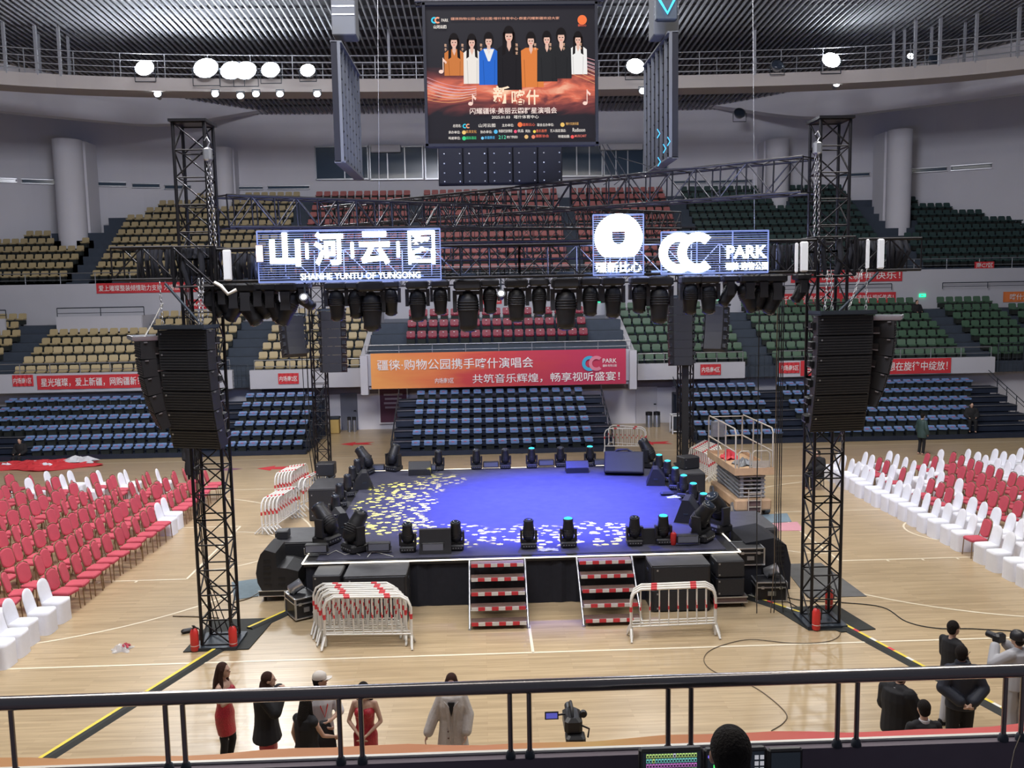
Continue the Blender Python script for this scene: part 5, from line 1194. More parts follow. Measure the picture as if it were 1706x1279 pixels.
rp([(-.48, -Ld/2, 1.5), (-.48, -Ld/2, 1.95), (-.40, -Ld/2, 2.02), (-.18, -Ld/2, 2.02), (-.12, -Ld/2, 1.95), (-.12, -Ld/2, 1.5)]); rp([(-.05, -Ld/2, 1.5), (-.05, -Ld/2, 1.95), (0.02, -Ld/2, 2.02), (.40, -Ld/2, 2.02), (.48, -Ld/2, 1.95), (.48, -Ld/2, 1.5)])
MB().box((.2, -Ld/2-.02, 1.62), (.5, .02, .2)).build('gate_panel', M['lift_rail'], sl); MB().box((-.3, Ld/2-.1, 2.25), (.4, .25, .5)).build('control_box', M['lift_grey'], sl)
t_ = crumple(.5, .6, .35, M['redband'], 'red_bag', (7.2, 4.1, 1.40), 5); tag(t_, 'red bag lying on the scissor lift platform', 'bag')
t_ = crumple(.6, .7, .22, M['lift_grey'], 'work_cloth', (7.4, 3.1, 1.40), 6); tag(t_, 'grey heap of tools and cloth on the scissor lift platform', 'heap')
t_ = crumple(.4, .4, .25, M['shirt'], 'work_cloth', (7.65, 2.4, 1.40), 8); tag(t_, 'white cloth bundle at the front of the scissor lift platform', 'cloth')
# ================================================================ FLOOR THINGS
def mat_poly(pts, m, label, z=.012, name='floor_mat', cat='mat'): return tag(MB().poly([(x, y, .002) for x, y in pts], z, (0, 0, 1)).build(name, m), label, cat)
mat_poly([(-6.77, -6.98), (-5.5, -6.93), (-5.35, -5.3), (-6.7, -5.3)], M['mat_black'], 'black rubber mat under the left front tower', .02)
mat_poly([(6.35, -7.0), (7.1, -6.9), (6.85, -5.5), (5.5, -5.6)], M['mat_black'], 'black rubber mat under the right front tower', .02); mat_poly([(5.45, -5.63), (5.9, -5.55), (6.4, -6.9), (5.75, -6.85)], M['mat_black'], 'second black rubber mat overlapping left of the right front tower', .016)
mat_poly([(6.65, -2.61), (7.66, -2.6), (7.75, -5.03), (6.41, -5.0)], M['mat_grey'], 'dark grey wooden floor mat right of the stage front'); mat_poly([(-7.0, -2.8), (-6.3, -2.55), (-5.9, -2.6), (-5.9, -3.75), (-6.58, -4.08)], M['mat_blue'], 'blue-grey mat on the floor left of the left speaker')
mat_poly([(6.4, 2.05), (8.5, 2.25), (8.3, 1.3), (6.8, 1.1)], M['mat_blue'], 'blue-grey puzzle mat in front of the scissor lift'); mat_poly([(6.85, 1.05), (8.45, 1.25), (8.32, .33), (7.1, .4)], M['mat_pink'], 'pink puzzle mat in front of the scissor lift')
def ramp(pts, label, w_=.26):
    t = thing('cable_ramp', label, 'cable ramp', (0, 0, 0)); pts = [Vector((x, y, 0)) for x, y in pts]
    for a, b in zip(pts, pts[1:]):
        d = (b-a).normalized(); n = Vector((-d.y, d.x, 0)); mb = MB()
        R1 = [a-n*w_/2, a-n*w_*.25+Vector((0, 0, .05)), a+n*w_*.25+Vector((0, 0, .05)), a+n*w_/2]; R2 = [p-a+b for p in R1]; mb.loft([R1, R2], sm=False); mb.build('ramp_body', M['mat_black'], t)
        L = (b-a).length; k = int(L/.16); mb = MB()
        for i in range(k):
            p = a+d*L*(i+.5)/k+n*w_*.16+Vector((0, 0, .056)); mb.use(M['yellow'] if i % 3 else (M['yellow'] if 'left' in label else (M['redband'] if i % 2 else M['bar_white'])))
            mb.poly([p-d*L/k*.5-n*w_*.13, p+d*L/k*.5-n*w_*.13, p+d*L/k*.5+n*w_*.13, p-d*L/k*.5+n*w_*.13])
        mb.build('warning_tape', None, t)
ramp([(-7.65, -11.2), (-5.9, -6.35)], 'yellow and black cable ramp running from the left tower toward the left foreground'); ramp([(-5.75, -5.9), (-5.15, -4.95)], 'yellow and black cable ramp between the left tower and the stage')
ramp([(6.45, -6.5), (7.75, -11.0)], 'striped yellow cable ramp running from the right tower toward the right foreground'); ramp([(5.1, -4.85), (5.95, -6.1)], 'yellow topped cable ramp between the stage and the right tower')
def extinguisher(x, y, label):
    t = thing('fire_extinguisher', label, 'fire extinguisher', (x, y, .022)); MB().lathe((0, 0, 0), [(.075, 0), (.082, .02), (.082, .36), (.06, .42), (.028, .45)], 14).build('cylinder', M['red'], t)
    MB().lathe((0, 0, .45), [(.025, 0), (.025, .05)], 8).build('valve', M['black'], t); MB().path([(0, 0, .5), (0, -.09, .53)], .012).path([(0, 0, .48), (0, -.09, .46)], .010).build('lever', M['black'], t)
    MB().path([(.02, 0, .48), (.11, 0, .42), (.10, 0, .2)], .012).build('hose', M['black'], t); MB().lathe((0, 0, .10), [(.083, 0), (.083, .012)], 14).build('band', M['bar_white'], t)
extinguisher(-6.55, -6.93, 'red fire extinguisher left of the left front tower foot'); extinguisher(-5.82, -6.86, 'red fire extinguisher right of the left front tower foot')
extinguisher(5.90, -6.84, 'red fire extinguisher left of the right front tower foot'); extinguisher(6.60, -5.75, 'red fire extinguisher behind the right front tower')
o = crumple(.34, .3, .14, M['clear'], 'plastic_bag', (-8.06, -6.75, 0), 11); tag(o, 'crumpled clear plastic bag on the floor at the left', 'bag'); tag(crumple(.14, .14, .08, M['pink'], 'red_scrap', (-7.98, -6.72, .06), 12), 'small red scrap inside the crumpled plastic bag', 'scrap')
t = thing('handheld_radio', 'small black shoe-like device on the floor left of the left tower mat', 'device', (-7.02, -5.95, 0), .4); MB().bbox((0, 0, .045), (.26, .11, .09), .03).build('body', M['black'], t); MB().tube((.12, 0, .05), (.22, 0, .06), .018).build('nozzle', M['black'], t)
def floor_cable(pts, label, r=.010, m='cable_t'):
    P = [Vector((*gp(x, y, .0).xy, .012)) for x, y in pts]; Q = []
    for i in range(len(P)-1):
        p0, p1, p2, p3 = P[max(0, i-1)], P[i], P[i+1], P[min(len(P)-1, i+2)]
        for k in range(6):
            u = k/6; Q.append(.5*((2*p1)+(p2-p0)*u+(2*p0-5*p1+4*p2-p3)*u*u+(-p0+3*p1-3*p2+p3)*u**3))
    Q.append(P[-1]); return tag(MB().path(Q, r, 5).build('floor_cable', M[m]), label, 'cable')
floor_cable([(1400, 1045), (1398, 1060), (1375, 1070), (1320, 1072), (1250, 1066), (1205, 1075), (1178, 1088), (1174, 1105), (1195, 1122), (1250, 1142), (1285, 1165), (1310, 1190), (1305, 1205), (1285, 1218)], 'thin brown cable winding over the floor from the right tower', .008)
floor_cable([(1270, 975), (1320, 998), (1400, 1004), (1470, 1012), (1510, 1036), (1560, 1047), (1620, 1048), (1690, 1052)], 'dark cable winding from the stage over the floor to the right edge', .012, 'cable')
floor_cable([(1298, 955), (1315, 975), (1303, 995), (1322, 1008), (1345, 1020)], 'dark cable loop between the covered speaker and the right tower', .012, 'cable')
floor_cable([(288, 1027), (330, 1028), (365, 1030)], 'dark chain-like cable on the floor left of the left tower', .014)
floor_cable([(390, 1004), (415, 997), (437, 985)], 'dark rope along the blue-grey mat at the left', .014)
for i, (x0, z0, x1) in enumerate(((-6.65, 7.3, -6.35), (-6.62, 7.3, -6.25), (-6.58, 7.3, -6.1))):
    tag(MB().path([(x0, -6.0, 7.2), (x0, -6.0, 2.5), (x0+.1, -6.1, 1.2), (x1, -6.15, .05)], .012, 4).build('hanging_cable', M['cable']), 'vertical black cable beside the left front tower, %s from left' % nth(i), 'cable')
for i, (x0, x1, m) in enumerate(((4.95, 4.98, 'cable'), (5.33, 5.28, 'redband'), (5.37, 5.35, 'cable'), (5.42, 5.55, 'cable'), (5.46, 5.75, 'cable'))):
    tag(MB().path([(x0, -5.9, 7.1), (x0, -5.9, 2.5), (x0, -5.95, 1.2), (x1, -5.9, .03)], .011, 4).build('hanging_cable', M[m if i != 1 else 'cable_t']), 'vertical thin cable left of the right front tower, %s from left' % nth(i), 'cable')
tag(MB().path([(-7.3, 9.0, 6.5), (-7.3, 9.0, 2), (-7.1, 8.8, .05)], .02, 4).path([(-7.5, 9.0, 6.5), (-7.45, 9.0, 2), (-7.2, 8.8, .05)], .015, 4).build('hanging_cable', M['cable']), 'black cables hanging beside the left back tower', 'cable')
mb = MB().box((0, 0, 3.7), (.25, .12, 7.2)); tag(mb.build('cable_bundle', M['cable'], None, (7.0, 9.4, 0)), 'thick black cable bundle running down the right back tower', 'cable bundle')
# things at the back
for (x, y, w_, h, m, lb) in ((-8.25, 20.0, .5, .85, 'ylw', 'yellow waste bin with dark lid near the door behind the left back tower'),):
    t = thing('waste_bin', lb, 'bin', (x, y, 0)); MB().bbox((0, 0, h*.42), (w_, w_, h*.84), .03).build('body', M[m], t); MB().bbox((0, 0, h*.9), (w_*1.1, w_*1.1, h*.14), .03).build('lid', M['dark'], t)
for i, (x, y) in enumerate(((-7.55, 20.2), (-7.3, 20.2), (7.55, 19.6), (7.95, 19.6))):
    t = thing('queue_post', 'dark round bin with chrome body by the lower wall, %s from left' % nth(i), 'post', (x, y, 0)); r_ = .09 if i < 2 else .17
    MB().lathe((0, 0, 0), [(r_, 0), (r_, .72), (r_*.9, .76)], 14).build('body', M['steel'], t); MB().lathe((0, 0, .60), [(r_*1.02, 0), (r_*1.02, .16)], 14).build('collar', M['black'], t)
t = thing('equipment_cart', 'metal equipment cart with white frame right of the centre bleacher', 'cart', (8.75, 17.6, 0)); mb = MB()
for xx in (-.5, .5):
    for yy in (-.3, .3): mb.box((xx, yy, .45), (.05, .05, .9))
for zz in (.12, .88): mb.box((0, -.3, zz), (1.0, .05, .05)); mb.box((0, .3, zz), (1.0, .05, .05)); mb.box((-.5, 0, zz), (.05, .6, .05)); mb.box((.5, 0, zz), (.05, .6, .05))
mb.build('frame', M['white'], t); MB().box((0, 0, .5), (.9, .5, .6)).build('load', M['dark'], t)
# red cloth heap at the far left
o = crumple(4.3, 1.9, .28, M['banner'], 'banner_heap', (-19.3, 12.9, 0), 21, 22); tag(o, 'heap of crumpled red banners on the floor at the far left', 'cloth heap')
for i, (x, y, w_, d) in enumerate(((-17.9, 13.2, 1.3, .7), (-19.6, 12.9, .7, .25), (-18.9, 12.5, .6, .2), (-20.6, 12.7, .5, .2))):
    tag(crumple(w_, d, .16 if i else .30, M['cover'] if i else M['shirt'], 'banner_sheet', (x, y, .10), 30+i, 8), 'white crumpled sheet on the red banner heap, %s' % ('largest, right end', 'middle', 'front middle', 'left end')[i], 'sheet')

# ================================================================ CHAIRS
def red_chair():
    t = thing('banquet_chair', 'x', 'chair')
    # faces +X ; origin at seat centre on the floor
    ring = lambda s_, z: [Vector((x*s_, y*s_, z)) for x, y in ((.22, -.17), (.22, .17), (.18, .21), (-.18, .21), (-.22, .18), (-.22, -.18), (-.18, -.21), (.18, -.21))]
    MB().loft([ring(.96, .42), ring(1, .44), ring(1, .475), ring(.9, .495)], sm=False).build('seat', M['pink'], t)
    R = Matrix.Rotation(radians(-14), 3, 'Y'); out = []
    for k in range(16):
        a = 2*pi*k/16; y = .195*cos(a); z = .24*sin(a); 
        y = max(-.185, min(.185, y*1.25)); out.append((y, z))
    mb = MB(); mb.loft([[R @ Vector((dx, y*f_, z*f_+.21))+Vector((-.235, 0, .52)) for y, z in out] for dx, f_ in ((-.03, .9), (-.022, 1), (.022, 1), (.035, .88))], sm=False); mb.build('backrest', M['pink'], t)
    mb = MB(); mb.path([Vector((-.20, -.20, .44)), R @ Vector((0, -.20, .12))+Vector((-.235, 0, .52))]+[R @ Vector((0, y*1.07, z*1.06+.215))+Vector((-.235, 0, .52)) for y, z in [(-.185, .1), (-.16, .19), (-.07, .24), (.07, .24), (.16, .19), (.185, .1)]]+[R @ Vector((0, .20, .12))+Vector((-.235, 0, .52)), Vector((-.20, .20, .44))], .013, 5); mb.build('back_frame', M['gold'], t)
    for sx, sy in ((1, 1), (1, -1), (-1, 1), (-1, -1)): MB().tube((sx*.19, sy*.18, .43), (sx*.19+(.02 if sx > 0 else -.07), sy*.195, 0), .013, 5).build('leg', M['gold'], t)
    return t
def cover_chair():
    t = thing('covered_chair', 'x', 'chair')
    def sq(w_, d, z, cx=0, e=.75):
        o = []
        for k in range(20):
            a = 2*pi*k/20; c_, s_ = cos(a), sin(a); o.append(Vector((cx+d*math.copysign(abs(c_)**e, c_), w_*math.copysign(abs(s_)**e, s_), z)))
        return o
    mb = MB(); mb.loft([sq(.235, .245, .0, 0, .45), sq(.222, .235, .22, 0, .4), sq(.225, .235, .42, 0, .4), sq(.22, .23, .475, 0, .4), sq(.16, .17, .49, 0, .5)])
    mb.build('seat_cover', M['cover'], t)
    R = Matrix.Rotation(radians(-13), 3, 'Y'); rows = []
    for z, w_, th in ((-.08, .21, .05), (.05, .212, .035), (.2, .21, .032), (.32, .20, .03), (.41, .165, .028), (.46, .11, .024), (.485, .04, .015)):
        rows.append([R @ Vector((th*cos(a), w_*sin(a), z))+Vector((-.20, 0, .47)) for a in [2*pi*k/14 for k in range(14)]])
    MB().loft(rows).build('back_cover', M['cover'], t)
    return t
RC, CC = red_chair(), cover_chair(); usedR = usedC = False
def place_chair(x, y, rz, kind, label, group):
    global usedR, usedC
    pr = RC if kind == 'r' else CC
    if (kind == 'r' and not usedR) or (kind == 'c' and not usedC):
        pr.location = (x, y, 0); pr.rotation_euler = (0, 0, rz); pr['label'] = label; pr['group'] = group
        if kind == 'r': usedR = True
        else: usedC = True
        return
    copy_tree(pr, (x, y, 0), rz, label, group)
random.seed(5)
NY = 28
def inpoly(p, poly):
    x, y = p; r_ = False
    for i in range(len(poly)):
        (x0, y0), (x1, y1) = poly[i], poly[i-1]
        if (y0 > y) != (y1 > y) and x < (x1-x0)*(y-y0)/(y1-y0)+x0: r_ = not r_
    return r_
def c6(pts): return [(1380+x/5.233, 730+y/5.233) for x, y in pts]
REDP = [c6([(1000, 170), (1440, 230), (1706, 330), (1706, 700), (1530, 640), (1400, 560), (1240, 560), (1190, 330), (1010, 420)]), c6([(850, 370), (1030, 400), (1040, 530), (850, 530)]), c6([(400, 165), (500, 165), (500, 280), (400, 280)]), c6([(555, 230), (620, 230), (700, 260), (680, 370), (560, 310)]), c6([(780, 130), (930, 170), (930, 250), (780, 220)])]
for k in range(9):
    for j in range(NY):
        y = 7.0-.575*j; x = -10.15-.97*k
        if k == 0 and j < 1: continue
        jx, jy, jr = random.uniform(-.05, .05)*(1+(k > 0)), random.uniform(-.05, .05), random.uniform(-.10, .10)*(1+(k > 0))
        px, py = to_px((x, y, .5))
        if px < -18 or py > 1190: continue
        white = (k == 0 and j in (8, 9)) or (k == 0 and y < -4.9) or (k == 1 and y < -5.6) or (j == 0 and k in (2, 3, 4, 5, 6)) or (j == 1 and k in (3, 5)) or (j == 2 and k in (4, 6, 7))
        if j == 0 and k > 6: continue
        if k > 7 and j < 2: continue
        kd = 'c' if white else 'r'
        lb = '%s chair, left floor block, %s column from stage, %s from back' % ('white covered' if white else 'red banquet', nth(k), nth(j))
        place_chair(x+jx, y+jy, jr*(1.6 if not white else 1), kd, lb, 'chairs in the left floor block')
for k in range(9):
    for j in range(NY):
        y = 7.0-.585*j; x = 11.72+.97*k
        jx, jy, jr = random.uniform(-.05, .05), random.uniform(-.05, .05), random.uniform(-.08, .08)
        px, py = to_px((x+.2, y, .72)); qx, _ = to_px((x, y, .5))
        if qx > 1724 or (k > 1 and j == 0 and k in (3, )): continue
        red = any(inpoly((px, py), p) for p in REDP) and k > 0 or (k == 0 and j == 16)
        lb = '%s chair, right floor block, %s column from stage, %s from back' % ('red banquet' if red else 'white covered', nth(k), nth(j))
        place_chair(x+jx, y+jy, pi+jr, 'r' if red else 'c', lb, 'chairs in the right floor block')
# ================================================================ STAGE LIGHT
spot((1.0, 1.5, 8.0), (1.0, .4, 1.1), 30000, 78, 1.0, (.05, .07, 1), .15)
spot((0.2, -2.0, 8.0), (0.6, -1.4, 1.1), 15000, 56, 1.0, (.04, .05, 1), .15)
def gobo(loc, tgt, e, ang, col):
    o = spot(loc, tgt, e, ang, .35, col, .0); l = o.data; l.use_nodes = True; N, L = l.node_tree.nodes, l.node_tree.links
    em_ = N['Emission']; g = N.new('ShaderNodeNewGeometry'); sx = N.new('ShaderNodeSeparateXYZ'); L.new(g.outputs['Incoming'], sx.inputs[0])
    dx = N.new('ShaderNodeMath'); dx.operation = 'DIVIDE'; dy = N.new('ShaderNodeMath'); dy.operation = 'DIVIDE'
    L.new(sx.outputs[0], dx.inputs[0]); L.new(sx.outputs[2], dx.inputs[1]); L.new(sx.outputs[1], dy.inputs[0]); L.new(sx.outputs[2], dy.inputs[1])
    m_ = N.new('ShaderNodeMath'); m_.operation = 'MULTIPLY'; m_.inputs[1].default_value = 1.35; L.new(dy.outputs[0], m_.inputs[0])
    cb_ = N.new('ShaderNodeCombineXYZ'); L.new(dx.outputs[0], cb_.inputs[0]); L.new(m_.outputs[0], cb_.inputs[1]); cb_.inputs[2].default_value = loc[0]*1.7
    v = N.new('ShaderNodeTexVoronoi'); v.inputs['Scale'].default_value = 27; L.new(cb_.outputs[0], v.inputs['Vector'])
    lt = N.new('ShaderNodeMath'); lt.operation = 'LESS_THAN'; lt.inputs[1].default_value = .37; L.new(v.outputs['Distance'], lt.inputs[0])
    mu = N.new('ShaderNodeMath'); mu.operation = 'MULTIPLY'; mu.inputs[1].default_value = 1.0; L.new(lt.outputs[0], mu.inputs[0]); L.new(mu.outputs[0], em_.inputs['Strength'])
for (x, y, a, e) in ((-3.1, 2.0, 20, 1.0), (-3.2, .2, 22, 1.2), (-3.2, -1.7, 20, 1.2), (-1.6, -3.0, 20, 1), (.3, -3.2, 20, 1), (2.0, -3.1, 20, .9), (-2.2, 3.3, 15, .5)):
    gobo((x*.7, y*.6-1.0, 7.6), (x, y, 1.1), 45000*e, a, (1, .88, .09))

# ================================================================ NEAR GALLERY
struct('wall_near_parapet', MB().box((0, -19.34, 3.575), (14, .14, 1.93)).box((0, -19.40, 2.2), (14, .3, .3)), M['parapet'])
struct('floor_gallery', MB().box((0, -21.5, 3.72), (14, 4.2, .1)), M['parapet'])
def orange_mat():
    m = bpy.data.materials.new('orange_to_red_cloth'); m.use_nodes = True; N, L = nt(m); b = N['Principled BSDF']; b.inputs['Roughness'].default_value = .6
    tc = N.new('ShaderNodeTexCoord'); sp_ = N.new('ShaderNodeSeparateXYZ'); L.new(tc.outputs['Object'], sp_.inputs[0]); mr = N.new('ShaderNodeMapRange'); mr.inputs['From Min'].default_value = -3.2; mr.inputs['From Max'].default_value = 2.2; L.new(sp_.outputs['X'], mr.inputs['Value'])
    cr = N.new('ShaderNodeValToRGB'); e = cr.color_ramp.elements; e[0].position = 0; e[0].color = (.55, .24, .06, 1); e[1].position = .78; e[1].color = (.62, .05, .045, 1)
    x = cr.color_ramp.elements.new(.45); x.color = (.55, .19, .07, 1); x = cr.color_ramp.elements.new(.56); x.color = (.50, .29, .06, 1); x = cr.color_ramp.elements.new(.68); x.color = (.55, .15, .06, 1)
    L.new(mr.outputs[0], cr.inputs[0]); L.new(cr.outputs[0], b.inputs['Base Color']); return m
OM = orange_mat()
mb = MB(); n = 70
for i in range(n):
    x0, x1 = -7+14*i/n, -7+14*(i+1)/n
    f_ = lambda x: .012*sin(x*3.1)+.006*sin(x*9)
    P0 = [(-19.335, 4.549), (-19.265+f_(x0), 4.554+f_(x0)*.4), (-19.25+f_(x0), 4.40), (-19.24+f_(x0), 3.4)]; P1 = [(-19.335, 4.549), (-19.265+f_(x1), 4.554+f_(x1)*.4), (-19.25+f_(x1), 4.40), (-19.24+f_(x1), 3.4)]
    for a, b, c, d in zip(P0, P1, P1[1:], P0[1:]): mb.quad((x0, *a), (x1, *b), (x1, *c), (x0, *d))
tag(mb.build('draped_banner', OM), 'orange to red cloth banner draped over the front parapet top along the bottom', 'banner')
tag(MB().box((0, -19.35, 4.549), (14, .022, .012)).build('white_edging', M['bar_white']), 'thin white edging strip of the cloth along the front parapet', 'strip')
gr = thing('guard_railing', 'dark chrome guard railing running across the bottom foreground', 'railing', (0, -19.4, 0))
MB().tube((-7, 0, 4.93), (7, 0, 4.93), .036, 24).build('top_rail', M['rail'], gr)
for px in (20, 277, 306, 566, 602, 850, 882, 1113, 1151, 1395, 1427, 1672, 1701):
    p = at(px, 1210, -19.4); q = MB().tube((p.x, 0, 4.545), (p.x, 0, 4.91), .0135, 12).build('post', M['rail'], gr); MB().lathe((p.x, 0, 4.54), [(.026, 0), (.027, .015), (.02, .035), (.016, .04)], 12).build('base_collar', M['dark'], q)
# lighting desk
def monitor(x0, x1, label, grid):
    a = at(x0, 1246, -19.95); b = at(x1, 1246, -19.95); w_ = b.x-a.x; h_ = .26
    t = thing('monitor', label, 'monitor', ((a.x+b.x)/2, -19.95, a.z-h_/2))
    MB().bbox((0, 0, 0), (w_, .035, h_), .008).build('casing', M['black'], t); MB().box((0, 0, -h_/2-.06), (.10, .10, .12)).build('stand', M['black'], t)
    s_ = MB().box((0, -.02, 0), (w_-.03, .004, h_-.03)).build('screen', emit('screen_glow', (.02, .025, .035), .6), t)
    if grid:
        random.seed(2); mb = MB(); cols = [(.55, .8, .25), (.2, .65, .6), (.6, .2, .6), (.2, .6, .2), (.15, .45, .8), (.7, .7, .8), (.25, .2, .7)]
        nx = 17
        for r_ in range(9):
            for c_ in range(nx):
                col = cols[min(6, r_ % 7)] if random.random() > .15 else random.choice(cols); x = -w_/2+.03+(w_-.06)*(c_+.5)/nx; z = h_/2-.028-r_*.024
                mb.use(em(col, .9)).box((x, -.024, z), ((w_-.06)/nx*.78, .002, .018)); mb.use(em((.01, .01, .015), 1)).box((x, -.026, z-.001), ((w_-.06)/nx*.5, .002, .010))
        mb.build('screen_icons', None, s_)
    return t, w_, h_
dk = thing('lighting_desk', 'dark lighting control desk below the monitors at the bottom edge', 'desk', (.25, -20.05, 3.77)); MB().bbox((0, 0, .70), (1.3, .6, .05), .01).build('desk_top', M['wood_desk'], dk)
for sx in (-.6, .6):
    for sy in (-.25, .25): MB().box((sx, sy, .34), (.04, .04, .68)).build('leg', M['dark'], dk)
monitor(1064, 1170, 'monitor showing a grid of coloured icons, left of the seated operator', True)
t, w_, h_ = monitor(1172, 1276, 'monitor mostly hidden behind the seated operator', False)
mb = MB(); mb.use(em((.1, 1, .2), 1)).box((-w_/2+.045, -.024, .0), (.008, .002, .12)); mb.use(em((.2, .15, .9), 1)).box((-w_/2+.04, -.024, h_/2-.03), (.05, .002, .012)); mb.use(em((.5, .5, .55), .8))
for r_ in range(5):
    for c_ in range(2): mb.box((w_/2-.05+c_*.025, -.024, h_/2-.04-r_*.03), (.018, .002, .02))
mb.build('screen_marks', None, t)
monitor(1278, 1336, 'dark switched-off monitor right of the seated operator', False)
tag(MB().path([at(1700, 1225, -19.5), at(1690, 1250, -19.6), at(1682, 1290, -19.7)], .003, 4).build('cable', M['cable_t']), 'thin pale cable on the dark parapet at the bottom right', 'cable')
# camcorder on tripod
cp = at(952, 1200, -13.4); vt = thing('video_camera', 'black video camera with flip-out screen on a tripod behind the parapet', 'camera', (cp.x, -13.4, 0), 0); z = cp.z
MB().bbox((.01, .0, z), (.22, .38, .21), .04).build('body', M['black'], vt); MB().tube((0, .18, z+.02), (0, .36, z+.02), .055, 14).build('lens_barrel', M['black'], vt); MB().box((-.25, -.05, z+.10), (.17, .012, .10)).build('flip_screen', M['black'], vt)
MB().box((-.25, -.058, z+.10), (.14, .004, .07)).build('screen_picture', em((.10, .10, .45), 1.0), vt); MB().path([(-.08, -.02, z+.10), (-.17, -.04, z+.10)], .012).build('hinge', M['black'], vt)
MB().path([(0, -.12, z+.1), (0, -.06, z+.20), (0, .1, z+.20), (0, .16, z+.1)], .02).build('handle', M['black'], vt); MB().lathe((.14, -.05, z+.12), [(.045, 0), (.05, .03), (.04, .05)], 12, Matrix.Rotation(radians(90), 3, 'X')).build('microphone', M['black'], vt)
MB().bbox((.03, -.16, z-.14), (.24, .22, .12), .03).build('tripod_head', M['black'], vt); MB().tube((0, 0, z-.15), (0, 0, z-.6), .02).build('column', M['black'], vt); MB().path([(.08, -.16, z+.03), (.2, -.18, z-.02), (.18, -.2, z-.12)], .012).build('strap', M['black'], vt)
for a_ in (90, 210, 330): MB().tube((0, 0, z-.45), (.45*cos(radians(a_)), .45*sin(radians(a_)), 0), .014).build('leg', M['black'], vt)

# ================================================================ PEOPLE
def remesh(o, vox, smooth=4):
    m = o.modifiers.new('remesh', 'REMESH'); m.mode = 'VOXEL'; m.voxel_size = vox; m.use_smooth_shade = True
    s_ = o.modifiers.new('smooth', 'SMOOTH'); s_.iterations = smooth; s_.factor = .5
    return o
def cap_tube(mb, pts, n=10):
    """tapered capsule chain: pts = [(pos, r), ...]"""
    for (a, ra), (b, rb) in zip(pts, pts[1:]): mb.tube(a, b, ra, n, rb)
    for p, r in pts: mb.ell(p, r*1.0, n, 6)
def eloft(mb, rings, n=18):
    """rings: (cx, cy, z, rx, ry)"""
    mb.loft([[Vector((cx_+rx*cos(2*pi*k/n), cy_+ry*sin(2*pi*k/n), z_)) for k in range(n)] for cx_, cy_, z_, rx, ry in rings])
BASE = dict(hip=(0, 0, .92), waist=(0, 0, 1.07), chest=(0, 0, 1.27), neck=(0, -.01, 1.43), head=(0, .02, 1.585),
            shL=(-.17, -.01, 1.38), elL=(-.23, -.02, 1.12), wrL=(-.23, .06, .88), shR=(.17, -.01, 1.38), elR=(.23, -.02, 1.12), wrR=(.23, .06, .88),
            hL=(-.085, 0, .90), knL=(-.095, .02, .49), anL=(-.10, -.03, .08), hR=(.085, 0, .90), knR=(.095, .02, .49), anR=(.10, -.03, .08))
def V3(p): return Vector(p)
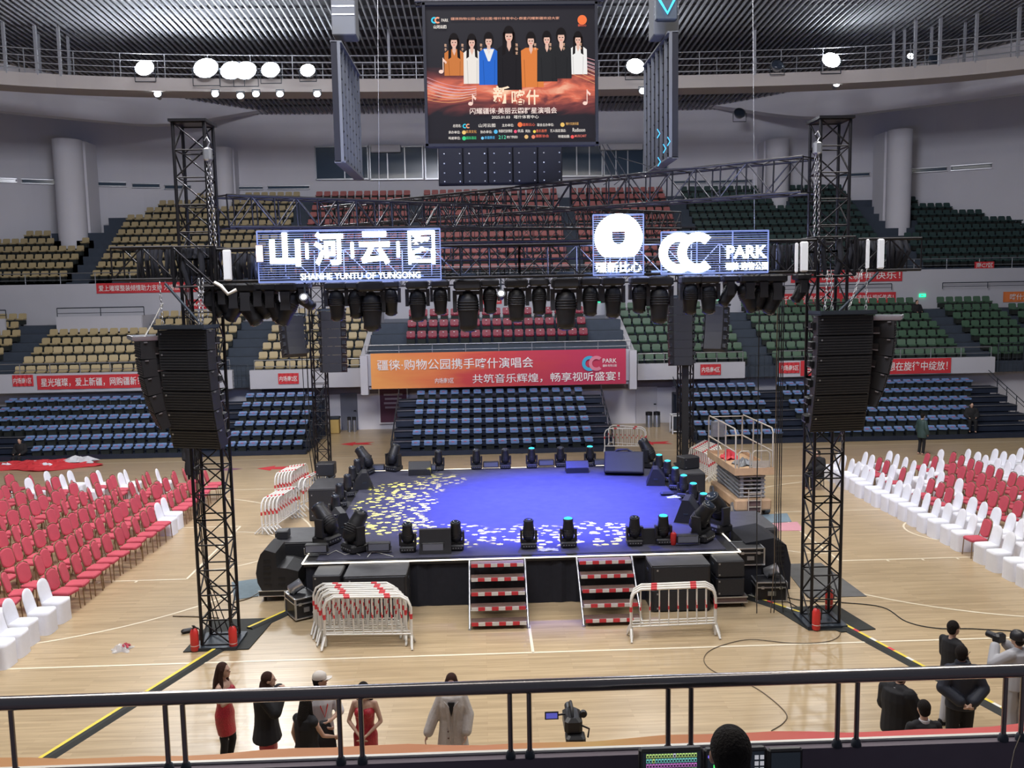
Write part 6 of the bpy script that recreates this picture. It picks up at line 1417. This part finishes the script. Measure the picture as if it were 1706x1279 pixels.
def person(label, loc, rz, s=1.0, J=None, outfit=(), hair=None, vox=.010, female=False, headturn=0, skin='skin', category='person', extra=None, headtilt=0):
    """faces local +Y. outfit: list of (part name, material, kind, params)"""
    j = dict(BASE); j.update(J or {}); j = {k: V3(v) for k, v in j.items()}
    if female and 'shL' not in (J or {}): j['shL'] = V3((-.148, -.01, 1.375)); j['shR'] = V3((.148, -.01, 1.375))
    t = thing('person', label, category, loc, rz); t.scale = (s, s, s)
    mb = MB(); wsh = .9 if female else 1.0
    # trunk
    def ring(c, rx, ry, n=16): return [c+Vector((rx*cos(2*pi*k/n), ry*sin(2*pi*k/n), 0)) for k in range(n)]
    mb.loft([ring(j['hip']-Vector((0, 0, .06)), .14, .10), ring(j['hip'], .155*wsh+.01, .115), ring(j['waist'], .12*wsh, .095), ring(j['chest'], .155*wsh, .115), ring((j['chest']+j['neck'])/2+Vector((0, 0, .03)), .13*wsh, .09), ring(j['neck'], .06, .06)])
    if female:
        for s_ in (-1, 1): mb.ell(j['chest']+Vector((s_*.065, .09, .0)), (.055, .05, .055), 10, 6)
    HR = Matrix.Rotation(headturn, 3, 'Z') @ Matrix.Rotation(headtilt, 3, 'X'); hc = j['head']
    mb.tube(j['neck']-Vector((0, 0, .03)), hc+HR @ Vector((0, -.02, -.05)), .052, 12, .048)
    mb.ell(hc+HR @ Vector((0, -.01, .02)), (.074, .092, .098), 18, 12, HR); mb.ell(hc+HR @ Vector((0, .022, -.045)), (.054, .064, .066), 14, 8, HR)
    mb.tube(hc+HR @ Vector((0, .078, .02)), hc+HR @ Vector((0, .104, -.018)), .009, 6, .015); mb.ell(hc+HR @ Vector((0, .092, -.02)), (.016, .014, .010), 8, 5, HR)
    mb.ell(hc+HR @ Vector((0, .076, .032)), (.05, .014, .010), 8, 5, HR)
    for s_ in (-1, 1): mb.ell(hc+HR @ Vector((s_*.076, -.008, -.005)), (.010, .020, .030), 8, 6, HR)
    mb.ell(hc+HR @ Vector((0, .078, -.055)), (.024, .010, .010), 8, 5, HR); mb.ell(hc+HR @ Vector((0, .070, -.088)), (.022, .018, .016), 8, 5, HR)
    for L in 'LR':
        sh, el, wr = j['sh'+L], j['el'+L], j['wr'+L]; k = .82 if female else 1
        cap_tube(mb, [(j['neck'].lerp(sh, .25)-Vector((0, 0, .015)), .040), (sh-Vector((0, 0, .01)), .047*k)]); cap_tube(mb, [(j['chest'].lerp(sh, .55), .075*k), (sh-Vector((0, 0, .02)), .045*k)])
        cap_tube(mb, [(sh, .046*k), (sh.lerp(el, .5), .045*k), (el, .037*k), (el.lerp(wr, .35), .036*k), (wr, .025*k)])
        d = (wr-el).normalized(); side = Vector((1, 0, 0)) if L == 'L' else Vector((-1, 0, 0)); up = Vector((0, 0, 1))
        x_ = side-d*side.dot(d); x_ = x_.normalized() if x_.length > .2 else Vector((0, 1, 0)); y_ = d.cross(x_).normalized()
        pm = wr+d*.045; Rm = Matrix((y_, x_, d)).transposed(); mb.ell(pm, (.038, .017, .05), 10, 7, Rm)
        for q in range(4):
            b0 = wr+d*(.078)+y_*(-.026+.0173*q); ln = (.062, .072, .068, .052)[q]
            b1 = b0+d*ln*.45+x_*.012; b2 = b1+d*ln*.35+x_*.022; cap_tube(mb, [(b0-d*.02, .0092), (b1, .0085), (b2, .0075), (b2+x_*.014+d*.006, .0068)], 6)
        th = wr+y_*(-.030 if L == 'L' else -.030)+d*.03; cap_tube(mb, [(wr+d*.015-y_*.01, .013), (th+x_*.012, .011), (th+d*.032+x_*.022-y_*.012, .009)], 6)
        hp, kn, an = j['h'+L], j['kn'+L], j['an'+L]
        cap_tube(mb, [(hp, .082), (hp.lerp(kn, .5), .068), (kn, .050), (kn.lerp(an, .3), .050), (an, .033)])
        mb.loft([[an+Vector((dx*.038*w_, dy, dz)) for dx, dz in ((-1, -.07), (1, -.07), (.8, -.02+hh), (-.8, -.02+hh))] for dy, w_, hh in ((-.07, .7, .02), (-.02, .9, .03), (.08, 1.05, -.01), (.16, .8, -.03))], sm=False)
    body = remesh(mb.build('body', M[skin], t), vox)
    for s_ in (-1, 1): MB().ell(hc+HR @ Vector((s_*.030, .084, .012)), (.011, .006, .006), 8, 5, HR).build('eye', M['eye'], t)
    MB().ell(hc+HR @ Vector((0, .0875, -.055)), (.020, .006, .006), 8, 5, HR).build('mouth', M['lips'], t)
    # clothes
    for nm, mt, kind, P in outfit:
        mb = MB()
        if kind == 'top':      # follows trunk and sleeves; P = (thickness, sleeve 0..2, hem z)
            th, sl, hem = P; h = j['hip']
            mb.loft([ring(Vector((h.x, h.y, hem)), .165+th, .125+th), ring(h, .158+th, .120+th), ring(j['waist'], .135+th, .11+th), ring(j['chest'], .168*wsh+th, .125+th), ring((j['chest']+j['neck'])/2+Vector((0, 0, .04)), .14*wsh+th, .10+th), ring(j['neck']+Vector((0, 0, -.005)), .062+th*.6, .062+th*.6)])
            for L in 'LR':
                sh, el, wr = j['sh'+L], j['el'+L], j['wr'+L]
                cap_tube(mb, [(j['neck'].lerp(sh, .25)-Vector((0, 0, .015)), .045+th*.8), (sh-Vector((0, 0, .02)), .042+th)])
                if sl >= .5: cap_tube(mb, [(sh-Vector((0, 0, .01)), .050+th), (sh.lerp(el, min(sl, 1)), .046+th)])
                if sl > 1: cap_tube(mb, [(el, .044+th), (el.lerp(wr, sl-1), .034+th)])
        elif kind == 'coat':    # P = thickness, sleeve, rings, flare
            th, sl, hem, fl = P; h = j['hip']
            mb.loft([ring(Vector((h.x, h.y, hem)), .17+th+fl, .13+th+fl*.8), ring(Vector((h.x, h.y, (hem+h.z)/2)), .172+th+fl*.5, .13+th+fl*.4), ring(h, .165+th, .13+th), ring(j['waist'], .15+th, .12+th), ring(j['chest'], .17+th, .13+th), ring((j['chest']+j['neck'])/2+Vector((0, 0, .05)), .145+th, .105+th), ring(j['neck']+Vector((0, 0, .0)), .07+th*.6, .07+th*.6)])
            for L in 'LR':
                sh, el, wr = j['sh'+L], j['el'+L], j['wr'+L]
                cap_tube(mb, [(j['neck'].lerp(sh, .25)-Vector((0, 0, .015)), .047+th*.8), (sh-Vector((0, 0, .02)), .045+th*.8)])
                if sl >= .5: cap_tube(mb, [(sh-Vector((0, 0, .012)), .052+th*.9), (sh.lerp(el, min(sl, 1)), .052+th*.9)])
                if sl > 1: cap_tube(mb, [(el, .054+th), (el.lerp(wr, sl-1), .046+th)])
        elif kind == 'dress':
            th, hem, rx = P; h = j['hip']; kx = (j['knL'].x+j['knR'].x)/2; ky = (j['knL'].y+j['knR'].y)/2
            mb.loft([ring(Vector((kx*.8, ky*.6, hem)), rx, rx*.82), ring(h-Vector((0, 0, .12)), .165+th, .125+th), ring(h, .168+th, .130+th), ring(j['waist'], .118+th, .095+th), ring(j['chest'], .142+th, .118+th), ring((j['chest']+j['neck'])/2, .115+th, .085+th)])
            for s_ in (-1, 1): mb.ell(j['chest']+Vector((s_*.065, .09, .0)), (.06+th, .055+th, .06+th), 10, 6); mb.tube(j['chest']+Vector((s_*.09, .05, .05)), j['neck']+Vector((s_*.07, -.01, -.01)), .018)
        elif kind == 'legs':
            th, low = P
            mb.loft([ring(j['hip']-Vector((0, 0, .08)), .15+th, .11+th), ring(j['hip']+Vector((0, 0, .02)), .158+th, .118+th), ring(j['waist']-Vector((0, 0, .03)), .13+th, .10+th)])
            for L in 'LR':
                hp, kn, an = j['h'+L], j['kn'+L], j['an'+L]; cap_tube(mb, [(hp, .085+th), (hp.lerp(kn, .5), .074+th), (kn, .058+th), (kn.lerp(an, low), .050+th)])
        elif kind == 'boots':
            th, top = P
            for L in 'LR':
                kn, an, hp = j['kn'+L], j['an'+L], j['h'+L]; cap_tube(mb, [(hp.lerp(kn, 1-top), .062+th), (kn, .052+th), (kn.lerp(an, .3), .052+th), (an, .037+th)]); mb.loft([[an+Vector((dx*.044*w_, dy, dz)) for dx, dz in ((-1, -.08), (1, -.08), (.8, .0+hh), (-.8, .0+hh))] for dy, w_, hh in ((-.08, .7, .02), (-.02, .9, .03), (.08, 1.05, -.01), (.17, .8, -.03))], sm=False)
        o = mb.build(nm, M[mt], t)
        remesh(o, max(vox, .010 if vox < .01 else .012), 3)
    if hair:
        kind, mt = hair; mb = MB()
        if kind in ('short', 'long', 'hood', 'bald'):
            mb.ell(hc+HR @ Vector((0, -.022, .033)), (.083, .093, .098), 18, 12, HR); mb.ell(hc+HR @ Vector((0, -.045, -.02)), (.074, .06, .075), 14, 8, HR)
        if kind == 'long':
            for s_ in (-1, 1): cap_tube(mb, [(hc+HR @ Vector((s_*.066, .0, .03)), .028), (hc+HR @ Vector((s_*.078, -.01, -.08)), .03), (hc+HR @ Vector((s_*.09, .0, -.2)), .032), (hc+HR @ Vector((s_*.10, .01, -.33)), .02)], 8)
            cap_tube(mb, [(hc+HR @ Vector((0, -.05, .0)), .08), (hc+HR @ Vector((0, -.085, -.15)), .085), (hc+HR @ Vector((.01, -.10, -.32)), .085), (hc+HR @ Vector((.0, -.105, -.46)), .05)])
        if kind == 'hood': cap_tube(mb, [(hc+HR @ Vector((0, -.05, -.06)), .09), (hc+HR @ Vector((0, -.04, -.15)), .11)])
        remesh(mb.build('hair', M[mt], t), vox, 3)
    if extra: extra(t, j, HR)
    return t
def ground(px, py, h): p = gp(px, py, h); return (p.x, p.y, 0)
# 1 woman in red sequin dress, boots, facing right
person('woman with long brown hair, red sequin dress and black boots, leftmost in foreground', ground(370, 1107, 1.64), radians(-100), .98,
       dict(elL=(-.20, .10, 1.14), wrL=(-.10, .26, 1.24), elR=(.20, .08, 1.14), wrR=(.10, .26, 1.26), knL=(-.09, .06, .49)), [('dress', 'red_dress', 'dress', (.008, .62, .155)), ('boots', 'blk', 'boots', (.006, .25))], ('long', 'hair_b'), female=True)
# 2 woman in black coat
person('woman in a black coat over a red dress, hand to her face', ground(440, 1120, 1.66), radians(-80), .98,
       dict(head=(0, .06, 1.575), elL=(-.22, .12, 1.20), wrL=(-.06, .20, 1.40), elR=(.22, .14, 1.18), wrR=(.07, .22, 1.38)), [('dress', 'red_dress', 'dress', (.008, .52, .16)), ('coat', 'blk', 'coat', (.045, 1.9, .70, .05)), ('boots', 'blk', 'boots', (.004, .1))], ('hood', 'hair_b'), female=True)
# 3 man in cream cap
def capx(t, j, HR):
    hc = j['head']; mb = MB(); rings = []
    for zz, r_ in ((.035, 1.0), (.07, .98), (.10, .85), (.125, .55), (.135, .1)): rings.append([hc+HR @ Vector((.088*r_*cos(2*pi*k/18), -.01+.104*r_*sin(2*pi*k/18), zz)) for k in range(18)])
    mb.loft(rings); mb.loft([[hc+HR @ Vector((x_, y_, .035+dz-.02*(x_/.07)**2)) for x_, y_ in ((-.07, .05), (-.06, .13), (-.03, .165), (.03, .165), (.06, .13), (.07, .05))] for dz in (0, .008)]); mb.build('cap', M['cap'], t)
    mb = MB(); mb.loft([[Vector((-.12, .30, .55)), Vector((.20, .26, .5)), Vector((.22, .36, .5)), Vector((-.10, .38, .55))], [Vector((-.10, .22, .85)), Vector((.16, .22, .85)), Vector((.18, .34, .85)), Vector((-.08, .34, .85))], [Vector((-.04, .20, 1.08)), Vector((.10, .20, 1.1)), Vector((.10, .30, 1.1)), Vector((-.02, .3, 1.08))]], sm=False)
    remesh(mb.build('held_jacket', M['blk'], t), .012, 6)
    MB().path([j['neck']+Vector((-.06, .06, 0)), (-.05, .14, 1.25), (0, .16, 1.10), (.05, .14, 1.25), j['neck']+Vector((.06, .06, 0))], .008).build('lanyard', M['red'], t)
person('man in a cream baseball cap and white shirt holding a dark jacket, facing right', ground(532, 1119, 1.70), radians(-150), 1.0,
       dict(elL=(-.24, .10, 1.10), wrL=(-.06, .24, 1.08), elR=(.24, .10, 1.10), wrR=(.06, .26, 1.02)), [('shirt', 'shirt', 'top', (.02, 1.1, .84)), ('trousers', 'jeans', 'legs', (.01, .95))], ('short', 'hair'), headturn=radians(70), extra=capx)
# 4 woman with back to camera, long black hair
person('woman with very long black hair and dark vest, seen from behind beside the cap man', ground(508, 1164, 1.58), radians(-30), .95,
       dict(elR=(.22, .10, 1.12), wrR=(.26, .30, 1.02), head=(0, .03, 1.57)), [('dress', 'red_dress', 'dress', (.010, .50, .17)), ('vest', 'blk', 'top', (.03, .2, .95))], ('long', 'hair'), female=True)
# 5 woman in red dress facing camera
person('woman in sleeveless red sequin dress, hands joined, behind the twin railing posts', ground(606, 1137, 1.64), radians(175), .98,
       dict(elL=(-.23, .02, 1.12), wrL=(-.05, .17, .98), elR=(.23, .02, 1.12), wrR=(.05, .17, .98), head=(0, .05, 1.575)), [('dress', 'red_dress', 'dress', (.008, .35, .18))], ('long', 'hair'), female=True, headtilt=radians(-25))
# 6 woman in cream coat
def coatx(t, j, HR):
    mb = MB()
    for s_ in (-1, 1): mb.poly([(s_*.02, .165, .75), (s_*.05, .18, 1.10), (s_*.10, .16, 1.38), (s_*.03, .17, 1.30)], .02, (0, 1, 0))
    mb.build('lapel', M['coat'], t); MB().poly([(-.05, .15, 1.36), (.05, .15, 1.36), (0, .17, 1.16)], .02, (0, 1, 0)).build('dark_top', M['blk'], t)
    for z_ in (.95, .85): MB().ell((.05, .19, z_), .015, 8, 5).build('button', M['brown'], t)
person('woman in a long cream wool coat walking with arms out, under the railing', ground(752, 1124, 1.66), radians(178), .98,
       dict(elL=(-.23, .02, 1.12), wrL=(-.20, .14, .88), elR=(.25, .0, 1.12), wrR=(.36, .08, .84), head=(0, .03, 1.60)), [('coat', 'coat', 'coat', (.030, 1.85, .38, .05)), ('trousers', 'blk', 'legs', (.005, .9))], ('long', 'hair_b'), female=True, headtilt=radians(-20), extra=coatx)
# 7 man in dark jacket facing right
person('man in a dark jacket and grey trousers facing right, rearmost of the right group', ground(1588, 1036, 1.72), radians(-75), 1.02,
       dict(elL=(-.22, .05, 1.12), wrL=(-.14, .14, .95), elR=(.22, .05, 1.12), wrR=(.14, .14, .95)), [('jacket', 'blk', 'coat', (.014, 1.9, .75, .0)), ('trousers', 'grey_cloth', 'legs', (.012, .95)), ('shoes', 'blk', 'boots', (.004, .0))], ('short', 'hair'), headturn=0)
# 8 man from behind, hands clasped at back
def specs(t, j, HR):
    MB().path([j['head']+HR @ Vector((.08, -.02, .01)), j['head']+HR @ Vector((.082, .09, .015))], .004, 4).build('glasses', M['black'], t)
    MB().loft([[j['neck']+Vector((.10*cos(a)*k, .09*sin(a)*k-.01, z_)) for a in [2*pi*i/14 for i in range(14)]] for k, z_ in ((1.2, -.06), (1.1, .0), (1.0, .06))]).build('collar', M['navy'], t)
person('stout man in a black jacket seen from behind with hands clasped at his back', ground(1604, 1078, 1.75), radians(-8), 1.04,
       dict(elL=(-.27, -.06, 1.12), wrL=(-.06, -.22, .97), elR=(.27, -.06, 1.12), wrR=(.06, -.22, .97)), [('jacket', 'navy', 'coat', (.034, 1.85, .82, .0)), ('trousers', 'blk', 'legs', (.025, .95)), ('shoes', 'blk', 'boots', (.004, 0))], ('short', 'hair'), extra=specs, headturn=radians(-35))
# 9 person with phone
def phone(t, j, HR):
    MB().bbox((.0, .36, 1.18), (.08, .14, .012), .003, Matrix.Rotation(radians(35), 3, 'X')).build('phone', M['black'], t)
    MB().loft([[j['neck']+Vector((.085*cos(a), .08*sin(a), z_)) for a in [2*pi*i/14 for i in range(14)]] for z_ in (-.03, .015)]).build('collar_band', M['grey_cloth'], t)
person('person in a bulky black jacket looking down at a phone at the right', ground(1497, 1122, 1.62), radians(-58), 1.0,
       dict(head=(0, .08, 1.55), elL=(-.24, .08, 1.10), wrL=(-.05, .28, 1.14), elR=(.24, .08, 1.10), wrR=(.06, .30, 1.15)), [('jacket', 'blk', 'coat', (.06, 1.8, .78, .0)), ('trousers', 'blk', 'legs', (.02, .95)), ('shoes', 'blk', 'boots', (.004, 0))], ('short', 'hair'), headtilt=radians(-30), extra=phone)
# 10 seated man low
SIT = dict(hip=(0, 0, .50), waist=(0, 0, .66), chest=(0, .01, .87), neck=(0, .01, 1.04), head=(0, .04, 1.19), shL=(-.18, 0, 1.0), elL=(-.24, .06, .74), wrL=(-.16, .30, .66), shR=(.18, 0, 1.0), elR=(.24, .06, .74), wrR=(.16, .30, .66),
           hL=(-.09, .02, .50), knL=(-.12, .44, .50), anL=(-.12, .42, .08), hR=(.09, .02, .50), knR=(.12, .44, .50), anR=(.12, .42, .08))
c_ = at(1540, 1167, -13.25)
def collar_(t, j, HR): MB().loft([[j['neck']+Vector((.068*cos(a), .066*sin(a)-.005, z_)) for a in [2*pi*i/14 for i in range(14)]] for z_ in (.0, .035)]).build('white_collar', M['shirt'], t)
person('man in a dark suit with a thin white collar, back to the camera, right side', (c_.x, -13.25, 0), radians(0), c_.z/1.715, dict(head=(0, .02, 1.60)), [('jacket', 'blk', 'coat', (.02, 1.9, .75, .0)), ('trousers', 'blk', 'legs', (.01, .95)), ('shoes', 'blk', 'boots', (.004, 0))], ('short', 'hair'), extra=collar_)
# 11 photographer at right edge
def photog(t, j, HR):
    hc = j['head']; MB().loft([[hc+HR @ Vector((.095*r_*cos(2*pi*k/18), -.01+.11*r_*sin(2*pi*k/18), zz)) for k in range(18)] for zz, r_ in ((.0, 1.02), (.05, 1.02), (.10, .88), (.13, .55), (.14, .1))]).build('black_hat', M['black'], t)
    text_mesh('NEW', .10, .04, M['white'], t, hc+Vector((-.0, -.128, .045)), 'hat_lettering')
    MB().bbox((-.02, .30, 1.50), (.20, .12, .15), .03).tube((-.02, .3, 1.50), (-.02, .50, 1.50), .05, 14).build('held_camera', M['black'], t)
    MB().bbox((.08, -.16, .86), (.34, .18, .42), .06).build('brown_bag', M['brown'], t); MB().path([(-.2, .05, 1.4), (.0, -.16, 1.2), (.2, -.14, .95)], .014).build('bag_strap', M['blk'], t)
person('photographer in a pale grey top and black lettered hat at the right edge', ground(1697, 1056, 1.70), radians(20), 1.02,
       dict(elL=(-.30, .16, 1.20), wrL=(-.12, .28, 1.42), elR=(.28, .18, 1.18), wrR=(.08, .28, 1.42)), [('sweater', 'grey_cloth', 'top', (.04, 1.9, .84)), ('trousers', 'grey_cloth', 'legs', (.03, .95)), ('shoes', 'blk', 'boots', (.004, 0))], ('short', 'hair'), extra=photog)
# 12 operator, near, from behind
def hp_(t, j, HR): MB().loft([[j['neck']+Vector((.075*cos(a)*k, .075*sin(a)*k, z_)) for a in [2*pi*i/16 for i in range(16)]] for k, z_ in ((1.35, -.05), (1.1, .0), (1.0, .02))]).build('collar', M['shirt'], t)
oc = at(1220, 1250, -20.45)
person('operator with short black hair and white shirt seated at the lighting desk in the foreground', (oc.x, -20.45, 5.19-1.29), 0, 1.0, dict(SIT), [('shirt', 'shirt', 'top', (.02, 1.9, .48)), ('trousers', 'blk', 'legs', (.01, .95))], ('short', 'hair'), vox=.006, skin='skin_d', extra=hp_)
ch = thing('office_chair', 'dark chair under the seated operator, below the frame edge', 'chair', (oc.x, -20.45, 3.77)); MB().bbox((0, .02, .50), (.42, .42, .05), .02).build('seat', M['dark'], ch)
for sx in (-1, 1):
    for sy in (-1, 1): MB().tube((sx*.17, sy*.17, .48), (sx*.18, sy*.18, 0), .014).build('leg', M['dark'], ch)
# far people
def vestx(t, j, HR): MB().loft([[j['chest']+Vector((.20*cos(a), .16*sin(a), z_)) for a in [2*pi*i/16 for i in range(16)]] for z_ in (-.06, .02)]).build('hi_vis_band', M['vest'], t)
g = at(45, 760, 14.4)
person('guard in black with yellow hi-vis band sitting on the left bleacher', (-20.95, 14.55, -.35), radians(180), 1.0, dict(SIT), [('jacket', 'blk', 'coat', (.04, 1.9, .42, 0)), ('trousers', 'blk', 'legs', (.02, .95))], ('short', 'hair'), vox=.02, extra=vestx)
g = gp(1535, 757, 0)
person('person in dark green standing on the far floor before the right bleacher', (g.x, g.y, 0), radians(-70), 1.0, dict(), [('jacket', 'seat_gd', 'coat', (.03, 1.9, .70, 0)), ('trousers', 'blk', 'legs', (.01, .95))], ('short', 'hair'), vox=.02)
person('person in black seated high in the green seats beside the right aisle', (23.6, 24.6, 4.72), radians(180), 1.0, dict(SIT), [('jacket', 'blk', 'coat', (.04, 1.9, .42, 0)), ('trousers', 'blk', 'legs', (.02, .95))], ('short', 'hair'), vox=.02)
person('person in black sitting on the right end of the right bleacher', (21.6, 15.25, .18), radians(160), 1.0, dict(SIT), [('jacket', 'blk', 'coat', (.05, 1.9, .42, 0)), ('trousers', 'blk', 'legs', (.02, .95))], ('short', 'hair'), vox=.02)
g = gp(1388, 818, 0)
person('crouched person in black seated behind the right front tower', (g.x-.3, g.y+.6, 0), radians(120), 1.0, dict(SIT), [('jacket', 'blk', 'coat', (.06, 1.9, .42, 0)), ('trousers', 'blk', 'legs', (.03, .95))], ('short', 'hair'), vox=.02)
st_ = thing('stool', 'low dark stool under the seated person behind the right tower', 'stool', (g.x-.3, g.y+.6, 0)); MB().bbox((0, 0, .38), (.36, .36, .06), .02).build('seat', M['dark'], st_)
for sx in (-1, 1):
    for sy in (-1, 1): MB().tube((sx*.14, sy*.14, .37), (sx*.16, sy*.16, 0), .014).build('leg', M['dark'], st_)
g = gp(325, 800, 0)
person('person in a long black coat standing behind the left front tower', (g.x, g.y-.3, 0), radians(180), 1.0, dict(), [('coat', 'blk', 'coat', (.05, 1.9, .30, .06)), ('trousers', 'blk', 'legs', (.02, .95))], ('short', 'hair'), vox=.02)
LIE = dict(hip=(0, 0, .58), waist=(0, -.15, .60), chest=(0, -.35, .62), neck=(0, -.52, .63), head=(0, -.66, .66), shL=(-.17, -.47, .62), elL=(-.24, -.24, .60), wrL=(-.16, -.06, .66), shR=(.17, -.47, .62), elR=(.24, -.24, .60), wrR=(.16, -.06, .66), hL=(-.09, .05, .58), knL=(-.1, .45, .66), anL=(-.1, .86, .62), hR=(.09, .05, .58), knR=(.1, .45, .62), anR=(.1, .86, .60))
person('person in black trousers lying across chairs at the far left of the left block', (-17.3, 4.9, 0), radians(-75), 1.0, LIE, [('trousers', 'blk', 'legs', (.02, .95))], ('short', 'hair'), vox=.02)
